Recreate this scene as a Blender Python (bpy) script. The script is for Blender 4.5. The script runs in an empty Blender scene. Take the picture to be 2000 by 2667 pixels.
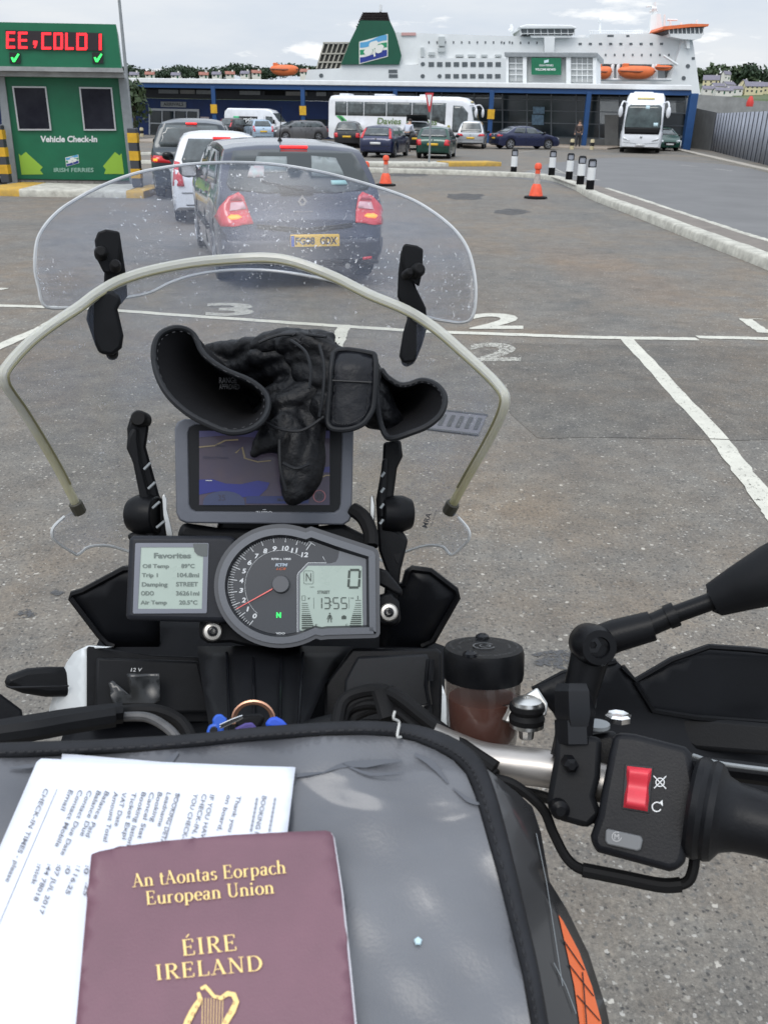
import bpy, bmesh, math, random
from math import sin, cos, tan, pi, radians, atan2, sqrt, hypot
from mathutils import Vector, Matrix
from mathutils.geometry import delaunay_2d_cdt
from mathutils.bvhtree import BVHTree
random.seed(7)
S = bpy.context.scene
C = S.collection
V = Vector
# ------------------------------------------------------------------ camera
F = 2240.0
CAM = V((0, 0, 1.82))
PITCH, ROLL = radians(24.8), radians(1.15)
FW = V((0, cos(PITCH), -sin(PITCH)))
U0 = V((0, sin(PITCH), cos(PITCH)))
X0 = V((1, 0, 0))
RT = X0 * cos(ROLL) + U0 * sin(ROLL)
UP = X0 * -sin(ROLL) + U0 * cos(ROLL)
cd = bpy.data.cameras.new("camera")
cam = bpy.data.objects.new("camera", cd)
C.objects.link(cam)
S.camera = cam
cam.matrix_world = Matrix(((RT.x, UP.x, -FW.x, CAM.x), (RT.y, UP.y, -FW.y, CAM.y), (RT.z, UP.z, -FW.z, CAM.z), (0, 0, 0, 1)))
cd.sensor_fit = 'VERTICAL'
cd.sensor_height = 4.8
cd.lens = F / 2667 * 4.8
cd.clip_start = 0.02
cd.clip_end = 5000
cd.dof.use_dof = True
cd.dof.focus_distance = 0.95
cd.dof.aperture_fstop = 4.5
# ------------------------------------------------------------------ sky, sun, exposure
SUN_EL, SUN_AZ = radians(55), radians(205)
W = bpy.data.worlds.new("World")
S.world = W
W.use_nodes = True
nt = W.node_tree
bg = nt.nodes['Background']
sky = nt.nodes.new('ShaderNodeTexSky')
sky.sky_type = 'NISHITA'
sky.sun_disc = False
sky.sun_elevation = SUN_EL
sky.sun_rotation = SUN_AZ
sky.air_density = 1.0
sky.dust_density = 3.0
tc = nt.nodes.new('ShaderNodeTexCoord')
def wn(kind, **kw):
    n = nt.nodes.new(kind)
    for k, v in kw.items():
        if k in n.inputs.keys(): n.inputs[k].default_value = v
        else: setattr(n, k, v)
    return n
mp = wn('ShaderNodeMapping'); mp.inputs['Scale'].default_value = (1, 1, 4.5)
nt.links.new(tc.outputs['Generated'], mp.inputs['Vector'])
n1 = wn('ShaderNodeTexNoise'); n1.inputs['Scale'].default_value = 2.2; n1.inputs['Detail'].default_value = 7; n1.inputs['Roughness'].default_value = .55
n2 = wn('ShaderNodeTexNoise'); n2.inputs['Scale'].default_value = 7.0; n2.inputs['Detail'].default_value = 8; n2.inputs['Roughness'].default_value = .6
nt.links.new(mp.outputs[0], n1.inputs['Vector']); nt.links.new(mp.outputs[0], n2.inputs['Vector'])
r1 = wn('ShaderNodeValToRGB')
r1.color_ramp.elements[0].position = .36; r1.color_ramp.elements[0].color = (6.7, 7.6, 8.9, 1)
r1.color_ramp.elements[1].position = .64; r1.color_ramp.elements[1].color = (9.3, 9.6, 10.0, 1)
nt.links.new(n1.outputs[0], r1.inputs[0])
r2 = wn('ShaderNodeValToRGB')
r2.color_ramp.elements[0].position = .56; r2.color_ramp.elements[0].color = (0, 0, 0, 1)
r2.color_ramp.elements[1].position = .64; r2.color_ramp.elements[1].color = (1, 1, 1, 1)
nt.links.new(n2.outputs[0], r2.inputs[0])
sx = wn('ShaderNodeSeparateXYZ'); nt.links.new(tc.outputs['Generated'], sx.inputs[0])
lo = wn('ShaderNodeMapRange'); lo.inputs['From Min'].default_value = .20; lo.inputs['From Max'].default_value = .04
nt.links.new(sx.outputs['Z'], lo.inputs['Value'])
mm = wn('ShaderNodeMath', operation='MULTIPLY'); nt.links.new(r2.outputs[0], mm.inputs[0]); nt.links.new(lo.outputs[0], mm.inputs[1])
mxa = wn('ShaderNodeMixRGB'); mxa.inputs[0].default_value = .86
nt.links.new(sky.outputs[0], mxa.inputs[1]); nt.links.new(r1.outputs[0], mxa.inputs[2])
mxb = wn('ShaderNodeMixRGB'); mxb.inputs[2].default_value = (12, 12, 11.8, 1)
nt.links.new(mm.outputs[0], mxb.inputs[0]); nt.links.new(mxa.outputs[0], mxb.inputs[1])
nt.links.new(mxb.outputs[0], bg.inputs['Color'])
# an overcast sky is brighter overhead than at the horizon
zr = wn('ShaderNodeMapRange'); zr.inputs['From Min'].default_value = .18; zr.inputs['From Max'].default_value = .85; zr.inputs['To Min'].default_value = 1.0; zr.inputs['To Max'].default_value = 2.1
nt.links.new(sx.outputs['Z'], zr.inputs['Value'])
mzz = wn('ShaderNodeMixRGB'); mzz.blend_type = 'MULTIPLY'; mzz.inputs[0].default_value = 1
nt.links.new(mxb.outputs[0], mzz.inputs[1]); nt.links.new(zr.outputs[0], mzz.inputs[2]); nt.links.new(mzz.outputs[0], bg.inputs['Color'])
bg.inputs['Strength'].default_value = 0.10
sl = bpy.data.lights.new("sun", 'SUN')
sl.energy = 1.2
sl.angle = radians(25)
sl.color = (1, .97, .92)
so = bpy.data.objects.new("sun", sl)
C.objects.link(so)
so.rotation_euler = (pi / 2 - SUN_EL, 0, -SUN_AZ + pi)
S.view_settings.view_transform = 'Standard'
S.view_settings.look = 'None'
S.view_settings.exposure = 0.0
S.view_settings.gamma = 1.0
S.cycles.max_bounces = 8
S.cycles.transparent_max_bounces = 16

# ------------------------------------------------------------------ helpers
def ray(u, v): return FW + RT * ((u - 1000) / F) - UP * ((v - 1333.5) / F)
def P(u, v, Z): return CAM + ray(u, v) * Z
class Plane:
    """a real plane in the scene; pt() finds where the sight line of a pixel meets it"""
    def __init__(s, point, normal):
        s.p = V(point); s.n = V(normal).normalized()
    def pt(s, u, v, w=0.0):
        d = ray(u, v)
        t = (s.p - CAM).dot(s.n) / d.dot(s.n)
        return CAM + d * t + s.n * w
GR = Plane((0, 0, 0), (0, 0, 1))
def G(u, v, w=0.0): return GR.pt(u, v, w)
def d2(x, y): return (x * 1.2056, y * 1.2056)
def D2(l): return [d2(*p) for p in l]
def Yp(y): return Plane((0, y, 0), (0, -1, 0))

def mat(name, col, rough=.5, metal=0, spec=.5, var=0, vscale=8, bump=0, bscale=40, emit=0, coat=0, col2=None, alpha=1, trans=0, stretch=None, detail=4):
    m = bpy.data.materials.new(name); m.use_nodes = True
    t = m.node_tree; b = t.nodes['Principled BSDF']
    c = (*col, 1)
    b.inputs['Base Color'].default_value = c
    b.inputs['Roughness'].default_value = rough
    b.inputs['Metallic'].default_value = metal
    b.inputs['Specular IOR Level'].default_value = spec
    if coat:
        b.inputs['Coat Weight'].default_value = coat; b.inputs['Coat Roughness'].default_value = .08
    if alpha < 1: b.inputs['Alpha'].default_value = alpha
    if trans: b.inputs['Transmission Weight'].default_value = trans
    if emit:
        b.inputs['Emission Color'].default_value = c; b.inputs['Emission Strength'].default_value = emit
    if var or bump:
        tcn = t.nodes.new('ShaderNodeTexCoord'); mpn = t.nodes.new('ShaderNodeMapping')
        t.links.new(tcn.outputs['Object'], mpn.inputs[0])
        if stretch: mpn.inputs['Scale'].default_value = stretch
        if var:
            n = t.nodes.new('ShaderNodeTexNoise'); n.inputs['Scale'].default_value = vscale; n.inputs['Detail'].default_value = detail
            n.inputs['Roughness'].default_value = .65
            t.links.new(mpn.outputs[0], n.inputs['Vector'])
            r = t.nodes.new('ShaderNodeValToRGB')
            a = col2 if col2 else tuple(x * (1 - var) for x in col)
            e = tuple(min(1, x * (1 + var)) for x in col)
            r.color_ramp.elements[0].position = .32; r.color_ramp.elements[0].color = (*a, 1)
            r.color_ramp.elements[1].position = .68; r.color_ramp.elements[1].color = (*(col if col2 else e), 1)
            t.links.new(n.outputs[0], r.inputs[0]); t.links.new(r.outputs[0], b.inputs['Base Color'])
            mr = t.nodes.new('ShaderNodeMapRange'); mr.inputs['To Min'].default_value = max(0, rough - .08); mr.inputs['To Max'].default_value = min(1, rough + .1)
            t.links.new(n.outputs[0], mr.inputs['Value']); t.links.new(mr.outputs[0], b.inputs['Roughness'])
        if bump:
            nb = t.nodes.new('ShaderNodeTexNoise'); nb.inputs['Scale'].default_value = bscale; nb.inputs['Detail'].default_value = 5
            t.links.new(mpn.outputs[0], nb.inputs['Vector'])
            bp = t.nodes.new('ShaderNodeBump'); bp.inputs['Strength'].default_value = bump; bp.inputs['Distance'].default_value = .02 if bscale < 60 else (.003 if bscale < 250 else .0006)
            t.links.new(nb.outputs[0], bp.inputs['Height']); t.links.new(bp.outputs[0], b.inputs['Normal'])
    return m

ORG = {}
def worg(o):
    r = V((0, 0, 0))
    while o is not None:
        r = r + o.location; o = o.parent
    return r
def tag(o, label=None, cat=None, group=None, kind=None):
    if label: o['label'] = label
    if cat: o['category'] = cat
    if group: o['group'] = group
    if kind: o['kind'] = kind
    return o
def thing(name, label, cat, loc=(0, 0, 0), rz=0, group=None):
    o = bpy.data.objects.new(name, None); C.objects.link(o)
    o.location = loc; o.rotation_euler = (0, 0, rz); o.empty_display_size = .2
    return tag(o, label, cat, group)

class MB:
    def __init__(s): s.v = []; s.f = []
    def add(s, vs, fs):
        n = len(s.v); s.v += [V(p) for p in vs]; s.f += [tuple(i + n for i in f) for f in fs]; return s
    def box(s, c, h, M=None):
        c = V(c); h = V(h) * .5
        vs = [V((x, y, z)) for x in (-h.x, h.x) for y in (-h.y, h.y) for z in (-h.z, h.z)]
        if M: vs = [M @ p for p in vs]
        return s.add([c + p for p in vs], [(0, 1, 3, 2), (4, 6, 7, 5), (0, 4, 5, 1), (2, 3, 7, 6), (0, 2, 6, 4), (1, 5, 7, 3)])
    def prism(s, pts, ext):
        pts = [V(p) for p in pts]; n = len(pts); e = V(ext)
        fs = [tuple(range(n))[::-1], tuple(range(n, 2 * n))] + [(i, (i + 1) % n, n + (i + 1) % n, n + i) for i in range(n)]
        return s.add(pts + [p + e for p in pts], fs)
    def face(s, pts): return s.add(pts, [tuple(range(len(pts)))])
    def tube(s, path, r, n=10, cap=True, closed=False, flat=1.0):
        path = [V(p) for p in path]; m = len(path)
        rs = r if isinstance(r, (list, tuple)) else [r] * m
        vs = []; nrm = None
        for i, p in enumerate(path):
            if closed: t = path[(i + 1) % m] - path[i - 1]
            else: t = path[min(i + 1, m - 1)] - path[max(i - 1, 0)]
            t.normalize()
            if nrm is None:
                a = V((0, 0, 1)) if abs(t.z) < .9 else V((1, 0, 0))
                nrm = t.cross(a).normalized()
            nrm = (nrm - t * nrm.dot(t)).normalized()
            bn = t.cross(nrm)
            for k in range(n):
                a = 2 * pi * k / n
                vs.append(p + nrm * cos(a) * rs[i] + bn * sin(a) * rs[i] * flat)
        fs = []
        for i in range(m if closed else m - 1):
            j = (i + 1) % m
            for k in range(n):
                fs.append((i * n + k, i * n + (k + 1) % n, j * n + (k + 1) % n, j * n + k))
        if cap and not closed:
            fs.append(tuple(range(n))[::-1]); fs.append(tuple((m - 1) * n + k for k in range(n)))
        return s.add(vs, fs)
    def lathe(s, o, ax, prof, n=24, capend=True):
        """prof: list of (radius, height along ax)"""
        o = V(o); ax = V(ax).normalized()
        a = V((0, 0, 1)) if abs(ax.z) < .9 else V((1, 0, 0))
        e1 = ax.cross(a).normalized(); e2 = ax.cross(e1)
        vs = []
        for r, h in prof:
            for k in range(n):
                t = 2 * pi * k / n
                vs.append(o + ax * h + e1 * cos(t) * r + e2 * sin(t) * r)
        fs = [(i * n + k, i * n + (k + 1) % n, (i + 1) * n + (k + 1) % n, (i + 1) * n + k) for i in range(len(prof) - 1) for k in range(n)]
        if capend:
            fs.append(tuple(range(n))); fs.append(tuple((len(prof) - 1) * n + k for k in range(n))[::-1])
        return s.add(vs, fs)
    def ball(s, c, r, n=12, m=8, sc=(1, 1, 1)):
        c = V(c); vs = [c + V((0, 0, r * sc[2]))]
        for i in range(1, m):
            for k in range(n):
                a = pi * i / m; t = 2 * pi * k / n
                vs.append(c + V((sin(a) * cos(t) * r * sc[0], sin(a) * sin(t) * r * sc[1], cos(a) * r * sc[2])))
        vs.append(c - V((0, 0, r * sc[2])))
        fs = [(0, 1 + k, 1 + (k + 1) % n) for k in range(n)]
        for i in range(m - 2):
            for k in range(n):
                fs.append((1 + i * n + k, 1 + (i + 1) * n + k, 1 + (i + 1) * n + (k + 1) % n, 1 + i * n + (k + 1) % n))
        e = len(vs) - 1
        fs += [(e, e - n + (k + 1) % n, e - n + k) for k in range(n)]
        return s.add(vs, fs)
    def grid(s, fn, nu, nv, closeu=False):
        vs = [fn(i / nu, j / nv) for j in range(nv + 1) for i in range(nu + (0 if closeu else 1))]
        w = nu if closeu else nu + 1
        fs = []
        for j in range(nv):
            for i in range(nu):
                i2 = (i + 1) % w
                fs.append((j * w + i, j * w + i2, (j + 1) * w + i2, (j + 1) * w + i))
        return s.add(vs, fs)
    def build(s, name, m, parent=None, local=False, bev=0, seg=2, smooth=35, solid=0, sub=0, off=-1):
        vs = s.v
        if not local:
            if parent is not None:
                o0 = worg(parent); vs = [p - o0 for p in vs]; loc = V((0, 0, 0))
            else:
                xs = [p.x for p in vs]; ys = [p.y for p in vs]; zs = [p.z for p in vs]
                loc = V(((min(xs) + max(xs)) / 2, (min(ys) + max(ys)) / 2, min(zs)))
                vs = [p - loc for p in vs]
        else: loc = V((0, 0, 0))
        me = bpy.data.meshes.new(name)
        me.from_pydata([tuple(p) for p in vs], [], s.f)
        bm = bmesh.new(); bm.from_mesh(me); bmesh.ops.recalc_face_normals(bm, faces=bm.faces); bm.to_mesh(me); bm.free()
        if m: me.materials.append(m)
        if smooth:
            for p in me.polygons: p.use_smooth = True
            me.set_sharp_from_angle(angle=radians(smooth))
        o = bpy.data.objects.new(name, me); C.objects.link(o); o.location = loc
        if parent is not None: o.parent = parent
        if solid:
            md = o.modifiers.new("solid", 'SOLIDIFY'); md.thickness = solid; md.offset = off
        if bev:
            md = o.modifiers.new("bevel", 'BEVEL'); md.width = bev; md.segments = seg; md.limit_method = 'ANGLE'; md.angle_limit = radians(40)
        if sub:
            md = o.modifiers.new("sub", 'SUBSURF'); md.levels = sub; md.render_levels = sub
        return o

def sheet2(poly, sp, holes=()):
    """triangulate a 2-D outline with inner points at spacing sp"""
    pts = []; edges = []
    def ringadd(pl):
        b = len(pts); q = []
        for i, a in enumerate(pl):
            c = pl[(i + 1) % len(pl)]
            n = max(1, int(hypot(c[0] - a[0], c[1] - a[1]) / sp + .5))
            for k in range(n): q.append((a[0] + (c[0] - a[0]) * k / n, a[1] + (c[1] - a[1]) * k / n))
        pts.extend(q); n = len(q)
        edges.extend([(b + i, b + (i + 1) % n) for i in range(n)])
    def inside(x, y, pl):
        r = False; j = len(pl) - 1
        for i in range(len(pl)):
            if (pl[i][1] > y) != (pl[j][1] > y) and x < (pl[j][0] - pl[i][0]) * (y - pl[i][1]) / (pl[j][1] - pl[i][1]) + pl[i][0]: r = not r
            j = i
        return r
    ringadd(poly)
    for h in holes: ringadd(h)
    base = list(pts)
    x0 = min(p[0] for p in poly); x1 = max(p[0] for p in poly); y0 = min(p[1] for p in poly); y1 = max(p[1] for p in poly)
    ny = int((y1 - y0) / (sp * .87)) + 1; nx = int((x1 - x0) / sp) + 1
    for j in range(ny + 1):
        for i in range(nx + 1):
            x = x0 + (i + .5 * (j % 2)) * sp; y = y0 + j * sp * .87
            if inside(x, y, poly) and not any(inside(x, y, h) for h in holes):
                if min((x - a) ** 2 + (y - b) ** 2 for a, b in base) > (sp * .5) ** 2: pts.append((x, y))
    r = delaunay_2d_cdt([V(p) for p in pts], edges, [], 0, 1e-7)
    vs = [tuple(p) for p in r[0]]
    fs = []
    for f in r[2]:
        cx = sum(vs[i][0] for i in f) / len(f); cy = sum(vs[i][1] for i in f) / len(f)
        if inside(cx, cy, poly) and not any(inside(cx, cy, h) for h in holes): fs.append(tuple(f))
    return vs, fs

def cr(pts, n=6, closed=False):
    """Catmull-Rom through points"""
    pts = [V(p) for p in pts]; m = len(pts); out = []
    for i in range(m if closed else m - 1):
        if closed: a, b, c, d = pts[i - 1], pts[i], pts[(i + 1) % m], pts[(i + 2) % m]
        else: a, b, c, d = pts[max(i - 1, 0)], pts[i], pts[i + 1], pts[min(i + 2, m - 1)]
        for k in range(n):
            t = k / n
            out.append(.5 * ((2 * b) + (c - a) * t + (2 * a - 5 * b + 4 * c - d) * t * t + (3 * b - a - 3 * c + d) * t ** 3))
    if not closed: out.append(pts[-1])
    return out

def glyphs(s, bold=0, italic=0, spacing=1.0, mono=False):
    c = bpy.data.curves.new('t', 'FONT'); c.body = s; c.size = 1; c.offset = bold; c.shear = italic; c.space_character = spacing; c.resolution_u = 3
    o = bpy.data.objects.new('t', c); C.objects.link(o)
    dg = bpy.context.evaluated_depsgraph_get(); dg.update()
    me = bpy.data.meshes.new_from_object(o.evaluated_get(dg))
    vs = [(v.co.x, v.co.y) for v in me.vertices]; fs = [tuple(p.vertices) for p in me.polygons]
    bpy.data.objects.remove(o); bpy.data.curves.remove(c); bpy.data.meshes.remove(me)
    return vs, fs
def text(mb, s, fn, box, bold=.01, italic=0, spacing=1.0, keep=None):
    """fill box (x0,y0,x1,y1: left, top, right, bottom in fn's units) with the string"""
    vs, fs = glyphs(s, bold, italic, spacing)
    a0 = min(p[0] for p in vs); a1 = max(p[0] for p in vs); b0 = min(p[1] for p in vs); b1 = max(p[1] for p in vs)
    x0, y0, x1, y1 = box
    mb.add([fn(x0 + (x - a0) / (a1 - a0) * (x1 - x0), y1 + (y - b0) / (b1 - b0) * (y0 - y1)) for x, y in vs], fs)
def rrect(x0, y0, x1, y1, r, n=5):
    o = []
    for cx, cy, a0 in ((x1 - r, y1 - r, 0), (x0 + r, y1 - r, 90), (x0 + r, y0 + r, 180), (x1 - r, y0 + r, 270)):
        for k in range(n + 1):
            a = radians(a0 + 90 * k / n); o.append((cx + r * cos(a), cy + r * sin(a)))
    return o
def circ(x, y, r, n=24, a0=0, a1=360, ry=None):
    full = abs(a1 - a0) >= 360
    return [(x + r * cos(radians(a0 + (a1 - a0) * k / (n if full else n - 1))), y - (ry or r) * sin(radians(a0 + (a1 - a0) * k / (n if full else n - 1)))) for k in range(n)]
def strip(mb, pts, w, fn, closed=False):
    """flat line of width w along 2-D pts"""
    n = len(pts); L = []; R = []
    for i, p in enumerate(pts):
        a = pts[i - 1] if (i > 0 or closed) else p
        b = pts[(i + 1) % n] if (i < n - 1 or closed) else p
        dx, dy = b[0] - a[0], b[1] - a[1]; l = hypot(dx, dy) or 1
        ww = w[i] if isinstance(w, (list, tuple)) else w
        nx, ny = -dy / l * ww / 2, dx / l * ww / 2
        L.append((p[0] + nx, p[1] + ny)); R.append((p[0] - nx, p[1] - ny))
    vs = [fn(*q) for q in L + R]
    fs = [(i, (i + 1) % n, n + (i + 1) % n, n + i) for i in range(n if closed else n - 1)]
    mb.add(vs, fs)
def ringp(mb, outer, inner, fn, w0, w1):
    """frame between two matching outlines, from offset w0 to w1"""
    n = len(outer)
    vs = [fn(*p, w0) for p in outer] + [fn(*p, w1) for p in outer] + [fn(*p, w1) for p in inner] + [fn(*p, w0) for p in inner]
    fs = []
    for i in range(n):
        j = (i + 1) % n
        for k in range(3): fs.append((k * n + i, k * n + j, (k + 1) * n + j, (k + 1) * n + i))
    mb.add(vs, fs)
def slab(mb, poly, fn, w0, w1):
    n = len(poly)
    mb.add([fn(*p, w0) for p in poly] + [fn(*p, w1) for p in poly], [tuple(range(n))[::-1], tuple(range(n, 2 * n))] + [(i, (i + 1) % n, n + (i + 1) % n, n + i) for i in range(n)])
def copy_tree(o, parent=None):
    c = o.copy(); C.objects.link(c)
    if parent is not None: c.parent = parent
    for ch in list(o.children): copy_tree(ch, c)
    return c

# ------------------------------------------------------------------ materials
M = {}
M['white'] = mat('white_paint', (.72, .74, .74), .5, var=.05, vscale=3)
M['shipwhite'] = mat('ship_white', (.80, .82, .82), .5, var=.06, vscale=.12, col2=(.70, .72, .72))
M['black'] = mat('black_plastic', (.0042, .0045, .0055), .36, spec=.16, var=.25, vscale=60, bump=.15, bscale=900)
M['blackgloss'] = mat('black_gloss', (.005, .0055, .007), .22, spec=.3)
M['blackmatte'] = mat('black_matte', (.0065, .007, .0082), .48, spec=.16, var=.2, vscale=40, bump=.12, bscale=700)
M['rubber'] = mat('rubber', (.0065, .0065, .007), .6, spec=.16, var=.2, vscale=30, bump=.1, bscale=300)
M['tyre'] = mat('tyre', (.02, .02, .021), .8)
M['rim'] = mat('wheel_rim', (.35, .36, .38), .35, metal=.7)
M['glass'] = mat('car_glass', (.062, .076, .08), .07, spec=.7, var=.55, vscale=2.2)  # base colour lifted to stand in for sky reflected in the glass
M['shipglass'] = mat('ship_glass', (.10, .115, .125), .2, spec=.5)  # paler than dark glass, distance haze put into the colour
M['glass2'] = mat('building_glass', (.025, .035, .04), .10, spec=.6, var=.5, vscale=.5)
M['steel'] = mat('steel', (.55, .55, .53), .3, metal=1, var=.1, vscale=50)
M['chrome'] = mat('chrome', (.8, .8, .8), .12, metal=1)
M['greymetal'] = mat('grey_metal', (.25, .27, .28), .5, metal=.2, var=.12, vscale=5)
M['green'] = mat('booth_green', (.004, .135, .062), .45, var=.1, vscale=2)
M['darkgreen'] = mat('funnel_green', (.004, .085, .045), .5, var=.1, vscale=.3)
M['blue'] = mat('frame_blue', (.010, .060, .185), .5, var=.1, vscale=2)
M['darkblue'] = mat('wall_blue', (.010, .035, .14), .6, var=.15, vscale=1)
M['yellow'] = mat('yellow_paint', (.62, .36, .02), .6, var=.2, vscale=4)
M['orange'] = mat('lifeboat_orange', (.75, .17, .05), .5, var=.1, vscale=.8)
M['redlamp'] = mat('red_lamp', (.50, .012, .02), .18, emit=.10, coat=.5)
M['redlit'] = mat('red_lamp_lit', (1, .03, .03), .3, emit=1.2)
M['amberlit'] = mat('indicator_lit', (1, .30, .03), .3, emit=1.0)
M['clearlamp'] = mat('lamp_lens', (.62, .64, .66), .12, metal=.3, coat=.5)
M['plateY'] = mat('plate_yellow', (.72, .44, .03), .5)
M['plateW'] = mat('plate_white', (.65, .66, .66), .5)
M['ink'] = mat('ink_black', (.01, .01, .012), .6)
M['conc'] = mat('concrete', (.27, .27, .26), .85, var=.2, vscale=.8, bump=.2, bscale=20)
# ------------------------------------------------------------------ ground
def asphalt(name='asphalt', k=1.0):
    m = bpy.data.materials.new(name); m.use_nodes = True
    t = m.node_tree; N = t.nodes.new; L = t.links.new; b = t.nodes['Principled BSDF']
    g = N('ShaderNodeNewGeometry')
    def noise(sc, det=4, ro=.6):
        n = N('ShaderNodeTexNoise'); n.inputs['Scale'].default_value = sc; n.inputs['Detail'].default_value = det; n.inputs['Roughness'].default_value = ro
        L(g.outputs['Position'], n.inputs['Vector']); return n.outputs[0]
    def ramp(i, a, c, pa, pc):
        r = N('ShaderNodeValToRGB'); r.color_ramp.elements[0].position = pa; r.color_ramp.elements[1].position = pc
        r.color_ramp.elements[0].color = (*a, 1); r.color_ramp.elements[1].color = (*c, 1); L(i, r.inputs[0]); return r.outputs[0]
    def mix(f, a, c, mode='MIX'):
        x = N('ShaderNodeMixRGB'); x.blend_type = mode
        for s, q in ((0, f), (1, a), (2, c)):
            if isinstance(q, (int, float)): x.inputs[s].default_value = q if s == 0 else (q, q, q, 1)
            elif isinstance(q, tuple): x.inputs[s].default_value = (*q, 1)
            else: L(q, x.inputs[s])
        return x.outputs[0]
    base = ramp(noise(.35, 5, .62), (.112, .112, .110), (.168, .142, .115), .38, .60)
    base = mix(ramp(noise(1.6, 6, .7), (0, 0, 0), (1, 1, 1), .42, .66), base, (.150, .146, .138))
    base = mix(1.0, base, ramp(noise(5, 6, .75), (.74, .745, .76), (1.2, 1.18, 1.14), .32, .68), 'MULTIPLY')
    base = mix(1.0, base, ramp(noise(70, 5, .85), (.60, .60, .61), (1.42, 1.40, 1.36), .32, .68), 'MULTIPLY')
    def stones(scale, lo, hi, r0, r1, dark=False):
        w = N('ShaderNodeTexNoise'); w.inputs['Scale'].default_value = scale * 1.3; L(g.outputs['Position'], w.inputs['Vector'])
        sc = N('ShaderNodeVectorMath'); sc.operation = 'MULTIPLY_ADD'; L(w.outputs[1], sc.inputs[0]); sc.inputs[1].default_value = (.9 / scale,) * 3; L(g.outputs['Position'], sc.inputs[2])
        v = N('ShaderNodeTexVoronoi'); v.inputs['Scale'].default_value = scale; L(sc.outputs[0], v.inputs['Vector'])
        sp = N('ShaderNodeSeparateColor'); L(v.outputs['Color'], sp.inputs[0])
        pick = ramp(sp.outputs[0], (0, 0, 0), (1, 1, 1), lo, hi)
        d = ramp(v.outputs['Distance'], (1, 1, 1), (0, 0, 0), r0, r1)
        x = mix(1.0, pick, d, 'MULTIPLY')
        return x, sp.outputs[1]
    big = ramp(noise(.8, 3), (.25, .25, .25), (1, 1, 1), .35, .65)
    s1, c1 = stones(62, .84, .87, .28, .46)
    s2, c2 = stones(120, .76, .80, .26, .46)
    s3, c3 = stones(58, .74, .78, .22, .5)
    dk, _ = stones(85, .80, .84, .2, .5)
    dk2, _ = stones(42, .86, .88, .12, .5)
    col = mix(mix(1.0, s3, .55, 'MULTIPLY'), base, (.085, .087, .087))
    col = mix(mix(1.0, dk, .75, 'MULTIPLY'), col, (.035, .035, .036))
    col = mix(mix(1.0, dk2, .55, 'MULTIPLY'), col, (.04, .04, .04))
    col = mix(mix(1.0, s2, mix(1.0, big, .45, 'MULTIPLY'), 'MULTIPLY'), col, ramp(c2, (.22, .21, .19), (.42, .41, .38), .1, .9))
    col = mix(mix(1.0, s1, mix(1.0, big, .55, 'MULTIPLY'), 'MULTIPLY'), col, ramp(c1, (.24, .23, .20), (.60, .59, .56), .2, .95))
    s4, c4 = stones(40, .93, .95, .26, .40)
    col = mix(mix(1.0, s4, .8, 'MULTIPLY'), col, ramp(c4, (.20, .185, .16), (.46, .44, .40), .2, .95))
    def blob(cx, cy, sx_, sy_, rot, colr, amt):
        nonlocal col
        mp_ = N('ShaderNodeMapping'); mp_.vector_type = 'TEXTURE'; mp_.inputs['Location'].default_value = (cx, cy, 0); mp_.inputs['Rotation'].default_value = (0, 0, rot); mp_.inputs['Scale'].default_value = (sx_, sy_, 1)
        L(g.outputs['Position'], mp_.inputs[0]); ln_ = N('ShaderNodeVectorMath'); ln_.operation = 'LENGTH'; L(mp_.outputs[0], ln_.inputs[0])
        ad = N('ShaderNodeMath'); ad.operation = 'ADD'; L(ln_.outputs['Value'], ad.inputs[0]); L(mix(1.0, noise(1.2, 5, .7), .7, 'MULTIPLY'), ad.inputs[1])
        f = ramp(ad.outputs[0], (amt,) * 3, (0, 0, 0), .75, 1.35); col = mix(f, col, mix(1.0, col, colr, 'MULTIPLY'))
    c_ = G(1560, 700); blob(c_.x, c_.y, 1.3, 4.6, .10, (1.08, 1.0, .94), 1.0)
    c_ = G(1150, 1300); blob(c_.x, c_.y, 2.5, .8, 0, (1.03, 1.01, .98), 1.0)
    c_ = G(1250, 640); blob(c_.x, c_.y, 1.0, 2.0, .3, (1.08, 1.0, .92), .8)
    col = mix(1.0, col, (1.06 * k, 1.045 * k, 1.01 * k), 'MULTIPLY')
    L(col, b.inputs['Base Color'])
    b.inputs['Roughness'].default_value = .82; b.inputs['Specular IOR Level'].default_value = .35
    bp = N('ShaderNodeBump'); bp.inputs['Strength'].default_value = .55; bp.inputs['Distance'].default_value = .006
    h = mix(.5, s1, noise(90, 5, .8)); h = mix(.45, h, dk, 'SUBTRACT')
    L(h, bp.inputs['Height']); L(bp.outputs[0], b.inputs['Normal'])
    return m
M['asphalt'] = asphalt()
M['asphalt2'] = mat('asphalt_far_lane', (.140, .139, .138), .85, var=.14, vscale=.5, bump=.3, bscale=70)
M['asphaltdk'] = mat('tar_patch', (.062, .062, .064), .8, var=.25, vscale=3, bump=.3, bscale=80)
def paintmat(name, c, thr=.40):
    m = mat(name, c, .6, var=.10, vscale=6, bump=.4, bscale=120)
    t = m.node_tree; b = t.nodes['Principled BSDF']
    n = t.nodes.new('ShaderNodeTexNoise'); n.inputs['Scale'].default_value = 30; n.inputs['Detail'].default_value = 9; n.inputs['Roughness'].default_value = .85
    g = t.nodes.new('ShaderNodeNewGeometry'); t.links.new(g.outputs['Position'], n.inputs['Vector'])
    r = t.nodes.new('ShaderNodeValToRGB'); r.color_ramp.elements[0].position = thr; r.color_ramp.elements[1].position = thr + .03
    t.links.new(n.outputs[0], r.inputs[0]); t.links.new(r.outputs[0], b.inputs['Alpha'])
    return m
M['line'] = paintmat('road_paint_white', (.52, .51, .44), .395)
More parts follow.
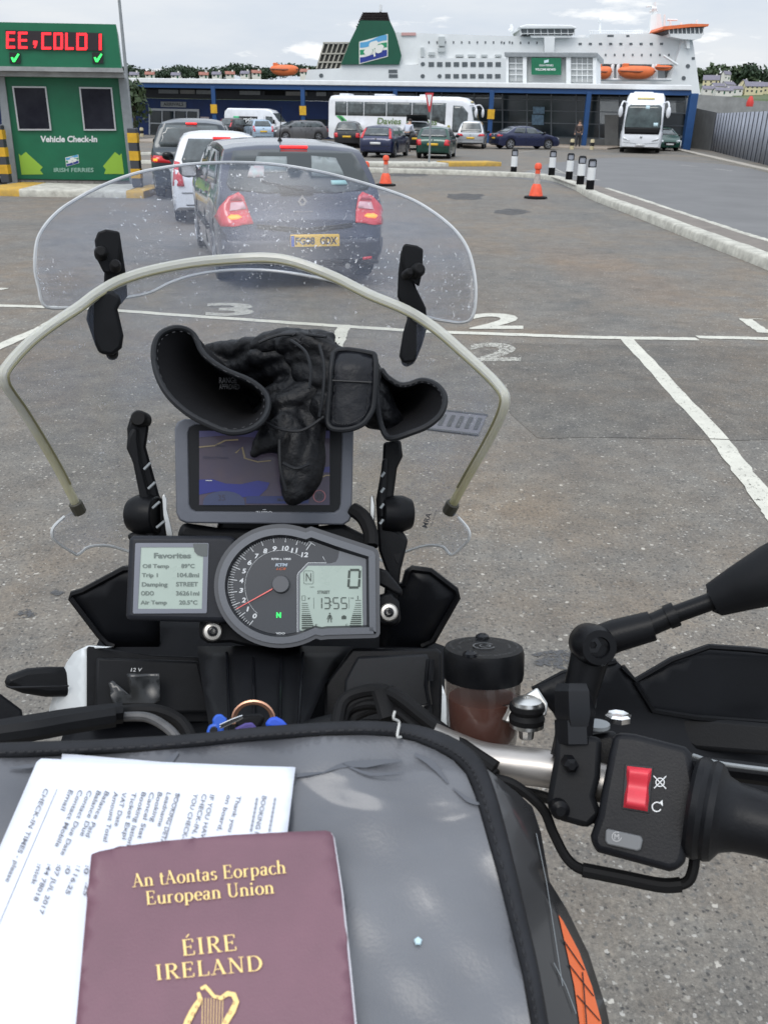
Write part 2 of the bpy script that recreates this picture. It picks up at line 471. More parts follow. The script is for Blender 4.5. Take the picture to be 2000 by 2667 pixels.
M['linedimmed'] = paintmat('road_paint_dimmed', (.38, .375, .33), .43)  # dimmed colour stands in for seeing the paint through the hazy windscreen
M['lineworn'] = paintmat('road_paint_worn', (.42, .41, .36), .47)
M['kerb'] = mat('kerb_paint_white', (.55, .54, .47), .7, var=.35, vscale=5, col2=(.30, .29, .25), bump=.4, bscale=60)
M['kerby'] = mat('kerb_paint_yellow', (.55, .33, .04), .7, var=.3, vscale=5, col2=(.33, .22, .06), bump=.3, bscale=40)

mb = MB()
mb.grid(lambda a, b: V((-1400 + 2800 * a, -20 + 2400 * b, 0)), 4, 4)
mb.build('ground', M['asphalt'], smooth=0)['kind'] = 'structure'
mb = MB(); mb.face([(-1300, 75, .004), (1300, 75, .004), (1300, 330, .004), (-1300, 330, .004)])
mb.build('water', mat('sea_water', (.03, .06, .07), .1, bump=.6, bscale=2), smooth=0)['kind'] = 'structure'
M['asphalt_old'] = asphalt('asphalt_old', .82)
random.seed(4); mb = MB()
jag = [(1240, 893), (1700, 900), (2300, 905), (2300, 1152)] + [(2300 - k * 53, 1150 - k * .6 + random.uniform(-2.5, 2.5)) for k in range(1, 18)] + [(1330, 1080), (1290, 1000)]
mb.face([G(u, v, .0025) for u, v in jag]); mb.build('road_patches', M['asphalt_old'], smooth=0)['kind'] = 'structure'
# far lane of smoother grey asphalt beyond the kerb island
mb = MB()
poly = [(1330, 462), (1440, 478), (1600, 530), (1760, 590), (1870, 620), (2300, 730), (2300, 470), (2000, 445), (1880, 428), (1640, 410), (1560, 412), (1430, 425)]
mb.face([G(u, v, .004) for u, v in poly]); mb.build('road', M['asphalt2'], smooth=0)['kind'] = 'structure'


M['tar'] = paintmat('tar_stain', (.060, .060, .061), .47)
mb = MB()
for cu, cv, ru, rv in ((1335, 552, 46, 8), (1210, 512, 60, 9), (1060, 455, 60, 5), (70, 1600, 26, 12), (1480, 1715, 95, 26), (150, 1545, 18, 7)):
    random.seed(cu)
    mb.face([G(cu + cos(a * pi / 8) * ru * random.uniform(.7, 1.2), cv + sin(a * pi / 8) * rv * random.uniform(.7, 1.2), .003) for a in range(16)])
mb.build('road_patches', M['tar'], smooth=0)['kind'] = 'structure'
def wob(pts, n, amp):
    out = []
    for i in range(len(pts) - 1):
        for k in range(n):
            t = k / n; out.append((pts[i][0] * (1 - t) + pts[i + 1][0] * t + random.uniform(-amp, amp), pts[i][1] * (1 - t) + pts[i + 1][1] * t + random.uniform(-amp, amp)))
    out.append(pts[-1]); return out
def gxy(u, v): p = G(u, v); return (p.x, p.y)
flatz = lambda z: (lambda x, y: V((x, y, z)))
mb = MB()
def line(pxs, w, z=.005, n=14, amp=.008):
    strip(mb, wob([gxy(*p) for p in pxs], n, amp), w, flatz(z))
line([(-60, 795), (210, 803), (700, 838), (1100, 864), (1560, 880), (1815, 884)], .11)
line([(1815, 879), (2000, 883), (2150, 888)], .11)
line([(1630, 882), (1872, 1145)], .12, .0055); line([(1872, 1147), (2010, 1330), (2100, 1450)], .12, .0055)
line([(206, 806), (120, 850)], .12, .0055); line([(118, 852), (-70, 935)], .12, .0055)
line([(896, 848), (874, 908)], .12, .0055)
line([(1940, 832), (1990, 868)], .13, .0055); line([(-40, 752), (15, 754)], .12)
line([(1950, 832), (1985, 832)], .02)
mb.build('stop_line', M['line'], smooth=0)['kind'] = 'structure'
mb = MB()
gz = lambda u, v: G(u, v, .0055)
text(mb, '2', gz, (1222, 817, 1362, 858), bold=.03)
mb.build('lane_numbers', M['line'], smooth=0)['kind'] = 'structure'
mb = MB(); text(mb, '3', gz, (536, 790, 662, 824), bold=.03); mb.build('lane_numbers', M['linedimmed'], smooth=0)['kind'] = 'structure'
mb = MB()
text(mb, '2', gz, (1222, 894, 1356, 942), bold=.03)
line([(1360, 444), (1440, 446), (1560, 470)], .12); line([(1385, 446), (1470, 462), (1530, 480)], .10)
line([(1770, 430), (1815, 434)], .12); line([(1860, 440), (1905, 445)], .12)
line([(1430, 432), (1470, 452)], .10); line([(1330, 400), (1395, 392)], .1); line([(1730, 425), (1860, 431)], .05)
line([(1820, 585), (1850, 590), (2060, 665)], .10)
mb.build('worn_road_markings', M['lineworn'], smooth=0)['kind'] = 'structure'

def kerb(name, pxs, w, h, m, n=10, top=None):
    """kerb stone run whose near foot follows the pixels"""
    pts = [V((*gxy(*p), 0)) for p in pxs]
    pts = cr(pts, n)
    mb = MB(); vs = []; k = len(pts); pn = None
    for i, p in enumerate(pts):
        t = (pts[min(i + 1, k - 1)] - pts[max(i - 1, 0)]).normalized(); nn = V((-t.y, t.x, 0))
        if (nn.dot(pn) if pn else nn.y) < 0: nn = -nn
        pn = nn
        j = random.uniform(-.006, .006)
        for a, z in ((0, 0), (.012, h * .8 + j), (.04, h + j), (w, h + j), (w, 0)): vs.append(p + nn * a + V((0, 0, z)))
    fs = [(i * 5 + a, i * 5 + a + 1, i * 5 + 6 + a, i * 5 + 5 + a) for i in range(k - 1) for a in range(4)] + [(0, 1, 2, 3, 4), tuple((k - 1) * 5 + a for a in (4, 3, 2, 1, 0))]
    mb.add(vs, fs)
    o = mb.build(name, m, smooth=50); o['kind'] = 'structure'; return pts
kerb('kerb', [(560, 428), (900, 447), (1200, 456), (1400, 466), (1480, 488), (1540, 520), (1640, 560), (1800, 625), (2000, 705), (2120, 765), (2400, 900)], .25, .15, M['kerb'])
kerb('kerb', [(1570, 502), (1680, 541), (1840, 598), (1930, 630), (2000, 652), (2120, 694), (2400, 790)], .13, .13, M['kerb'])
mb = MB()
isl = [(1420, 466), (1540, 512), (1640, 550), (1800, 610), (2000, 688), (2120, 745), (2400, 870), (2400, 782), (2120, 690), (2000, 650), (1840, 596), (1570, 500), (1500, 480)]
mb.face([V((p.x, p.y + .05, .118)) for p in (G(u, v) for u, v in isl)])
mb.build('kerb_island', mat('island_asphalt', (.17, .15, .13), .85, var=.2, vscale=2, bump=.3, bscale=60), smooth=0)['kind'] = 'structure'
kerb('kerb', [(560, 418), (900, 432), (1168, 434)], 1.3, .13, M['kerb'])
kerb('kerb', [(1168, 434), (1305, 433)], 1.0, .16, M['kerby'])
kerb('kerb', [(-60, 508), (52, 512)], 2.0, .15, M['kerby'])
kerb('kerb', [(52, 512), (330, 516)], 2.0, .15, M['kerb'])
kerb('kerb', [(330, 516), (375, 517)], 2.0, .15, M['kerby'])
kerb('kerb', [(1775, 391), (1830, 404), (2000, 443), (2200, 490)], .5, .08, mat('pale_kerb', (.36, .33, .28), .8, var=.2))
kerb('pavement', [(330, 371), (900, 382), (1350, 383), (1580, 390)], 6, .1, mat('pavement', (.26, .22, .18), .8, var=.2, vscale=1))
kerb('kerb', [(340, 404), (400, 404)], .2, .12, M['kerb']); kerb('kerb', [(340, 426), (400, 427)], .2, .12, M['kerb'])

# drain cover in the road
g0 = [G(1120, 1068), G(1268, 1084), G(1245, 1134), G(1096, 1116)]
mb = MB(); n_ = V((0, 0, 1))
def bil(a, b): return (g0[0] * (1 - a) + g0[1] * a) * (1 - b) + (g0[3] * (1 - a) + g0[2] * a) * b
mb.face([bil(*q) + n_ * .006 for q in ((0, 0), (1, 0), (1, 1), (0, 1))])
dr = mb.build('drain_cover', mat('drain_metal', (.14, .135, .145), .6, metal=.3, var=.15, vscale=40), smooth=0)
tag(dr, 'grey metal drain cover with dark slots set in the road', 'drain cover')
mb = MB()
for i in range(6):
    a = .1 + i * .155
    poly = rrect(a, .2, a + .075, .8, .03)
    mb.face([bil(x, y) + n_ * .009 for x, y in poly])
for e in (((-.01, -.05), (1.01, -.05), (1.01, .02), (-.01, .02)), ((-.01, .98), (1.01, .98), (1.01, 1.06), (-.01, 1.06))):
    mb.face([bil(*q) + n_ * .009 for q in e])
mb.build('slot', mat('drain_slot', (.03, .03, .03), .9, var=.6, vscale=120, col2=(.09, .09, .085)), dr, smooth=0)

# ------------------------------------------------------------------ hills, woods, houses
def hill(x, y):
    r2 = max(0, min(1, (y - 650) / 330))
    k = .0290 if x < 60 else .0225 + .0130 * r2
    return 1.82 + y * k + .9 * sin(x / 37) + .5 * sin(x / 13 + y / 40)
mb = MB()
mb.grid(lambda a, b: (lambda x, y: V((x, y, hill(x, y) - (8 if b == 0 else 0))))(-520 + 1160 * a, 330 + 800 * b), 120, 40)
mb.build('hills', mat('hill_grass', (.06, .09, .035), .9, var=.4, vscale=.05, col2=(.10, .12, .05)), smooth=60)['kind'] = 'structure'
leafm = mat('leaves', (.030, .058, .024), .7, var=.6, vscale=.35, col2=(.014, .032, .015))
leafm2 = mat('leaves_pale', (.055, .085, .03), .7, var=.5, vscale=.35, col2=(.022, .042, .016))
bark = mat('bark', (.07, .055, .04), .9)
def crown_faces(mb, c, r, h, n, size):
    lob = [(c + V((random.uniform(-.5, .5) * r, random.uniform(-.5, .5) * r, random.uniform(-.3, .45) * h)), random.uniform(.4, .62)) for _ in range(7)]
    for _ in range(n):
        o, q = random.choice(lob)
        d = V((random.gauss(0, 1), random.gauss(0, 1), random.gauss(0, 1))).normalized()
        p = o + V((d.x * r * q, d.y * r * q, d.z * h * q * .8)) * random.uniform(.75, 1.08)
        a = V((random.gauss(0, 1), random.gauss(0, 1), random.gauss(0, 1))).normalized(); b = a.cross(d + V((.01, 0, 0))).normalized()
        s = size * random.uniform(.5, 1.3)
        mb.add([p - a * s, p + b * s * .8, p + a * s, p - b * s * .7], [(0, 1, 2, 3)])
def tree(x, y, z, r, h, label, group=None, m=leafm, n=420):
    t = thing('tree', label, 'tree', (x, y, z), 0, group)
    mb = MB(); mb.tube([(x, y, z - 1), (x + .2, y, z + h * .5), (x - .1, y, z + h * .85)], [r * .1, r * .07, r * .03], 7)
    for k in range(4):
        a = k * 1.6; mb.tube([(x, y, z + h * .4), (x + cos(a) * r * .5, y + sin(a) * r * .5, z + h * .75)], [r * .05, r * .02], 5)
    mb.build('trunk', bark, t)
    mb = MB(); crown_faces(mb, V((x, y, z + h * .62)), r, h * .55, n, r * .16)
    mb.build('crown', m, t, smooth=0)
def at(u, v, y):
    return Yp(y).pt(u, v)
# wooded ridge on the left: reads as one mass
mb = MB(); random.seed(3)
for i in range(150):
    u = 318 + i * 3.35 + random.uniform(-3, 3); y = 640 + random.uniform(-25, 30)
    p = at(u, 188 - 4 * sin(u / 90) + random.uniform(-3, 5) - 5 * sin(u / 23), y)
    r = random.uniform(4.0, 6.6)
    crown_faces(mb, p + V((0, 0, -.6)), r, r * .9, 90, r * .17)
for i in range(60):
    u = 1815 + i * 4 + random.uniform(-3, 3); p = at(u, 214 - 8 * sin(u / 25) + random.uniform(-4, 5), 1040 + random.uniform(-15, 30)); r = random.uniform(8, 12)
    crown_faces(mb, p, r, r, 110, r * .17)
w = mb.build('woodland', leafm, smooth=0); tag(w, 'dark wooded ridge along the skyline behind the terminal', 'woodland', kind='stuff')
for i, (u, v, rr, lab) in enumerate(((1862, 208, 9, 'big round tree beside the bow of the ferry'), (1915, 215, 7, 'mid green tree between the pale hillside houses and the skyline'), (1942, 206, 8.5, 'broad tree crown at the top of the right hill'),
                          (1985, 212, 9, 'wide dark tree at the right end of the hill'), (1822, 200, 4, 'small tree touching the ferry bow on the hill'), (1958, 198, 6, 'high tree above the gap in the hill wood'))):
    p = at(u, v, 955 - i * 3); rr *= 1.9; tree(p.x, p.y, p.z - rr * 1.1, rr, rr * 1.9, lab, 'trees on the right hill', leafm if i % 2 else leafm2)
p = at(300, 330, 74); tree(348 * 0 + at(347, 330, 66).x, 66, -.5, 1.3, 4.5, 'slim dark shrub at the blue terminal wall beside the check-in booth', None, leafm2, 500)
HM = {'cream': mat('render_cream', (.62, .56, .36), .8, var=.06), 'white': mat('render_white', (.68, .66, .62), .8, var=.06), 'slate': mat('roof_slate', (.17, .16, .20), .7, var=.2, vscale=1), 'red': mat('roof_red', (.30, .13, .10), .8, var=.2, vscale=1)}
def house(u, v, y, wd, hg, label, wall='white', roof='slate', rz=0, group='houses on the hillside'):
    y = y * 2 if y < 450 else y
    p = at(u, v, y); t = thing('house', label, 'house', p, rz, group)
    dp = wd * .6
    mb = MB(); mb.add([(-wd / 2, -dp / 2, -3), (wd / 2, -dp / 2, -3), (wd / 2, dp / 2, -3), (-wd / 2, dp / 2, -3), (-wd / 2, -dp / 2, hg), (wd / 2, -dp / 2, hg), (wd / 2, dp / 2, hg), (-wd / 2, dp / 2, hg), (-wd / 2, 0, hg * 1.6), (wd / 2, 0, hg * 1.6)],
                      [(0, 1, 5, 4), (1, 2, 6, 9, 5), (2, 3, 7, 6), (3, 0, 4, 8, 7), (0, 3, 2, 1), (4, 5, 9, 8), (6, 7, 8, 9)])
    mb.build('wall', HM[wall], t, local=True, smooth=0)
    mb = MB(); e = .4
    for sgn in (-1, 1):
        a = [(-wd / 2 - e, sgn * (dp / 2 + e), hg - .2), (wd / 2 + e, sgn * (dp / 2 + e), hg - .2), (wd / 2 + e, 0, hg * 1.6 + .25), (-wd / 2 - e, 0, hg * 1.6 + .25)]
        mb.prism(a, (0, 0, .25))
    r = mb.build('roof', HM[roof], t, local=True, smooth=0)
    mb = MB(); mb.box((wd * .3, 0, hg * 1.6 + .4), (.9, .7, 1.6)); mb.build('chimney', HM['white'], r, local=True, smooth=0)
    n = max(2, int(wd / 3.2))
    for fl in range(2 if hg > 4 else 1):
        for k in range(n):
            x = -wd / 2 + (k + .5) * wd / n
            mb = MB()
            if fl == 0 and k == n // 2: mb.box((x, -dp / 2 - .02, 1.0), (1, .12, 2.0)); mb.build('door', M['darkgreen'], t, local=True, smooth=0)
            else: mb.box((x, -dp / 2 - .02, 1.4 + fl * 2.5), (1.3, .12, 1.2)); mb.build('window', M['glass2'], t, local=True, smooth=0)
for a in ((1848, 228, 380, 12, 5.2, 'cream two storey house with long slate roof, nearest the ferry bow', 'cream', 'slate', -.3), (1866, 236, 365, 9, 3, 'low white house just below the long cream house', 'white', 'slate', .2),
          (1842, 243, 350, 9, 2.8, 'lowest white bungalow beside the ferry bow', 'white', 'slate', 0), (1893, 232, 372, 10, 3, 'slate roofed house right of the cream house', 'white', 'slate', .5),
          (1908, 243, 352, 11, 2.8, 'wide white bungalow with a grey roof in the middle of the hillside', 'white', 'slate', 0), (1934, 240, 360, 9, 5, 'tall cream house with gable towards the harbour', 'cream', 'slate', .9),
          (1958, 243, 352, 13, 4.5, 'long cream terrace near the right edge of the hillside', 'cream', 'slate', -.1), (1994, 241, 356, 9, 4, 'cream house at the right edge of the photo', 'cream', 'slate', .1),
          (1880, 246, 345, 12, 2.5, 'low grey roofed building above the quay wall', 'white', 'slate', 0), (1888, 207, 430, 7, 4, 'white house high up between the trees', 'white', 'slate', .4)):
    house(*a)
for k, (u, v, rf) in enumerate(((352, 195, 'slate'), (392, 194, 'red'), (460, 196, 'slate'), (532, 195, 'red'), (566, 194, 'slate'), (600, 193, 'red'), (640, 192, 'slate'), (668, 190, 'red'), (795, 187, 'red'))):
    house(u, v + 9, 570, 5.0, 1.8, ['pale house with grey roof on the wooded ridge', 'pale house with red roof on the wooded ridge'][rf == 'red'] + ', number %d from the booth'.replace('number %d', ['nearest', 'second', 'third', 'fourth', 'fifth', 'sixth', 'seventh', 'eighth', 'farthest'][k]), 'white', rf, .3 * sin(k * 3), 'houses on the wooded ridge')

# quay wall right of the terminal
mb = MB(); pl = Yp(105)
slab(mb, [(1802, 245), (1930, 254), (1955, 262), (2400, 276), (2400, 330), (1802, 320)], pl.pt, 0, -6)
tag(mb.build('quay_wall', M['conc'], smooth=0), 'weathered concrete quay wall below the hillside houses', 'wall')
mb = MB(); p = at(1951, 274, 80); mb.lathe(p - V((0, 0, 1)), (0, 0, 1), [(.28, .9), (.3, 1.2), (.2, 1.5), (.1, 1.7)], 12)
tag(mb.build('buoy', mat('buoy_red', (.6, .04, .03), .5)), 'small red buoy on the quay beyond the metal fence', 'buoy')

# ------------------------------------------------------------------ corrugated fence
a0, a1 = G(1850, 392), G(2000, 431); dv = (a1 - a0).normalized(); ln = (a1 - a0).length
t = thing('metal_fence', 'tall grey corrugated metal fence along the right edge of the yard', 'fence', a0)
nn = V((-dv.y, dv.x, 0)); nn = nn if nn.x < 0 else -nn
mb = MB(); tot = ln * 2.2; step = .13; pts = []
k = 0; x = 0
while x < tot:
    for q, o in ((0, 0), (.28, 0), (.34, .035), (.42, .035), (.48, 0)): pts.append(a0 + dv * (x + q * .55 / .48 * 1.0) + nn * o)
    x += .62
n = len(pts)
mb.add([p for p in pts] + [p + V((0, 0, 2.3)) for p in pts], [(i, i + 1, n + i + 1, n + i) for i in range(n - 1)])
mb.build('panel', mat('fence_sheet', (.33, .35, .40), .5, metal=.25, var=.15, vscale=1.5), t, smooth=30, solid=.01)
x = 0; rm = mat('fence_rib', (.05, .055, .07), .6)
while x < tot: mb = MB(); mb.box(a0 + dv * x + nn * .02 + V((0, 0, 1.15)), (.03, .03, 2.3)); mb.build('rib', rm, t, smooth=0); x += .62 * 2
b0 = G(1788, 384); b1 = a0 + V((0, 0, 0)); mb = MB()
mb.prism([b0, b1, b1 + V((0, 0, 2.35)), b0 + V((0, 0, 2.7))], (.1, .05, 0))
tag(mb.build('boundary_wall', mat('dark_wall', (.15, .155, .155), .8, var=.2, vscale=1.2), smooth=0), 'dark grey wall section between the terminal corner and the corrugated fence', 'wall')

# ------------------------------------------------------------------ terminal
TA, TB = G(340, 350), G(1797, 391); TD = (TB - TA).normalized(); TN = V((TD.y, -TD.x, 0)); T = TB.y
def TP(d): return Plane(TA - TN * d, TN)
tr = thing('terminal_building', 'long low ferry terminal with white roof edge, blue columns and dark glazing', 'building', (0, T, 0))
pf = TP(0); pw = TP(3.2)
def q(u, v0, v1, uu=None): return [(u, v0), (uu, v0), (uu, v1), (u, v1)]
SK = .0000878
def lv_(v, u, ref=340):
    k0 = .0131 - 205 * SK; v3 = (v - (ref - 340) * k0) / (1 + (ref - 340) * SK)
    return v3 + (u - 340) * (k0 + v3 * SK)
def qs(u0, u1, v0, v1, ref=340):
    """outline that stays level along the terminal; v given at u=ref"""
    return [(u0, lv_(v0, u0, ref)), (u1, lv_(v0, u1, ref)), (u1, lv_(v1, u1, ref)), (u0, lv_(v1, u0, ref))]
mb = MB(); slab(mb, qs(-300, 1800, 203, 215), pf.pt, .25, -16)
mb.build('roof', M['white'], tr, smooth=0, bev=.04)
mb = MB(); slab(mb, qs(-300, 1800, 215.5, 227), pf.pt, .1, -.25); mb.build('beam', M['blue'], tr, smooth=0)
for u in (349, 560, 790, 1028, 1277, 1527, 1797):
    mb = MB(); pc = pf.pt(u, 300); x = pc.x; zt = pf.pt(u, lv_(222, u)).z; hw = .16 if u < 1700 else .26
    mb.box((x, pc.y - .02, zt / 2), (hw * 2, hw * 2, zt)); c = mb.build('column', M['blue'], tr, smooth=0, bev=.03)
    if u in (560, 790, 1277):
        mb = MB(); mb.box((x, pc.y - .24, 1.98), (.5, .04, .62)); mb.build('yellow_sign', M['yellow'], c, smooth=0)
# left: blue solid wall
mb = MB(); slab(mb, qs(-300, 905, 255, 390), pw.pt, 0, -.3); mb.build('wall', M['darkblue'], tr, smooth=0)
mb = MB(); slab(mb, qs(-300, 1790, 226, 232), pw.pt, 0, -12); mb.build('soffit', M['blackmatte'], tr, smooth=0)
mb = MB(); slab(mb, qs(-300, 1215, 227, 254.5), pw.pt, -.1, -.3); mb.build('clerestory_band', mat('dark_board', (.035, .04, .05), .6), tr, smooth=0)
for u0, u1, m in ((414, 465, 'greymetal'), (470, 508, 'conc'), (512, 550, 'greymetal'), (625, 678, 'greymetal'), (690, 740, 'blackmatte'), (745, 800, 'conc'), (824, 850, 'glass'), (868, 905, 'conc'), (920, 960, 'glass'), (965, 1012, 'glass')):
    mb = MB(); slab(mb, qs(u0, u1, 232, 242), pw.pt, .02, -.05); mb.build('high_window', M[m], tr, smooth=0)
# entrance doors
mb = MB()
slab(mb, qs(390, 394, 283, 350), pw.pt, .12, 0); slab(mb, qs(516, 521, 283, 350), pw.pt, .12, 0); slab(mb, qs(390, 521, 281, 287), pw.pt, .13, 0)
for u in (423, 455, 487): slab(mb, qs(u, u + 3, 287, 350), pw.pt, .11, 0)
slab(mb, qs(394, 516, 318, 321), pw.pt, .1, 0)
ef = mb.build('entrance_frame', mat('aluminium', (.42, .44, .46), .4, metal=.4), tr, smooth=0)
for u in (395, 426.5, 458.5, 490.5):
    mb = MB(); slab(mb, qs(u, u + 26, 288, 349), pw.pt, .06, 0); mb.build('door_pane', M['glass2'], ef, smooth=0)
mb = MB(); slab(mb, qs(421, 486, 263, 277), pw.pt, .1, 0); sg = mb.build('entrance_sign', mat('sign_grey', (.34, .36, .37), .6), tr, smooth=0)
mb = MB(); text(mb, 'ARRIVALS', lambda a, b: pw.pt(a, b, .115), (428, 267, 480, 276)); mb.build('lettering', M['ink'], sg, smooth=0)
mb = MB(); slab(mb, qs(524, 546, 300, 314), pw.pt, .1, 0); mb.build('notice', mat('notice', (.6, .5, .5), .7), tr, smooth=0)
# low strip windows behind the coach and cars
for u0, u1 in ((795, 850), (852, 880)):
    mb = MB(); slab(mb, qs(u0, u1, 300, 316), pw.pt, .06, 0); slab(mb, qs(u0, u1, 322, 333), pw.pt, .06, 0); mb.build('strip_window', M['glass2'], tr, smooth=0)
mb = MB(); slab(mb, qs(790, 880, 316.5, 318.5), pw.pt, .1, 0); slab(mb, qs(790, 880, 334, 336), pw.pt, .1, 0); mb.build('window_rail', M['greymetal'], tr, smooth=0)
# right: glazed hall
cg = bpy.data.materials.new('clear_glass'); cg.use_nodes = True
t_ = cg.node_tree; bs = t_.nodes['Principled BSDF']; bs.inputs['Base Color'].default_value = (.03, .04, .04, 1); bs.inputs['Roughness'].default_value = .05; bs.inputs['Alpha'].default_value = .55
M['clearglass'] = cg
us = [905, 965, 1025, 1085, 1150, 1235, 1308, 1372, 1435, 1500, 1560, 1612, 1670, 1725, 1785]
rows = [(249, 261), (262, 290), (291, 322), (323, 358)]
random.seed(12)
for i in range(len(us) - 1):
    for j, (v0, v1) in enumerate(rows):
        clear = (j == 1 and i in (3, 4, 10, 12, 13)) or (j == 0 and i in (3, 4, 5, 10, 11, 12, 13)) or (j == 2 and i in (10, 12))
        mb = MB(); slab(mb, qs(us[i] + 1, us[i + 1] - 1, v0, v1, 1500), pw.pt, -.04, -.06)
        mb.build('glass_pane', M['clearglass'] if clear else M['glass2'], tr, smooth=0)
mb = MB()
for u in us: slab(mb, qs(u - 1.5, u + 1.5, 247, 359, 1500), pw.pt, .05, -.1)
for v in (261, 290, 322, 358): slab(mb, qs(905, 1785, v - .8, v + 1.2, 1500), pw.pt, .07, -.1)
mb.build('glazing_frame', mat('mullion', (.17, .19, .21), .5, metal=.3), tr, smooth=0)
mb = MB(); slab(mb, qs(905, 1700, 360, 396, 1500), pw.pt, .15, -.3); mb.build('plinth', M['conc'], tr, smooth=0)
mb = MB(); slab(mb, qs(1575, 1610, 298, 400, 1500), pw.pt, .6, 0); mb.build('pillar', M['conc'], tr, smooth=0)
mb = MB(); slab(mb, qs(1388, 1418, 278, 296, 1400), pw.pt, .12, .08); slab(mb, qs(1385, 1416, 299, 325, 1400), pw.pt, .12, .08)
mb.build('poster', mat('poster_blue', (.16, .27, .38), .5, var=.4, vscale=6), tr, smooth=0)
mb = MB(); slab(mb, qs(905, 1310, 255, 318, 1200), TP(13).pt, 0, -.2); slab(mb, qs(1330, 1560, 252, 400, 1500), TP(9).pt, 0, -.2)
mb.build('inner_wall', mat('inner_wall', (.05, .05, .055), .8), tr, smooth=0)
mb = MB(); slab(mb, qs(1715, 1785, 353, 359, 1750), pw.pt, .3, -1); mb.build('window_sill', M['greymetal'], tr, smooth=0)
# roof top tower
pt_ = TP(1.5)
tw = MB(); slab(tw, qs(1318, 1548, 149, 217, 1400), pt_.pt, -.35, -7); tower = tw.build('roof_tower', M['white'], tr, smooth=0)
mb = MB(); slab(mb, qs(1314, 1556, 136, 149, 1400), pt_.pt, .2, -7.2); mb.build('tower_roof', M['greymetal'], tower, smooth=0, bev=.05)
for u0, u1 in ((1318, 1324), (1361, 1371), (1474, 1486), (1543, 1552)): mb = MB(); slab(mb, qs(u0, u1, 148, 217, 1400), pt_.pt, .05, -.4); mb.build('tower_post', M['white'], tower, smooth=0)
mb = MB()
for us_, (ua, ub) in (((1341,), (1324, 1361)), ((1500, 1514, 1528), (1486, 1543))):
    mb = MB()
    for u in us_: slab(mb, qs(u, u + 2, 149, 212, 1400), pt_.pt, -.1, -.34)
    for v in (164, 179, 194): slab(mb, qs(ua, ub, v, v + 2, 1400), pt_.pt, -.08, -.33)
    mb.build('tower_frame', M['white'], tower, smooth=0)
mb = MB(); slab(mb, qs(1325, 1361, 150, 212, 1400), pt_.pt, -.2, -.34); slab(mb, qs(1486, 1543, 150, 212, 1400), pt_.pt, -.2, -.34); slab(mb, qs(1371, 1474, 150, 212, 1400), pt_.pt, -.3, -.34)
mb.build('tower_panel', mat('pale_louvre', (.42, .44, .44), .6), tower, smooth=0)
mb = MB(); slab(mb, qs(1384, 1461, 151, 195, 1420), pt_.pt, .15, .02); gs = mb.build('green_sign', M['green'], tower, smooth=0)
mb = MB(); f_ = lambda a, b: pt_.pt(a, b, .165)
text(mb, 'IRISH FERRIES', f_, (1405, 168, 1441, 173)); text(mb, 'WELCOME ABOARD', f_, (1394, 178, 1447, 184), bold=.03); mb.build('lettering', M['white'], gs, smooth=0)
mb = MB(); mb.face([f_(*p) for p in ((1417, 158), (1429, 155), (1429, 162), (1417, 165))]); mb.build('emblem', mat('emblem_pale', (.5, .65, .7), .5), gs, smooth=0)

# ------------------------------------------------------------------ ferry
SY = 200
fs_ = Yp(SY)
fr = thing('ferry', 'large white car ferry with green funnel moored behind the terminal', 'ship', (10, SY, 0))
def z2(x, y): return (680 + x * .4039, y * .4039)
def z3(x, y): return (1300 + x * .4219, y * .4219)
mb = MB()
hull = [(795, 330), z2(285, 505), z2(300, 450), z2(512, 440), z2(520, 418), z2(1015, 418), z2(1015, 372), (1560, 168), z3(700, 440), z3(1050, 500), z3(1090, 330), z3(1130, 240), z3(1190, 245), z3(1200, 300), z3(1240, 588), (1826, 330)]
slab(mb, [(795, 330), z2(285, 505), z2(300, 450), z2(512, 440), z2(520, 417), z2(1015, 417), z2(1015, 375), z2(1570, 375), (1560, 207), (1742, 212), z3(1085, 400), z3(1130, 245), z3(1190, 245), z3(1200, 300), z3(1240, 588), (1826, 330)], fs_.pt, 0, -22)
mb.build('hull', M['shipwhite'], fr, smooth=0)
mb = MB(); slab(mb, [z2(880, 418), z2(905, 360), z2(880, 262), z2(862, 205), (1300, 92), (1540, 97), (1540, 88), (1700, 86), (1725, 92), (1775, 103), z3(1130, 245), z3(1085, 400), z3(1085, 396), (1558, 165), (1315, 160)], fs_.pt, -1.2, -20)
mb.build('superstructure', M['shipwhite'], fr, smooth=0)
mb = MB(); slab(mb, [(1555, 165), (1742, 165), (1742, 220), (1555, 220)], fs_.pt, -3, -4); mb.build('boat_deck_wall', M['greymetal'], fr, smooth=0)
fpl = [z2(515, 416), z2(575, 265), z2(640, 133), z2(830, 136), z2(862, 205), z2(880, 262), z2(905, 358), z2(890, 416)]
mb = MB(); slab(mb, fpl, fs_.pt, .5, -14); fun = mb.build('funnel', M['darkgreen'], fr, smooth=0)
mb = MB()
for k in range(6):
    y = 76 + k * 10.5; x0 = 652 - k * 5; x1 = 816 + k * 3
    slab(mb, [z2(x0, y), z2(x1, y), z2(x1, y + 4), z2(x0, y + 4)], fs_.pt, -1, -12)
for k in range(9): x = 655 + k * 19; slab(mb, [z2(x, 74), z2(x + 7, 74), z2(x + 7, 134), z2(x, 134)], fs_.pt, -1.5, -11)
for k in range(4): x = 612 + k * 8; slab(mb, [z2(x, 166 - k * 14), z2(x + 22, 166 - k * 14), z2(x + 22, 170 - k * 14), z2(x, 170 - k * 14)], fs_.pt, 0, -10)
slab(mb, [z2(762, 68), z2(776, 68), z2(776, 134), z2(762, 134)], fs_.pt, -2, -4)
mb.build('exhaust_grille', mat('soot', (.035, .025, .025), .7), fun, smooth=0)
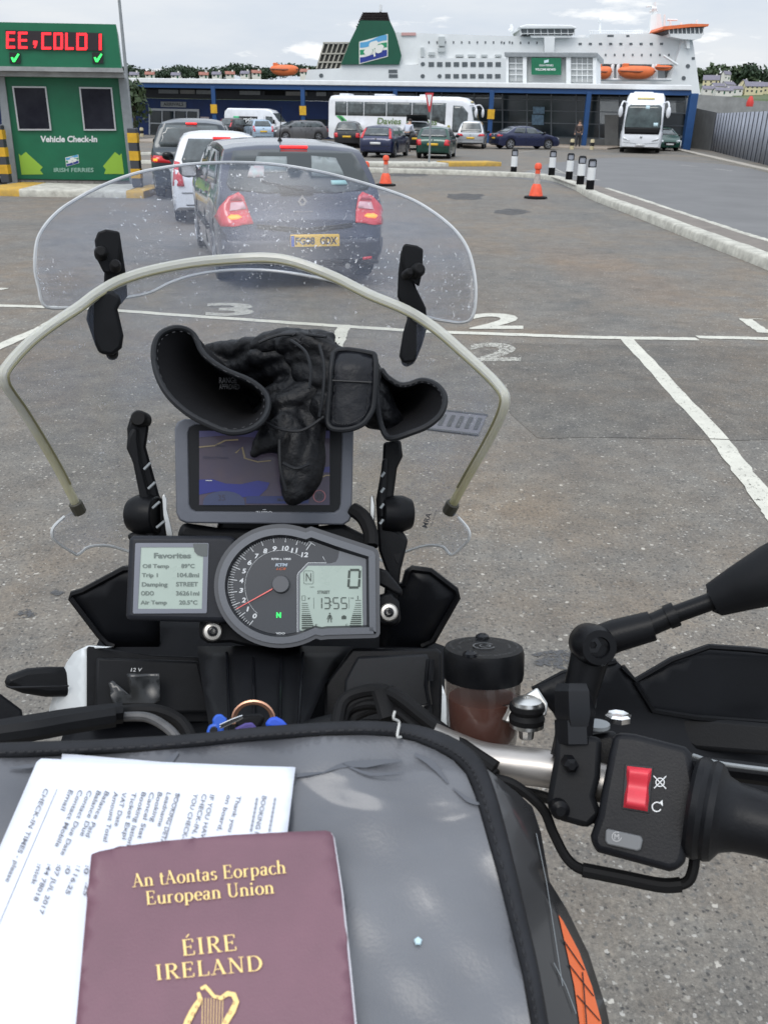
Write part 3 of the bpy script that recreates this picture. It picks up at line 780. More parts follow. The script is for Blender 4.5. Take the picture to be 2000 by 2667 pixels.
# emblem: striped flag with a three leafed plant
lb = mat('flag_lightblue', (.10, .36, .62), .5); gn = mat('flag_green', (.02, .28, .12), .5); nv = mat('flag_navy', (.02, .04, .26), .5); crm = mat('flag_cream', (.78, .78, .72), .5)
def flag(fn, parent, k, w0=.0, dz=1):
    """fn(a,b,w): unit square to wall, b down"""
    sk = lambda a, b, w: fn(a, b, w)
    mb = MB(); slab(mb, [(-.03, -.04), (1.03, -.04), (1.03, 1.04), (-.03, 1.04)], lambda a, b, w: fn(a, b, w), w0, w0 + k); e = mb.build('emblem', crm, parent, smooth=0)
    for (b0, b1, m, nm) in ((0, .26, lb, 'light_blue_stripe'), (.36, .60, gn, 'green_stripe'), (.72, 1.0, nv, 'navy_stripe')):
        mb = MB(); mb.face([fn(x, y + .05 * sin(x * 6), w0 + 1.5 * k) for x, y in [(i / 10, b0 + (.0 if b0 == 0 else 0)) for i in range(11)]][::1] + [fn(x, y + .05 * sin(x * 6) * (0 if b1 == 1 else 1), w0 + 1.5 * k) for x, y in [(1 - i / 10, b1) for i in range(11)]]); mb.build(nm, m, e, smooth=0)
    mb = MB()
    for i, (cx, cy, an) in enumerate(((.5, .28, 90), (.30, .56, 205), (.72, .56, -25))):
        pts = []
        for k2 in range(28):
            t2 = k2 / 28 * 2 * pi; rr = .20 * (1 - .22 * (cos(t2) > .8) * (cos(t2) - .8) * 5)
            ax = cos(t2) * rr; ay = sin(t2) * rr; ca, sa = cos(radians(an)), sin(radians(an))
            pts.append((cx + (ax * ca - ay * sa) * .85, cy - (ax * sa + ay * ca) * 1.0))
        mb.face([fn(x, y, w0 + (2.0 + i * .4) * k) for x, y in pts])
    mb.face([fn(x, y, w0 + 3.4 * k) for x, y in ((.48, .45), (.52, .45), (.58, .86), (.51, .88))])
    mb.build('plant_mark', crm, e, smooth=0)
A, B_, Cc, Dd = z2(638, 275), z2(812, 228), z2(812, 362), z2(638, 408)
def ff(a, b, w): return fs_.pt((A[0] * (1 - a) + B_[0] * a) * (1 - b) + (Dd[0] * (1 - a) + Cc[0] * a) * b, (A[1] * (1 - a) + B_[1] * a) * (1 - b) + (Dd[1] * (1 - a) + Cc[1] * a) * b, w)
flag(ff, fun, .06, .52)
# louvred frame behind the funnel
mb = MB(); slab(mb, [z2(352, 440), z2(402, 280), z2(560, 280), z2(500, 440)], fs_.pt, -1, -8); lv = mb.build('vent_housing', mat('louvre_dark', (.05, .05, .045), .7), fr, smooth=0)
mb = MB()
for k in range(6):
    x0 = 402 + k * 32; x1 = 352 + k * 30
    slab(mb, [z2(x0, 274), z2(x0 + 9, 274), z2(x1 + 9, 441), z2(x1, 441)], fs_.pt, -.6, -1)
for a, c, y in ((398, 568, 270), (380, 548, 340), (364, 525, 395)): slab(mb, [z2(a, y), z2(c, y), z2(c, y + 9), z2(a, y + 9)], fs_.pt, -.5, -1)
mb.build('vent_frame', mat('louvre_frame', (.42, .40, .34), .6), lv, smooth=0)
def wins(pts, w, h, d, nm='window', rnd=False):
    for (u, v) in pts:
        mb = MB()
        poly = circ(u, v, w / 2, 12) if rnd else [(u - w / 2, v - h / 2), (u + w / 2, v - h / 2), (u + w / 2, v + h / 2), (u - w / 2, v + h / 2)]
        slab(mb, poly, fs_.pt, d + .1, d - .1); mb.build(nm, M['shipglass'], fr, smooth=0)
wins([z2(1097 + k * 53.8, 415) for k in range(9)], 14, 12, 0)
wins([z2(1203 + k * 53.6, 491) for k in range(7)], 14, 11, 0)
wins([z2(1042, 413), z2(1041, 491), z2(1150, 491), z2(388, 487), z3(1162, 408), z3(1136, 482)], 11, 11, 0, 'porthole', True)
wins([z2(1083 + k * 53, 270) for k in range(5)] + [z2(1345 + k * 52, 270) for k in range(6)] + [z3(33 + k * 51, 262) for k in range(5)], 3.5, 6, -1.2)
wins([z3(505 + k * 63, 268) for k in range(9)], 8, 5.5, -1.2)
wins([z3(663 + k * 56, 337) for k in range(8)], 4, 6, -1.2)
wins([z3(675, 222), z3(695, 222), z3(792, 223), z3(1195, 360)], 8, 6, 0)
wins([z2(850, 460), z2(852, 490)], 23, 9, 0, 'vent_grille')
wins([z3(1650 - 1300 + 30, 402) if False else z3(x, 402) for x in (680, 730, 828, 1000, 1070)], 13, 8, -2.9, 'deck_window')
mb = MB()
for x, y, w_, h_ in ((1165, 265, 40, 60), (1165, 320, 50, 25), (1100, 345, 40, 20), (1280, 358, 50, 14), (1360, 358, 50, 14), (1440, 358, 40, 14), (1530, 358, 40, 14), (1040, 335, 20, 60)):
    slab(mb, [z2(x - w_ / 2, y - h_ / 2), z2(x + w_ / 2, y - h_ / 2), z2(x + w_ / 2, y + h_ / 2), z2(x - w_ / 2, y + h_ / 2)], fs_.pt, -.2, -1.3)
mb.build('deck_machinery', mat('deck_grey', (.5, .53, .53), .6), fr, smooth=0)
mb = MB(); slab(mb, [z3(118, 165), z3(165, 152), z3(440, 155), z3(478, 172), z3(465, 180), z3(128, 180)], fs_.pt, .6, -14); lg = mb.build('lounge', M['shipwhite'], fr, smooth=0, bev=.3)
mb = MB(); slab(mb, [z3(130, 181), z3(465, 181), z3(452, 218), z3(142, 215)], fs_.pt, 0, -12); mb.build('lounge_glass', M['shipglass'], lg, smooth=0)
mb = MB()
for k in range(9): x = 128 + k * 41.5; slab(mb, [z3(x, 180), z3(x + 4, 180), z3(x + 6, 217), z3(x + 2, 217)], fs_.pt, .2, -.2)
slab(mb, [z3(135, 206), z3(458, 206), z3(458, 210), z3(135, 210)], fs_.pt, .3, 0)
slab(mb, [z3(190, 219), z3(450, 219), z3(440, 232), z3(200, 232)], fs_.pt, 0, -10); slab(mb, [z3(275, 232), z3(340, 232), z3(335, 322), z3(280, 322)], fs_.pt, .3, -3)
mb.build('lounge_frame', M['shipwhite'], lg, smooth=0)
# bridge
mb = MB(); slab(mb, [z3(985, 185), z3(995, 168), z3(1160, 152), z3(1272, 154), z3(1268, 168), z3(1165, 172), z3(1010, 188)], fs_.pt, 2, -20); br = mb.build('bridge_roof', M['orange'], fr, smooth=0)
mb = MB(); slab(mb, [z3(1025, 190), z3(1165, 176), z3(1250, 172), z3(1232, 218), z3(1120, 222), z3(1050, 216)], fs_.pt, 1.4, -18); mb.build('bridge_glass', M['shipglass'], br, smooth=0)
mb = MB(); slab(mb, [z3(1040, 212), z3(1240, 212), z3(1228, 240), z3(1190, 250), z3(1120, 246), z3(1040, 230)], fs_.pt, 1.6, -18)
for k in range(9): x = 1030 + k * 26; slab(mb, [z3(x, 176), z3(x + 5, 176), z3(x + 8, 216), z3(x + 3, 216)], fs_.pt, 1.6, 1.3)
slab(mb, [z3(1145, 248), z3(1165, 248), z3(1165, 300), z3(1148, 300)], fs_.pt, 1, -2)
mb.build('bridge_wing', M['shipwhite'], br, smooth=0)
def pole(mb, x0, y0, x1, y1, r, y=SY + 8): mb.tube([at(*z3(x0, y0), y), at(*z3(x1, y1), y)], [r, r * .7], 6)
mb = MB()
pole(mb, 960, 200, 960, 90, 1.6); pole(mb, 958, 95, 955, 15, .5); pole(mb, 905, 40, 970, 34, .22); pole(mb, 925, 70, 975, 68, .3); pole(mb, 935, 55, 968, 55, .7)
mb.build('mast', M['shipwhite'], fr)
for gr_ in (((1055, 160, 1055, 125, .25), (1035, 122, 1098, 124, .25)), ((1120, 158, 1120, 138, .3),), ((1219, 155, 1219, 122, .35),), ((1015, 200, 1018, 90, .3),), ((620, 205, 620, 120, .25), (612, 125, 628, 125, .6)), ((60, 190, 85, 165, .35),), ((75, 195, 72, 150, .4),)):
    mb = MB()
    for g_1 in gr_: pole(mb, *g_1)
    mb.build('antenna', M['shipwhite'], fr)
mb = MB(); pole(mb, 958, 95, 955, 60, .5); mb.build('mast_top', mat('mast_white', (.62, .65, .65), .6), fr)
mb = MB()
for x in range(560, 890, 14): pole(mb, x, 208, x, 188, .09, SY + 3)
pole(mb, 550, 190, 890, 190, .09, SY + 3); mb.build('railing', M['shipwhite'], fr)
mb = MB()
mb.tube([at(*z2(772, 70), SY + 4), at(*z2(772, 30), SY + 4)], .35, 6); mb.build('funnel_antenna', M['shipwhite'], fr)
mb = MB()
slab(mb, [z3(880, 208), z3(925, 172), z3(990, 172), z3(1010, 208)], fs_.pt, -8, -14)
mb.build('mast_base', M['shipwhite'], fr)
mb = MB(); slab(mb, [z2(905, 207), z2(998, 207), z2(998, 226), z2(905, 226)], fs_.pt, -.9, -2); mb.build('raft_canister', mat('raft_pink', (.6, .35, .33), .6), fr, smooth=0)
mb = MB(); mb.tube([at(*z3(1010, 343), SY - 1), at(*z3(1098, 400), SY - 1)], .25, 6)
for x in (600, 700, 735, 950, 970): mb.tube([at(*z3(x, 400), SY - 1.6), at(*z3(x - 4, 420), SY - 1.8), at(*z3(x - 4, 490), SY - 1.6)], .35, 6)
mb.tube([at(*z3(590, 492), SY - 2), at(*z3(1060, 492), SY - 2)], .3, 6)
mb.build('davit', M['shipwhite'], fr)
def lifeboat(name, x0, x1, y0, y1, fz, label):
    u0, v0 = fz(x0, y0); u1, v1 = fz(x1, y1)
    a, b = at(u0, v0, SY - 3), at(u1, v1, SY - 3); c = (a + b) / 2; L_ = abs(b.x - a.x) / 2; h = abs(a.z - b.z) / 2
    def fn(i, j):
        x = -1 + 2 * i; t = j * 2 * pi; k = max(.02, (1 - abs(x) ** 3.2)) ** .55
        zz = sin(t); hh = h * (1.0 if zz > 0 else 1.05)
        return c + V((x * L_, cos(t) * h * .8 * k, zz * hh * k * (.82 if zz > 0 else 1) + h * .12 * x * x))
    mb = MB(); mb.grid(fn, 18, 14); t = thing(name, label, 'lifeboat', c - V((0, 0, h)), 0, 'orange lifeboats on the ferry')
    mb.build('boat_hull', M['orange'], t, smooth=60)
    mb = MB(); mb.box(c + V((-L_ * .62, 0, h * .75)), (L_ * .32, h * .7, h * .7)); mb.build('helm_cabin', M['orange'], t, smooth=0, bev=.1)
    mb = MB(); mb.tube([c + V((-L_ * .98, -h * .62, h * .05)), c + V((0, -h * .86, -h * .02)), c + V((L_ * .98, -h * .3, h * .1))], .14, 6); mb.build('rubbing_strip', mat('strip_dark', (.25, .08, .04), .6), t)
lifeboat('lifeboat', 735, 955, 395, 490, z3, 'largest orange lifeboat hanging at the ferry side')
lifeboat('lifeboat', 605, 688, 400, 488, z3, 'orange lifeboat just right of the terminal roof tower')
lifeboat('lifeboat', 960, 1065, 398, 438, z3, 'slim orange rescue boat nearest the bow')
lifeboat('lifeboat', 58, 243, 408, 490, z2, 'orange lifeboat at the stern left of the green funnel')

# ------------------------------------------------------------------ check-in booth
KY = G(180, 488).y
kp = Plane((G(180, 488)), (.27, -1, 0))
TZ = 0
bt = thing('check_in_booth', 'green vehicle check-in booth with a red running text display', 'booth', kp.pt(180, 488))
mb = MB(); slab(mb, [(5, 200), (318, 204), (338, 470), (45, 466)], kp.pt, 0, -2.2); mb.build('panel', M['green'], bt, smooth=0)
mb = MB(); slab(mb, [(48, 467), (340, 471), (342, 490), (52, 488)], kp.pt, -.03, -2.2)
mb.build('plinth', (lambda: (lambda m: m)(mat('booth_brick', (.20, .185, .17), .85, var=.3, vscale=9, stretch=(1, 1, 5))))(), bt, smooth=0)
mb = MB()
for k in range(9):
    for r in range(2):
        u = 56 + k * 32 + (r % 2) * 14; v = 470 + r * 9.5 + k * .45
        if u + 29 < 340: slab(mb, [(u, v), (u + 29, v + .4), (u + 29.5, v + 7.8), (u + .5, v + 7.4)], kp.pt, -.01, -.04)
mb.build('brick_course', mat('brick_face', (.24, .225, .205), .85, var=.3, vscale=6), bt, smooth=0)
mb = MB(); slab(mb, [(-70, 61), (304, 68), (318, 180), (-52, 174)], kp.pt, .5, -2.8); fa = mb.build('fascia', M['green'], bt, smooth=0)
mb = MB(); slab(mb, [(-50, 174.5), (321, 180), (324, 191), (-48, 186)], kp.pt, .62, -3); slab(mb, [(-48, 186.5), (324, 191.5), (326, 204), (-46, 199)], kp.pt, .45, -2.9)
mb.build('gutter_beam', mat('beam_grey', (.30, .31, .31), .6, var=.25, vscale=2), bt, smooth=0)
mb = MB()
slab(mb, [(-3, 200), (14, 200), (50, 484), (22, 484)], kp.pt, .12, -.1); mb.build('corner_post', M['greymetal'], bt, smooth=0)
mb = MB(); slab(mb, [(309, 203), (330, 204), (362, 488), (340, 488)], kp.pt, .12, -.1); mb.build('corner_post', M['greymetal'], bt, smooth=0)
def fz(x, y): return (x * .42195, y * .42195)
pl5 = lambda a, b: kp.pt(a, b, .56)
mb = MB(); slab(mb, [fz(55, 197), fz(632, 215), fz(636, 322), fz(68, 312)], kp.pt, .54, .45); ds = mb.build('display_screen', mat('display_dark', (.02, .012, .016), .4), fa, smooth=0)
SEG = {'E': 'LTMB', 'C': 'LTB', 'O': 'LRTB', 'L': 'LB', 'D': 'LRTB', '|': 'X'}
mb = MB()
def seg(ch, x0, x1, y0, y1):
    th = 15
    K = {'L': ((x0, y0), (x0 + th, y0), (x0 + th, y1), (x0, y1)), 'R': ((x1 - th, y0 + 6), (x1, y0 + 6), (x1, y1 - 6), (x1 - th, y1 - 6)), 'T': ((x0, y0), (x1 - 4, y0), (x1 - 4, y0 + th), (x0, y0 + th)), 'B': ((x0, y1 - th), (x1 - 4, y1 - th), (x1 - 4, y1), (x0, y1)),
         'M': ((x0, (y0 + y1) / 2 - 7), (x1 - 6, (y0 + y1) / 2 - 7), (x1 - 6, (y0 + y1) / 2 + 7), (x0, (y0 + y1) / 2 + 7)), 'X': ((x1 - 16, y0), (x1, y0), (x1, y1), (x1 - 16, y1))}
    for s_ in SEG[ch]:
        # letters are rows of small lamps
        p = K[s_]; mb.face([kp.pt(*fz(*a), .555 + 'LRTBMX'.index(s_) * .002) for a in p])
seg('E', 60, 118, 206, 308); seg('E', 132, 192, 208, 310); seg('C', 272, 335, 212, 314); seg('O', 345, 402, 213, 315); seg('L', 415, 470, 214, 316); seg('D', 482, 548, 215, 318); seg('|', 600, 634, 220, 318)
mb.face([kp.pt(*fz(*a), .556) for a in ((222, 262), (248, 262), (246, 285), (236, 306), (224, 304), (234, 288), (222, 286))])
mb.build('running_text', mat('led_red', (1, .02, .03), .4, emit=1.6), ds, smooth=0)
for x in (78, 577):
    mb = MB(); slab(mb, [fz(x, 332), fz(x + 66, 334), fz(x + 68, 398), fz(x + 3, 396)], kp.pt, .54, .45); s_ = mb.build('lane_display', M['ink'], fa, smooth=0)
    mb = MB(); mb.face([kp.pt(*fz(x + a, 332 + b), .56) for a, b in ((10, 30), (22, 28), (28, 42), (52, 6), (62, 12), (34, 58), (22, 58))]); mb.build('tick', mat('led_green', (.05, 1, .15), .4, emit=1.3), s_, smooth=0)
for w4 in (((78, 532), (288, 534), (322, 805), (116, 805)), ((490, 537), (693, 540), (720, 806), (520, 806))):
    w4 = [fz(*p) for p in w4]; c = (sum(p[0] for p in w4) / 4, sum(p[1] for p in w4) / 4)
    inn = [(c[0] + (p[0] - c[0]) * .91, c[1] + (p[1] - c[1]) * .93) for p in w4]
    mb = MB(); ringp(mb, w4, inn, kp.pt, 0, .06); wf = mb.build('window', mat('frame_silver', (.5, .51, .52), .4, metal=.3), bt, smooth=0)
    mb = MB(); mb.face([kp.pt(*p, .02) for p in inn]); mb.build('pane', mat('booth_pane', (.007, .007, .015), .08, spec=.15, var=.9, vscale=1.2, col2=(.022, .024, .034)), wf, smooth=0)  # uneven paler tone painted in for reflections in the pane
mb = MB(); text(mb, 'Vehicle Check-In', lambda a, b: kp.pt(a, b, .008), (*fz(252, 838), *fz(602, 878)), bold=.035); mb.build('lettering', M['white'], bt, smooth=0)
mb = MB(); text(mb, 'Irish Ferries'.upper(), lambda a, b: kp.pt(a, b, .008), (*fz(335, 1036), *fz(580, 1062)), bold=.01); mb.build('lettering', mat('letter_pale', (.35, .55, .45), .5), bt, smooth=0)
lime = mat('arrow_lime', (.30, .52, .05), .5)
for ar in (((118, 948), (132, 962), (162, 938), (266, 1032), (250, 1050), (270, 1076), (136, 1078)), ((752, 946), (740, 960), (712, 938), (638, 1026), (655, 1046), (645, 1074), (768, 1074))):
    mb = MB(); slab(mb, [fz(*p) for p in ar], kp.pt, .008, .001); mb.build('arrow', lime, bt, smooth=0)
A2, B2, C2, D2_ = fz(408, 974), fz(484, 956), fz(488, 1006), fz(414, 1026)
def fk(a, b, w): return kp.pt((A2[0] * (1 - a) + B2[0] * a) * (1 - b) + (D2_[0] * (1 - a) + C2[0] * a) * b, (A2[1] * (1 - a) + B2[1] * a) * (1 - b) + (D2_[1] * (1 - a) + C2[1] * a) * b, w)
flag(fk, bt, .006, .003)
# striped posts guarding the booth
def stripe_post(u, v, h, label):
    p = G(u, v); p = V((p.x, p.y, .15)); t = thing('striped_post', label, 'post', p, 0, 'yellow and black posts at the booth')
    mb = MB(); mb.box(p + V((0, 0, h / 2)), (.21, .2, h)); mb.build('post_body', M['greymetal'] if 0 else mat('post_dark', (.045, .05, .06), .6), t, smooth=0, bev=.02)
    for k in range(3):
        mb = MB(); mb.box(p + V((0, 0, h * (.24 + k * .3))), (.22, .21, h * .16)); mb.build('yellow_band', M['yellow'], t, smooth=0)
stripe_post(22, 493, 1.28, 'yellow and black striped post at the left corner of the booth')
stripe_post(362, 505, 1.28, 'yellow and black striped post at the right corner of the booth')
# lamp pole
p = G(349, 395); mb = MB(); mb.tube([p, p + V((0, 0, 4)), p + V((0, 0, 9))], [.09, .075, .05], 10); t = thing('lamp_post', 'tall thin grey lamp pole rising behind the booth', 'lamp post', p)
mb.build('pole', M['greymetal'], t); mb = MB(); mb.lathe(p, (0, 0, 1), [(.16, 0), (.16, .1), (.13, .9), (.1, 1.0)], 12); mb.build('base', M['greymetal'], t)
# give-way sign
p = G(1117, 432); p.z = .13; t = thing('give_way_sign', 'red and white triangular road sign on a grey post in front of the coach', 'road sign', p)
hh = Yp(p.y).pt(1117, 243).z
mb = MB(); mb.tube([p, V((p.x, p.y, hh))], .038, 10); mb.build('post', M['greymetal'], t)
pl_ = Plane((p.x, p.y - .05, 1), (0, -1, 0))
mb = MB(); slab(mb, [(1107, 242), (1129, 242), (1120, 292), (1116, 292)], pl_.pt, .03, 0); s_ = mb.build('sign_plate', mat('sign_red', (.5, .03, .04), .5), t, smooth=0, bev=.005)
mb = MB(); mb.face([pl_.pt(*a, .034) for a in ((1111.5, 247), (1124.5, 247), (1119, 276), (1117, 276))]); mb.build('sign_face', M['white'], s_, smooth=0)
# bollards
def bollard(u, v, vt, label):
    p = G(u, v); h = Yp(p.y).pt(u, vt).z; p.z = 0.09 if u > 1400 else .0; h -= p.z
    t = thing('bollard', label, 'bollard', p, 0, 'black and white bollards on the kerb'); r = .104
    mb = MB(); mb.lathe(p, (0, 0, 1), [(r * 1.02, 0), (r, h * .36)], 16); mb.build('bollard_base', M['black'], t)
    mb = MB(); mb.lathe(p, (0, 0, 1), [(r * 1.01, h * .36), (r * 1.0, h * .74)], 16); mb.build('white_sleeve', M['white'], t)
    mb = MB(); mb.lathe(p, (0, 0, 1), [(r * .8, h * .74), (r * .78, h * .95), (r * .6, h * .97)], 16); mb.build('reflector', mat('reflector_grey', (.30, .32, .36), .4), t)
    mb = MB(); mb.lathe(p, (0, 0, 1), [(r * .95, h * .74), (r * .95, h * .77)], 16); mb.lathe(p, (0, 0, 1), [(r * .95, h * .94), (r * .85, h * .985), (r * .5, h)], 16)
    for s in (-1, 1): mb.box(p + V((s * r * .86, 0, h * .85)), (r * .22, r * .5, h * .2))
    mb.build('cap', M['black'], t)
for a in ((1336, 459, 388, 'lone bollard left of the orange cone'), (1434, 469, 391, 'bollard nearest the coach, right after the cone'), (1479, 481, 398, 'second bollard right of the cone'), (1508, 495, 405, 'third bollard right of the cone'), (1533, 509, 413, 'rightmost bollard, at the bend of the kerb')): bollard(*a)
# cones
og = mat('cone_orange', (.80, .10, .04), .5, var=.15, vscale=12)
def cone(u, v, vt, label, tall=True):
    p = G(u, v); h = Yp(p.y).pt(u, vt).z; t = thing('traffic_cone', label, 'traffic cone', p, 0, 'orange cones along the lane')
    mb = MB(); mb.lathe(p, (0, 0, 1), [(.29, 0), (.28, .05), (.17, .07)], 8); mb.build('cone_base', M['rubber'], t, smooth=20)
    mb = MB(); mb.lathe(p, (0, 0, 1), [(.175, .06), (.12, h * .34), (.085, h * .42)], 20); mb.build('cone_skirt', og, t)
    mb = MB(); mb.lathe(p, (0, 0, 1), [(.083, h * .42), (.06, h * .70)], 20); mb.build('reflective_sleeve', mat('sleeve_pale', (.42, .36, .33), .5, var=.25, vscale=14), t)
    mb = MB(); mb.lathe(p, (0, 0, 1), [(.062, h * .7), (.06, h * .82), (.085, h * .84), (.088, h * .93), (.06, h * .99), (.02, h)], 20); mb.build('cone_top', og, t)
cone(1394, 517, 424, 'orange traffic cone standing alone in front of the kerb')
cone(1004, 484, 404, 'orange cone farther along the lane, beside the grey hatchback')
cone(952, 510, 420, 'orange cone partly hidden behind the clear windshield')
# ------------------------------------------------------------------ vehicles
def lerpf(tab, y):
    if y <= tab[0][0]: return tab[0][1]
    for (a, p), (b, q_) in zip(tab, tab[1:]):
        if y <= b: return p + (q_ - p) * (y - a) / (b - a)
    return tab[-1][1]
class Shell:
    def __init__(s, L, Wd, top, belt, z0=.2, wheels=(), wr=.31, tum=.42, endr=.14, nose=.10, endlen=.4, roofround=.93, step=.16, crown=.02):
        s.L = L; s.W = Wd; s.wr = wr; s.wheels = wheels
        ys = set([0, L]); y = 0
        while y < L: ys.add(round(y, 3)); y += step
        for a, _ in top: ys.add(round(a, 3))
        for k in (.02, .06, .12, .2, .3): ys.add(k); ys.add(L - k)
        ar = wr + .045
        for w in wheels:
            for k in range(-8, 9): ys.add(round(w + ar * sin(k / 8 * pi / 2), 3))
        ys = sorted(ys)
        rings = []
        for y in ys:
            k = 1.0
            if y < endlen: k = 1 - endr * (1 - sqrt(max(0, 1 - ((endlen - y) / endlen) ** 2)))
            fy = L - y
            if fy < endlen * 1.6: k = 1 - (endr + nose) * (1 - sqrt(max(0, 1 - ((endlen * 1.6 - fy) / (endlen * 1.6)) ** 2)))
            w = Wd / 2 * k; zt = lerpf(top, y); zb = min(lerpf(belt, y) if isinstance(belt, list) else belt, zt - .02)
            zl = z0 + (.1 * (1 - min(1, y / .3)) if y < .3 else 0) + (.06 * (1 - min(1, fy / .3)) if fy < .3 else 0)
            zi = zl
            for wy in wheels:
                d = abs(y - wy)
                if d < ar: zl = max(zl, wr + sqrt(ar * ar - d * d))
            zl = min(zl, zb - .1); gh = zt - zb
            wt = w * .955
            h = [(0, zi), (max(.1, w - .28), zi), (max(.12, w - .27), zl - .001), (w * .97, zl), (w, zl + (zb - zl) * .35), (w * .998, zl + (zb - zl) * .68), (w * .985, zb - (zb - zl) * .12), (wt, zb),
                 (wt - gh * tum * .35, zb + gh * .42), (wt - gh * tum * .72, zb + gh * .80), (wt - gh * tum * 1.0, zb + gh * roofround), (max(.05, wt - gh * tum * 1.0 - .12), zt - .008), (max(.03, (wt - gh * tum) * .5), zt + crown * .7), (0, zt + crown)]
            rings.append([V((x, y, z)) for x, z in h] + [V((-x, y, z)) for x, z in h[-2:0:-1]])
        n = len(rings[0]); vs = [p for r in rings for p in r]
        fs = [(i * n + k, i * n + (k + 1) % n, (i + 1) * n + (k + 1) % n, (i + 1) * n + k) for i in range(len(rings) - 1) for k in range(n)]
        c0 = len(vs); vs.append(sum(rings[0], V()) / n); vs.append(sum(rings[-1], V()) / n); e = (len(rings) - 1) * n
        fs += [(c0, (k + 1) % n, k) for k in range(n)] + [(c0 + 1, e + k, e + (k + 1) % n) for k in range(n)]
        s.vs, s.fs = vs, fs
        s.bvh = BVHTree.FromPolygons(vs, fs)
    def hit(s, side, a, b):
        o, d = {'rear': (V((a, -5, b)), V((0, 1, 0))), 'front': (V((a, s.L + 5, b)), V((0, -1, 0))), 'left': (V((-5, a, b)), V((1, 0, 0))), 'right': (V((5, a, b)), V((-1, 0, 0))), 'top': (V((a, b, 9)), V((0, 0, -1)))}[side]
        r = s.bvh.ray_cast(o, d)
        if r[0] is None: return None
        n = r[1]
        if n.dot(d) > 0: n = -n
        return r[0], (n * .5 - d * .5).normalized()
    def patch(s, name, m, side, poly, parent, off=.008, sp=.12, smooth=60):
        vs2, fs2 = sheet2(poly, sp)
        P3 = [s.hit(side, *p) for p in vs2]
        fs2 = [f for f in fs2 if all(P3[i] for i in f)]
        fs2 = [f for f in fs2 if max((P3[f[i]][0] - P3[f[i - 1]][0]).length for i in range(len(f))) < sp * 6 + .5]
        if not fs2: return None
        mb = MB(); mb.add([h[0] + h[1] * off if h else V() for h in P3], fs2)
        used = sorted({i for f in fs2 for i in f}); mp_ = {i: k for k, i in enumerate(used)}
        mb.v = [mb.v[i] for i in used]; mb.f = [tuple(mp_[i] for i in f) for f in fs2]
        o = mb.build(name, m, parent, local=True, smooth=smooth); md = o.modifiers.new('solid', 'SOLIDIFY'); md.thickness = .012; md.offset = 0
        return o
def mirrored(poly): return [(-a, b) for a, b in poly]
def wheel(t, x, y, r, wd=.2):
    sg = 1 if x > 0 else -1
    mb = MB(); ax = V((sg, 0, 0)); o = V((x - sg * wd, y, r))
    mb.lathe(o, ax, [(r * .6, 0), (r * .96, .01), (r, .04), (r, wd - .04), (r * .96, wd - .008), (r * .68, wd)], 24)
    w = mb.build('wheel', M['tyre'], t, local=True)
    mb = MB(); mb.lathe(o, ax, [(r * .66, wd - .05), (r * .68, wd + .004), (r * .62, wd + .006), (r * .58, wd - .03)], 24)
    for k in range(5):
        a = k * 2 * pi / 5; d = V((0, cos(a), sin(a))); e = V((0, -sin(a), cos(a)))
        q0 = o + ax * (wd - .012); mb.prism([q0 + e * .035, q0 - e * .035, q0 + d * r * .62 - e * .025, q0 + d * r * .62 + e * .025], ax * .014)
    mb.lathe(o, ax, [(r * .16, wd - .03), (r * .16, wd + .005)], 12)
    mb.build('rim', M['rim'], w, local=True)
def place(t, anchor, yaw, L, front=False, sc=1.0):
    t.scale = (sc, sc, sc); L *= sc
    p = V((anchor.x, anchor.y, 0)); hd = V((-sin(yaw), cos(yaw), 0))
    if front: p = p - hd * L
    t.location = p; t.rotation_euler = (0, 0, yaw)
PAINTS = {}
def paint(name, c, rough=.28, metal=.3, coat=.6):
    if name not in PAINTS: PAINTS[name] = mat(name, c, rough, metal=metal, coat=coat, var=.06, vscale=2)
    return PAINTS[name]
def frontkit(sh, t, W2, H, bm, lampw=.32):
    L = sh.L
    for sg in (-1, 1):
        lp = [(sg * W2 * .52, .66), (sg * W2 * .86, .74), (sg * W2 * .90, .62), (sg * W2 * .58, .56)]
        sh.patch('headlight', M['clearlamp'], 'front', lp, t, .012)
    sh.patch('grille', M['blackmatte'], 'front', [(-W2 * .45, .40), (W2 * .45, .40), (W2 * .5, .58), (-W2 * .5, .58)], t, .01)
    sh.patch('number_plate', M['plateW'], 'front', [(-.26, .38), (.26, .38), (.26, .48), (-.26, .48)], t, .03)
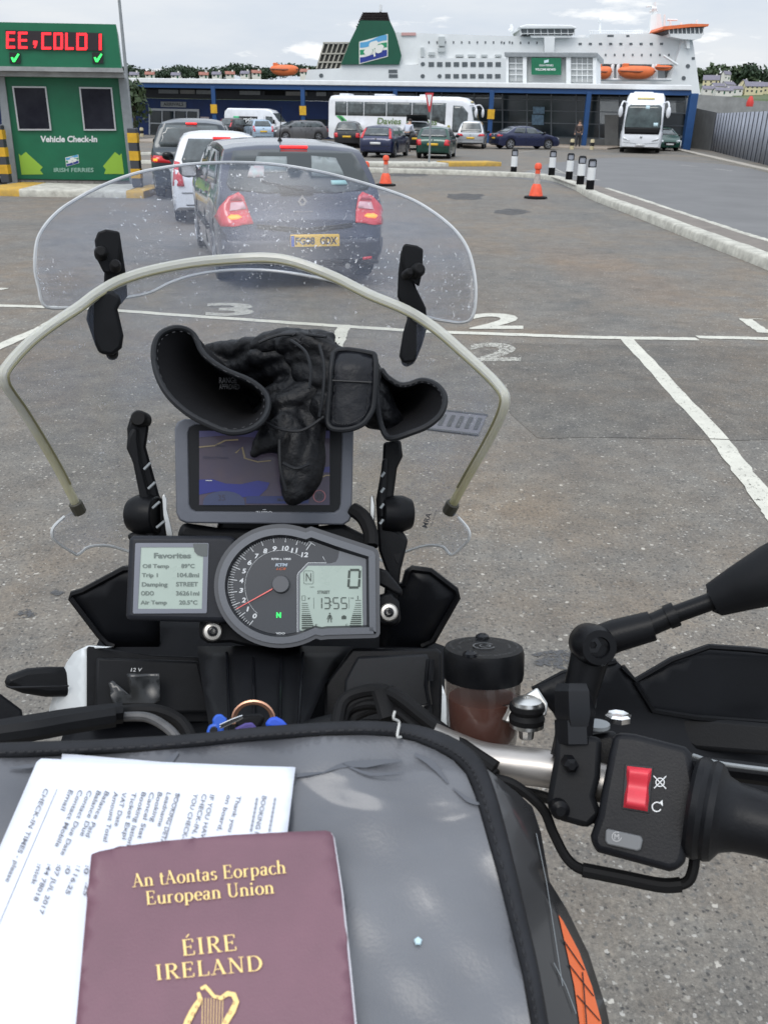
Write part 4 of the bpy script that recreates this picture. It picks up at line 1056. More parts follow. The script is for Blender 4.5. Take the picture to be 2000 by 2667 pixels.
def car(label, name, pm, anchor, yaw, L=4.1, Wd=1.72, H=1.46, kind='hatch', front=False, lamps='tall', platecol='plateY', belt=.93, group='cars', tail=True, wr=.31):
    t = thing(name, label, 'car', (0, 0, 0), 0, group)
    if kind in ('hatch', 'mpv', 'suv'):
        up = {'hatch': .50, 'mpv': .36, 'suv': .42}[kind]
        top = [(0, .50 * H), (.05, .60 * H), (.10, belt - .02), (.16, belt + .03), (up, H * .955), (up + .25, H * .985), (L * .42, H), (L * .58, H * .975), (L * .62 if kind != 'mpv' else L * .64, H * .94), (L * .80, belt + .06), (L * .93, .84 * belt), (L - .06, .70 * belt), (L, .56 * belt)]
    else:
        top = [(0, .50 * H), (.04, .62 * H), (.10, belt - .01), (.55, belt + .04), (1.25, H * .95), (1.6, H * .985), (L * .45, H), (L * .55, H * .965), (L * .74, belt + .04), (L * .93, .82 * belt), (L - .06, .68 * belt), (L, .54 * belt)]
    wy = (.19 * L, .80 * L)
    sh = Shell(L, Wd, top, belt, wheels=wy, wr=wr, z0=.2 if kind != 'suv' else .28)
    mb = MB(); mb.add(sh.vs, sh.fs); mb.build('body', pm, t, local=True, smooth=38)
    W2 = Wd / 2
    for sg in (-1, 1):
        for y in wy: wheel(t, sg * (W2 - .01), y, wr)
    rs = {'hatch': .20, 'mpv': .2, 'suv': .22}.get(kind, .62)
    tp = H - .10
    # rear glass, screen, side glass
    if kind == 'saloon': rg = [(-W2 * .66, belt + .10), (W2 * .66, belt + .10), (W2 * .55, H * .92), (-W2 * .55, H * .92)]
    else: rg = [(-W2 * .74, belt + .06), (-W2 * .76, belt + .12), (-W2 * .60, H * .93), (W2 * .60, H * .93), (W2 * .76, belt + .12), (W2 * .74, belt + .06)]
    sh.patch('rear_window', M['glass'], 'rear', rg, t, .008, .1)
    sh.patch('windscreen', M['glass'], 'front', [(-W2 * .80, belt + .09), (W2 * .80, belt + .09), (W2 * .60, H * .93), (-W2 * .60, H * .93)], t, .008, .1)
    y0, y1 = (.42, L * .775) if kind != 'saloon' else (1.0, L * .72)
    for side in ('left', 'right'):
        mid = L * .43
        sh.patch('side_window', M['glass'], side, [(y0 + .05, belt + .07), (mid - .04, belt + .05), (mid - .04, H * .925), (y0 + .28, H * .915)], t, .008, .12)
        sh.patch('side_window', M['glass'], side, [(mid + .04, belt + .05), (y1, belt + .04), (L * .60, H * .90), (mid + .04, H * .925)], t, .008, .12)
        sg = -1 if side == 'left' else 1
        mb = MB(); mb.ball((sg * (W2 + .09), L * .71, belt + .07), .11, sc=(1, .6, .75)); mb.box((sg * (W2 - .02), L * .71, belt + .03), (.14, .05, .05)); mb.build('mirror', M['blackgloss'], t, local=True)
    if tail:
        for sg in (-1, 1):
            if lamps == 'pillar': lp = [(W2 * .78, belt - .06), (W2 * .93, belt - .06), (W2 * .78, H * .93), (W2 * .66, H * .93)]
            elif lamps == 'low': lp = [(W2 * .66, .62), (W2 * .95, .60), (W2 * .97, .86), (W2 * .70, .88)]
            elif lamps == 'wide': lp = [(W2 * .50, .76), (W2 * .97, .78), (W2 * .97, .92), (W2 * .62, .90)]
            else: lp = [(W2 * .74, .64), (W2 * .96, .64), (W2 * .90, belt + .10), (W2 * .80, belt + .08)]
            sh.patch('tail_light', M['redlamp'], 'rear', [(a * sg, b) for a, b in lp], t, .012, .08)
        sh.patch('number_plate', M[platecol], 'rear', [(-.26, .60), (.26, .60), (.26, .71), (-.26, .71)], t, .02, .2)
        sh.patch('bumper', M['blackmatte'], 'rear', [(-W2 * .95, .22), (W2 * .95, .22), (W2 * .95, .34), (-W2 * .95, .34)], t, .012, .2)
        sh.patch('tailgate_gap', M['ink'], 'rear', [(-W2 * .8, .53), (W2 * .8, .53), (W2 * .8, .54), (-W2 * .8, .54)], t, .006, .2)
        mb = MB(); mb.lathe(V((0, sh.hit('rear', .004, belt - .08)[0].y - .015, belt - .08)), (0, 1, 0), [(.045, 0), (.045, .02)], 12); mb.build('badge', M['chrome'], t, local=True)
    frontkit(sh, t, W2, H, pm)
    for side in ('left', 'right'):
        for y in (L * .43, L * .68, L * .24): sh.patch('door_gap', M['ink'], side, [(y, .32), (y + .012, .32), (y + .012, belt), (y, belt)], t, .004, .3)
        for y in (L * .30, L * .50): sh.patch('door_handle', pm, side, [(y, belt - .13), (y + .16, belt - .13), (y + .16, belt - .10), (y, belt - .10)], t, .03, .3)
    place(t, anchor, yaw, L, front, .94 if group == 'cars parked in front of the terminal' else 1.0)
    return t, sh

dk = radians
blk = paint('paint_black', (.012, .012, .014)); nav = paint('paint_navy', (.012, .018, .06)); dgn = paint('paint_green', (.006, .05, .035)); slv = paint('paint_silver', (.45, .47, .49), metal=.6)
wht = paint('paint_white', (.70, .72, .75), metal=0); gry = paint('paint_grey', (.13, .13, .135)); meg = paint('paint_slate', (.022, .028, .050), .26, .6, 1.0); mpvp = paint('paint_dark_teal', (.016, .026, .034)); lbl = paint('paint_pale_blue', (.35, .45, .55))

# --- the grey hatchback just ahead
L, Wd, H = 4.2, 1.78, 1.457
t = thing('car', 'slate grey hatchback with lit rear lights and yellow number plate, directly ahead', 'car', (0, 0, 0), 0, None)
top = [(0, .52), (.03, .60), (.055, .70), (.14, .76), (.19, .86), (.22, .97), (.27, 1.01), (.42, 1.19), (.60, 1.365), (.68, 1.41), (.95, 1.437), (1.5, 1.457), (2.1, 1.45), (2.5, 1.40), (3.3, 1.02), (3.75, .90), (4.08, .72), (4.2, .5)]
wy = (.80, 3.45)
MS = Shell(L, 1.84, top, .97, wheels=wy, wr=.315, tum=.30, z0=.2, endr=.16, endlen=.5)
mb = MB(); mb.add(MS.vs, MS.fs); mb.build('body', meg, t, local=True, smooth=38)
for sg in (-1, 1):
    for y in wy: wheel(t, sg * (.905), y, .315)
mgl = mat('rear_glass_smoked', (.02, .027, .028), .05, spec=.6)
rw = MS.patch('rear_window', mgl, 'rear', [(-.74, 1.00), (-.78, 1.06), (-.66, 1.36), (-.3, 1.378), (.3, 1.378), (.66, 1.36), (.78, 1.06), (.74, 1.00), (.3, .975), (-.3, .975)], t, .008, .07)
MS.patch('seat_behind_glass', mat('inner_pale', (.16, .19, .19), .3, coat=1, var=.2, vscale=6), 'rear', [(-.50, 1.15), (-.12, 1.17), (-.10, 1.31), (-.42, 1.31)], rw, .015, .07)
MS.patch('seat_behind_glass', mat('inner_pale2', (.13, .155, .155), .3, coat=1, var=.2, vscale=6), 'rear', [(.14, 1.12), (.50, 1.12), (.44, 1.30), (.17, 1.32)], rw, .015, .07)
MS.patch('window_sticker', mat('sticker_teal', (.28, .48, .46), .5), 'rear', [(.34, 1.045), (.52, 1.045), (.50, 1.085), (.34, 1.085)], rw, .02, .07)
MS.patch('window_sticker', mat('sticker_pink', (.50, .34, .34), .5, col2=(.35, .45, .42), var=.5, vscale=18), 'rear', [(-.55, 1.12), (-.38, 1.12), (-.36, 1.22), (-.50, 1.22)], rw, .02, .07)
MS.patch('wiper_mount', M['blackgloss'], 'rear', [(-.22, .955), (.12, .955), (.15, 1.01), (.03, 1.035), (-.24, 1.03)], t, .03, .06)
mb = MB(); h0 = MS.hit('rear', .02, 1.0)[0]; h1 = MS.hit('rear', -.42, 1.09)[0]; mb.tube([h0 + V((0, -.05, 0)), (h0 + h1) / 2 + V((0, -.045, 0)), h1 + V((0, -.03, 0))], [.014, .01, .006], 6); mb.build('rear_wiper', M['black'], t, local=True)
mb = MB()
hz = MS.hit('rear', .004, 1.40)[0]; mb.box(hz + V((0, .02, .012)), (.30, .06, .028)); bl = mb.build('high_brake_light', M['redlit'], t, local=True, bev=.008)
for sg in (-1, 1):
    lp = [(.585, .66), (.86, .69), (.885, .78), (.80, .93), (.66, .985), (.56, .97)] if False else [(.55, .685), (.87, .65), (.91, .73), (.87, .84), (.78, .94), (.67, .975), (.62, .94)]
    lm = MS.patch('tail_light', M['redlamp'], 'rear', [(a * sg, b) for a, b in lp], t, .018, .05)
    MS.patch('lens', mat('lens_pink', (.62, .34, .36), .15, coat=.6), 'rear', [(a * sg, b) for a, b in ((.60, .82), (.78, .80), (.76, .88), (.63, .885))], lm, .026, .05)
    MS.patch('lamp_top', mat('lamp_top_red', (.5, .06, .08), .2, coat=.6), 'rear', [(a * sg, b) for a, b in ((.64, .90), (.765, .90), (.73, .94), (.665, .955))], lm, .026, .05)
    MS.patch('indicator', M['amberlit'], 'rear', [(a * sg, b) for a, b in ((.66, .735), (.70, .72), (.78, .715), (.81, .735), (.77, .755), (.70, .76))], lm, .028, .04)
MS.patch('tailgate_crease', M['ink'], 'rear', [(-.52, .665), (0, .62), (.52, .665), (.51, .68), (0, .635), (-.51, .68)], t, .006, .05)
MS.patch('tailgate_step', M['blackgloss'], 'rear', [(-.52, .64), (0, .58), (.52, .64), (.50, .66), (0, .615), (-.50, .66)], t, .012, .05)
MS.patch('bumper', paint('bumper_dark', (.035, .038, .05), .45, 0, .2), 'rear', [(-.84, .24), (.84, .24), (.88, .36), (.87, .52), (-.87, .52), (-.88, .36)], t, .01, .09)
MS.patch('lower_bumper', M['blackmatte'], 'rear', [(-.66, .22), (.66, .22), (.60, .30), (-.60, .30)], t, .02, .09)
for sg in (-1, 1): MS.patch('reflector', M['redlamp'], 'rear', [(sg * a, b) for a, b in ((.62, .30), (.72, .31), (.72, .34), (.62, .33))], t, .025, .09)
np_ = MS.patch('number_plate', M['plateY'], 'rear', [(-.17, .455), (.35, .455), (.35, .57), (-.17, .57)], t, .03, .3)
mb = MB(); yy = min(MS.hit('rear', .1, z)[0].y for z in (.46, .56)) - .048
mb.box((.09, yy + .01, .5125), (.53, .014, .118)); np2 = mb.build('plate_backing', M['plateY'], np_, local=True, bev=.003)
mb = MB(); text(mb, 'FG08', lambda a, b: V((a, yy - .002, b)), (-.125, .552, .085, .475), bold=.035); text(mb, 'GDX', lambda a, b: V((a, yy - .002, b)), (.14, .552, .325, .475), bold=.035); mb.build('plate_letters', M['ink'], np_, local=True, smooth=0)
mb = MB(); mb.face([V((a, yy - .0015, b)) for a, b in ((-.172, .457), (-.135, .457), (-.135, .568), (-.172, .568))]); mb.build('plate_band', mat('plate_blue', (.01, .06, .35), .5), np_, local=True, smooth=0)
# badge: hollow diamond
mb = MB(); hb = MS.hit('rear', .004, .90)[0]; yb = hb.y - .022
ringp(mb, [(0, .955), (.052, .892), (0, .828), (-.052, .892)], [(0, .922), (.026, .892), (0, .862), (-.026, .892)], lambda a, b, w: V((a, yb + w, b)), .02, 0)
mb.build('badge', M['chrome'], t, local=True, smooth=0)
mb = MB(); text(mb, 'MEGANE', lambda a, b: V((a, MS.hit('rear', -.05, .80)[0].y - .012, b)), (-.10, .80, .11, .785), bold=.02); mb.build('model_lettering', M['chrome'], t, local=True, smooth=0)
for side in ('left', 'right'):
    sg = -1 if side == 'left' else 1
    MS.patch('side_window', M['glass'], side, [(.62, 1.04), (1.62, 1.0), (1.62, 1.36), (1.1, 1.35), (.78, 1.25)], t, .008, .12)
    MS.patch('side_window', M['glass'], side, [(1.70, 1.0), (2.95, .99), (2.62, 1.24), (2.35, 1.345), (1.70, 1.37)], t, .008, .12)
    for y in (1.66, 2.9): MS.patch('door_gap', M['ink'], side, [(y, .3), (y + .012, .3), (y + .012, .97), (y, .97)], t, .004, .3)
    MS.patch('door_handle', meg, side, [(1.74, .85), (1.92, .85), (1.92, .885), (1.74, .885)], t, .035, .3)
    MS.patch('rubbing_strip', M['blackmatte'], side, [(1.2, .50), (2.9, .50), (2.9, .56), (1.2, .56)], t, .015, .3)
    mb = MB(); mb.ball((sg * 1.0, 2.82, 1.05), .13, sc=(1, .55, .72)); mb.box((sg * .88, 2.82, .99), (.16, .06, .05)); mm_ = mb.build('mirror', blk, t, local=True)
    mb = MB(); mb.face([V((sg * 1.0 + a, 2.748, 1.05 + b)) for a, b in rrect(-.09, -.065, .09, .065, .03)]); mb.build('mirror_glass', M['chrome'], mm_, local=True, smooth=0)
MS.patch('windscreen', M['glass'], 'front', [(-.70, 1.05), (.70, 1.05), (.56, 1.36), (-.56, 1.36)], t, .008, .12)
mb = MB(); ra = V((-.08, 1.05, 1.44)); mb.lathe(ra, (0, .1, 1), [(.035, 0), (.025, .03), (.012, .05)], 12); mb.tube([ra + V((0, 0, .03)), ra + V((0, -.16, .36))], [.006, .003], 6); mb.build('aerial', M['black'], t, local=True)
frontkit(MS, t, .89, H, meg)
mb = MB(); mb.tube([V((.45, .25, .24)), V((.45, -.02, .24))], .03, 10); mb.build('exhaust', M['steel'], t, local=True)
place(t, G(800, 753), dk(16), L, False, 1.04)

# --- queue ahead
wc, ws = car('white hatchback with lit brake lights between the grey hatchback and the dark people carrier', 'car', wht, G(585, 587), dk(12), 3.95, 1.72, 1.48, 'hatch', lamps='tall', group='cars queuing for the booth')
for o in list(wc.children):
    if o.name.startswith('tail_light'): o.data.materials[0] = M['redlit'] if o.location.x > 9 else M['redlamp']
mb = MB(); hz = ws.hit('rear', .05, 1.40)[0]; mb.box(hz + V((.0, -.01, 0)), (.30, .05, .03)); mb.build('high_brake_light', M['redlit'], wc, local=True)
mpv, ms = car('dark people carrier with a wide rear window, second in the queue beside the booth', 'people_carrier', mpvp, G(510, 521), dk(9), 4.6, 1.86, 1.64, 'mpv', lamps='wide', group='cars queuing for the booth', belt=1.04)
for sg in (-1, 1): ms.patch('brake_lamp', M['amberlit'], 'rear', [(sg * a, b) for a, b in ((.76, .80), (.84, .80), (.84, .85), (.76, .85))], mpv, .025, .05)
mb = MB(); hz = ms.hit('rear', .004, 1.565)[0]; mb.box(hz + V((.0, -.01, 0)), (.24, .05, .03)); mb.build('high_brake_light', M['redlit'], mpv, local=True)

# --- parked cars
gp = 'cars parked in front of the terminal'
car('small black hatchback parked at the tail of the white coach', 'car', blk, G(903, 386), dk(-3), 3.85, 1.66, 1.52, 'hatch', lamps='low', group=gp)
fo, fsh = car('navy blue hatchback with tall red pillar lights, left of the green car', 'car', nav, G(977, 411), dk(-14), 4.15, 1.70, 1.45, 'hatch', lamps='pillar', platecol='plateW', group=gp)
sv, ssh = car('black estate car with its boot open, behind the navy hatchback', 'car', blk, G(1083, 392), dk(-4), 4.5, 1.85, 1.62, 'suv', lamps='low', group=gp)
mb = MB(); mb.prism([(-.66, .5, 1.60), (.66, .5, 1.60), (.60, -.35, 1.92), (-.60, -.35, 1.92)], (0, 0, .05)); mb.build('open_tailgate', M['blackgloss'], sv, local=True, bev=.03)
g_, gsh = car('dark green hatchback parked by the road sign post', 'car', dgn, G(1125, 414), dk(-9), 4.0, 1.70, 1.44, 'hatch', lamps='low', group=gp)
car('silver white crossover car right of the coach', 'car', slv, G(1223, 388), dk(-8), 4.5, 1.84, 1.66, 'suv', lamps='wide', group=gp)
sd, sdh = car('dark navy saloon parked side on, facing right', 'car', nav, G(1283, 387), dk(-72), 4.55, 1.8, 1.42, 'saloon', lamps='wide', group=gp)
ac, ash = car('grey coupe like car facing left in front of the white van', 'car', gry, G(707, 366), dk(115), 4.3, 1.78, 1.42, 'hatch', front=True, group=gp)
wb, wbh = car('white saloon car with an orange red tail light, left of the white van cab', 'car', wht, G(648, 363), dk(-40), 4.2, 1.76, 1.40, 'saloon', lamps='wide', group=gp)
car('dark red lamped hatchback just above the people carrier roof', 'car', blk, G(582, 362), dk(-38), 4.0, 1.72, 1.50, 'hatch', lamps='pillar', group=gp)
car('pale blue small car between the white saloon and the grey car', 'car', lbl, G(688, 368), dk(20), 3.7, 1.6, 1.45, 'hatch', group=gp)
car('dark green small car parked facing the camera right of the front coach', 'car', dgn, G(1741, 394), dk(183), 3.9, 1.68, 1.5, 'hatch', front=True, group=gp)
car('black car just visible past the left edge of the booth', 'car', blk, G(-60, 478), dk(-14), 4.3, 1.8, 1.46, 'hatch', group=gp)
car('silver car behind the booth at the left edge of the photo', 'car', slv, G(-28, 400), dk(-70), 4.2, 1.75, 1.46, 'saloon', group=gp)

TYAW = atan2(-TD.x, TD.y)
# --- van, side on, facing right
t = thing('van', 'white high roofed van with a green and black lettered panel', 'van', (0, 0, 0))
L, Wd, H = 6.2, 2.0, 2.55
vt = Shell(L, Wd, [(0, 2.0), (.06, 2.35), (.3, H), (4.0, H), (4.5, 2.42), (4.9, 2.05), (5.3, 1.55), (5.9, 1.2), (6.15, .95), (6.2, .7)], [(0, 1.3), (L, 1.2)], wheels=(1.2, 5.1), wr=.36, tum=.1, z0=.3, endr=.05)
mb = MB(); mb.add(vt.vs, vt.fs); mb.build('body', wht, t, local=True, smooth=38)
for sg in (-1, 1):
    for y in (1.2, 5.1): wheel(t, sg * .98, y, .36)
vt.patch('side_window', M['glass'], 'right', [(4.1, 1.35), (5.0, 1.35), (4.72, 1.9), (4.1, 1.95)], t)
vt.patch('windscreen', M['glass'], 'front', [(-.8, 1.5), (.8, 1.5), (.75, 2.2), (-.75, 2.2)], t)
s1 = vt.patch('sign_panel', M['ink'], 'right', [(1.15, 1.35), (3.3, 1.35), (3.3, 1.9), (1.15, 1.9)], t, .015)
vt.patch('green_patch', mat('sign_green', (.02, .40, .16), .5), 'right', [(.95, 1.35), (1.5, 1.35), (1.5, 1.9), (.95, 1.9)], s1, .03)
mb = MB(); text(mb, 'enterprise', lambda a, b: V((1.055, a, b)), (1.0, 1.82, 3.25, 1.40), bold=.03); mb.build('lettering', M['white'], s1, local=True, smooth=0)
for y in (3.95, 5.05): vt.patch('door_gap', M['ink'], 'right', [(y, .5), (y + .02, .5), (y + .02, 1.9), (y, 1.9)], t, .006, .4)
for sg in (-1, 1): mb = MB(); mb.box((sg * 1.15, 5.0, 1.5), (.2, .12, .34)); mb.build('mirror', M['black'], t, local=True, bev=.03)
frontkit(vt, t, 1.0, H, wht); place(t, G(593, 361) + V((0, .9, 0)), TYAW, L, False, .80)

# --- coaches
def coach(label, anchor, yaw, front, L=11.2, Wd=2.5, H=3.35, side_text=False, grp='white coaches'):
    t = thing('coach', label, 'coach', (0, 0, 0), 0, grp)
    top = [(0, 2.9), (.05, 3.1), (.2, H - .05), (.5, H), (L - 1.6, H), (L - 1.0, H - .06), (L - .6, H - .28), (L - .38, H - .7), (L - .2, 2.0), (L - .08, 1.2), (L, .8)]
    wy = (2.6, L - 2.6)
    sh = Shell(L, Wd, top, [(0, 1.5), (L, 1.3)], wheels=wy, wr=.47, tum=.05, z0=.32, endr=.10, nose=.08, endlen=.5, roofround=.90, step=.3, crown=.03)
    mb = MB(); mb.add(sh.vs, sh.fs); mb.build('body', wht, t, local=True, smooth=40)
    for sg in (-1, 1):
        for y in wy: wheel(t, sg * (Wd / 2 - .02), y, .47, .28)
    for side in ('left', 'right'):
        ys = [.55, 1.55, 2.9, 4.7, 6.7, L - 2.2]
        for k, (a, b) in enumerate(zip(ys, ys[1:])):
            lo_ = 1.75 if k < 4 else None
            poly = [(a + .03, 1.95), (b - .03, 1.95), (b - .03, 2.92), (a + .03, 2.92)] if k < 4 else [(a + .03, 1.95), (a + .9, 1.9), (b - .1, 1.45), (b - .1, 2.92), (a + .03, 2.92)]
            sh.patch('side_window', M['glass'], side, poly, t, .01, .3)
        sh.patch('cab_window', M['glass'], side, [(L - 1.75, .95), (L - .62, .95), (L - .60, 2.3), (L - 1.05, 2.75), (L - 1.75, 2.78)], t, .01, .2)
        sh.patch('luggage_line', M['greymetal'], side, [(1.0, .92), (L - 1.9, .92), (L - 1.9, .95), (1.0, .95)], t, .008, .4)
    ws_ = sh.patch('windscreen', mat('coach_screen', (.045, .065, .065), .08, spec=.6, var=.5, vscale=1.5), 'front', [(-1.02, 1.20), (-1.06, 1.7), (-.98, 2.55), (-.85, 2.68), (.85, 2.68), (.98, 2.55), (1.06, 1.7), (1.02, 1.20)], t, .012, .15)
    sh.patch('dash_band', M['blackmatte'], 'front', [(-1.0, 1.08), (1.0, 1.08), (1.06, 1.45), (-1.06, 1.45)], t, .02, .15)
    for sg in (-1, 1):
        sh.patch('headlight', M['clearlamp'], 'front', [(sg * a, b) for a, b in ((.62, .70), (1.02, .78), (1.06, .92), (.96, .90))], t, .02, .1)
        mb = MB(); mb.tube(cr([(sg * 1.0, L - .6, 2.75), (sg * 1.28, L - .2, 2.85), (sg * 1.38, L + .05, 2.6)], 4), .05, 8); mb.ball((sg * 1.38, L + .05, 2.3), .32, sc=(.42, .35, 1.0)); mb.build('mirror', wht, t, local=True)
    sh.patch('bumper_gap', M['greymetal'], 'front', [(-1.05, .62), (0, .52), (1.05, .62), (1.05, .635), (0, .535), (-1.05, .635)], t, .01, .1)
    sh.patch('number_plate', M['plateW'], 'front', [(-.26, .42), (.26, .42), (.26, .53), (-.26, .53)], t, .03, .3)
    sh.patch('badge', M['greymetal'], 'front', [(-.07, .86), (.07, .86), (.07, .96), (-.07, .96)], t, .02, .3)
    sh.patch('destination_strip', mat('strip_gold', (.62, .52, .22), .5), 'front', [(-.5, 2.98), (.5, 2.98), (.48, 3.08), (-.48, 3.08)], t, .02, .2)
    for y, l in ((1.2, .8), (4.3, 1.4), (7.4, .5)): mb = MB(); mb.box((.2, y, H + .06), (1.2, l, .14)); mb.build('roof_hatch', wht, t, local=True, bev=.05)
    place(t, anchor, yaw, L, front, .97 if front and yaw < 2.95 and yaw > 2 else .88)
    return t, sh
ct, csh = coach('white coach parked side on with dark windows and green lettering', G(866, 371) + V((0, .9, 0)), TYAW, False, L=11.6)
mb = MB(); fx = lambda a, b: V((1.275, a, b))
text(mb, 'Davies', fx, (4.0, 1.84, 5.9, 1.40), bold=.02, italic=.15); text(mb, 'Coaches', fx, (6.3, 1.84, 8.7, 1.40), bold=.02, italic=.15); mb.build('lettering', mat('letter_olive', (.10, .17, .05), .5), ct, local=True, smooth=0)
for k, gm in enumerate((mat('stripe_green', (.03, .36, .08), .5), mat('stripe_dark', (.01, .14, .05), .5), mat('stripe_mid', (.08, .45, .12), .5))):
    csh.patch('green_stripe', gm, 'right', [(.65 + k * .17, 1.92), (.80 + k * .17, 1.92), (1.75 + k * .17, 1.15), (1.60 + k * .17, 1.15)], ct, .012, .3)
mb = MB(); mb.lathe(V((1.255, 9.6, 1.32)), (1, 0, 0), [(.12, 0), (.12, .02)], 14); mb.build('crest', mat('crest_gold', (.35, .33, .12), .5), ct, local=True)
c2, c2s = coach('second white coach half hidden behind the lettered coach', G(1243, 366) + V((0, 2.2, 0)), TYAW, True, L=11)
c3, c3s = coach('white coach facing the camera with a large dark windscreen', G(1663, 400), dk(165), True, L=11.5)
sc_ = mat('paper_pale', (.45, .6, .65), .5)
c3s.patch('windscreen_card', sc_, 'front', [(-.05, 2.45), (-.28, 2.45), (-.28, 2.65), (-.05, 2.65)], c3, .03, .1); c3s.patch('windscreen_card', sc_, 'front', [(-.62, 1.52), (-.88, 1.52), (-.88, 1.72), (-.62, 1.72)], c3, .03, .1)

# ------------------------------------------------------------------ people
def person(label, pos, h, yaw, coat, leg, lean=0, armf=.1, stride=.12, skin=(.45, .28, .2), hair=(.03, .02, .015), scale=1):
    t = thing('person', label, 'person', pos, yaw)
    k = h / 1.75
    def J(x, y, z): return V((x, y + lean * max(0, z - .95), z - .25 * abs(lean) * max(0, z - .95))) * k
    vs = {'pel': (J(0, 0, .95), .14), 'wa': (J(0, 0, 1.12), .13), 'ch': (J(0, 0, 1.36), .16), 'ne': (J(0, 0, 1.5), .06), 'hd': (J(0, .02, 1.60), .09), 'ht': (J(0, .02, 1.69), .085)}
    ed = [('pel', 'wa'), ('wa', 'ch'), ('ch', 'ne'), ('ne', 'hd'), ('hd', 'ht')]
    for s, n in ((-1, 'l'), (1, 'r')):
        vs[n + 'sh'] = (J(s * .19, 0, 1.42), .065); vs[n + 'el'] = (J(s * .25, armf * .5, 1.14), .045); vs[n + 'wr'] = (J(s * .24, armf * 2.2, .93), .032); vs[n + 'ha'] = (J(s * .24, armf * 2.6, .84), .036)
        vs[n + 'hp'] = (J(s * .09, 0, .90), .095); vs[n + 'kn'] = (J(s * .1, .03 + s * stride * .5, .49), .06); vs[n + 'an'] = (J(s * .1, s * stride, .09), .042); vs[n + 'to'] = (J(s * .11, .16 + s * stride, .04), .038)
        ed += [('ch', n + 'sh'), (n + 'sh', n + 'el'), (n + 'el', n + 'wr'), (n + 'wr', n + 'ha'), ('pel', n + 'hp'), (n + 'hp', n + 'kn'), (n + 'kn', n + 'an'), (n + 'an', n + 'to')]
    def skinmesh(name, keys, m, grow, parent):
        ks = [k_ for k_ in vs if k_ in keys]; ix = {k_: i for i, k_ in enumerate(ks)}
        me = bpy.data.meshes.new(name); me.from_pydata([tuple(vs[k_][0]) for k_ in ks], [(ix[a], ix[b]) for a, b in ed if a in ix and b in ix], [])
        o = bpy.data.objects.new(name, me); C.objects.link(o); o.parent = parent
        md = o.modifiers.new('skin', 'SKIN')
        for i, k_ in enumerate(ks):
            r = (vs[k_][1] + grow) * k; me.skin_vertices[0].data[i].radius = (r, r)
        me.skin_vertices[0].data[0].use_root = True
        o.modifiers.new('sub', 'SUBSURF').render_levels = 2; me.materials.append(m)
        return o
    b = skinmesh('body', list(vs), mat('skin', skin, .6), 0, t)
    skinmesh('jacket', ['pel', 'wa', 'ch', 'lsh', 'lel', 'lwr', 'rsh', 'rel', 'rwr'], coat, .018, b)
    skinmesh('trousers', ['pel', 'lhp', 'lkn', 'lan', 'rhp', 'rkn', 'ran'], leg, .016, b)
    skinmesh('shoe', ['lan', 'lto'], M['blackmatte'], .012, b); skinmesh('shoe', ['ran', 'rto'], M['blackmatte'], .012, b)
    mb = MB(); c = vs['ht'][0]; mb.ball(c + V((0, -.02, .01)) * k, .105 * k, sc=(.9, 1, .95)); mb.build('hair', mat('hair', hair, .7), b, local=True)
    return t
cloth1 = mat('cloth_dark', (.03, .03, .035), .8, var=.3, vscale=10); cloth2 = mat('cloth_brown', (.05, .036, .034), .8, var=.4, vscale=10); cloth3 = mat('cloth_pale', (.45, .48, .55), .8)
person('person in dark patterned clothes standing by the blue column near the coach', G(1503, 386), 1.7, radians(160), cloth2, cloth1)
person('person in a pale shirt bending at the open boot of the black car', G(1058, 396), 1.7, radians(-25), cloth3, cloth1, lean=.55, armf=.3)
def short_bollard(u, v, label):
    p = G(u, v); t = thing('short_bollard', label, 'bollard', p, 0, 'short cream and black bollards at the terminal')
    mb = MB(); mb.lathe(p, (0, 0, 1), [(.13, 0), (.13, .55), (.1, .62)], 14); mb.build('bollard_body', mat('bollard_cream', (.55, .48, .30), .6), t)
    mb = MB(); mb.lathe(p, (0, 0, 1), [(.133, .22), (.133, .42)], 14); mb.build('black_band', M['ink'], t)
short_bollard(1488, 389, 'short cream and black bollard left of the right hand blue column'); short_bollard(1540, 390, 'short cream and black bollard right of the right hand blue column'); short_bollard(371, 356, 'short yellow and black bollard by the far blue wall')
# ------------------------------------------------------------------ the motorcycle (its near parts, seen from the saddle)
def Q(x, y, Z): return P(x * 1.2056, y * 1.2056, Z)
def facing(x, y, Z, tilt=0.0):
    d = ray(x * 1.2056, y * 1.2056).normalized(); n = (-d + UP * tilt).normalized()
    return Plane(Q(x, y, Z), n)
def px(Z): return 1.2056 * Z / F          # metres per display pixel at depth Z
def dp(pl, w=None):
    if w is None: return lambda x, y, w: pl.pt(x * 1.2056, y * 1.2056, w)
    return lambda x, y: pl.pt(x * 1.2056, y * 1.2056, w)
bike = thing('motorcycle', 'black and orange touring motorcycle with a tall clear windscreen, seen from the saddle', 'motorcycle', (0, .45, 0))

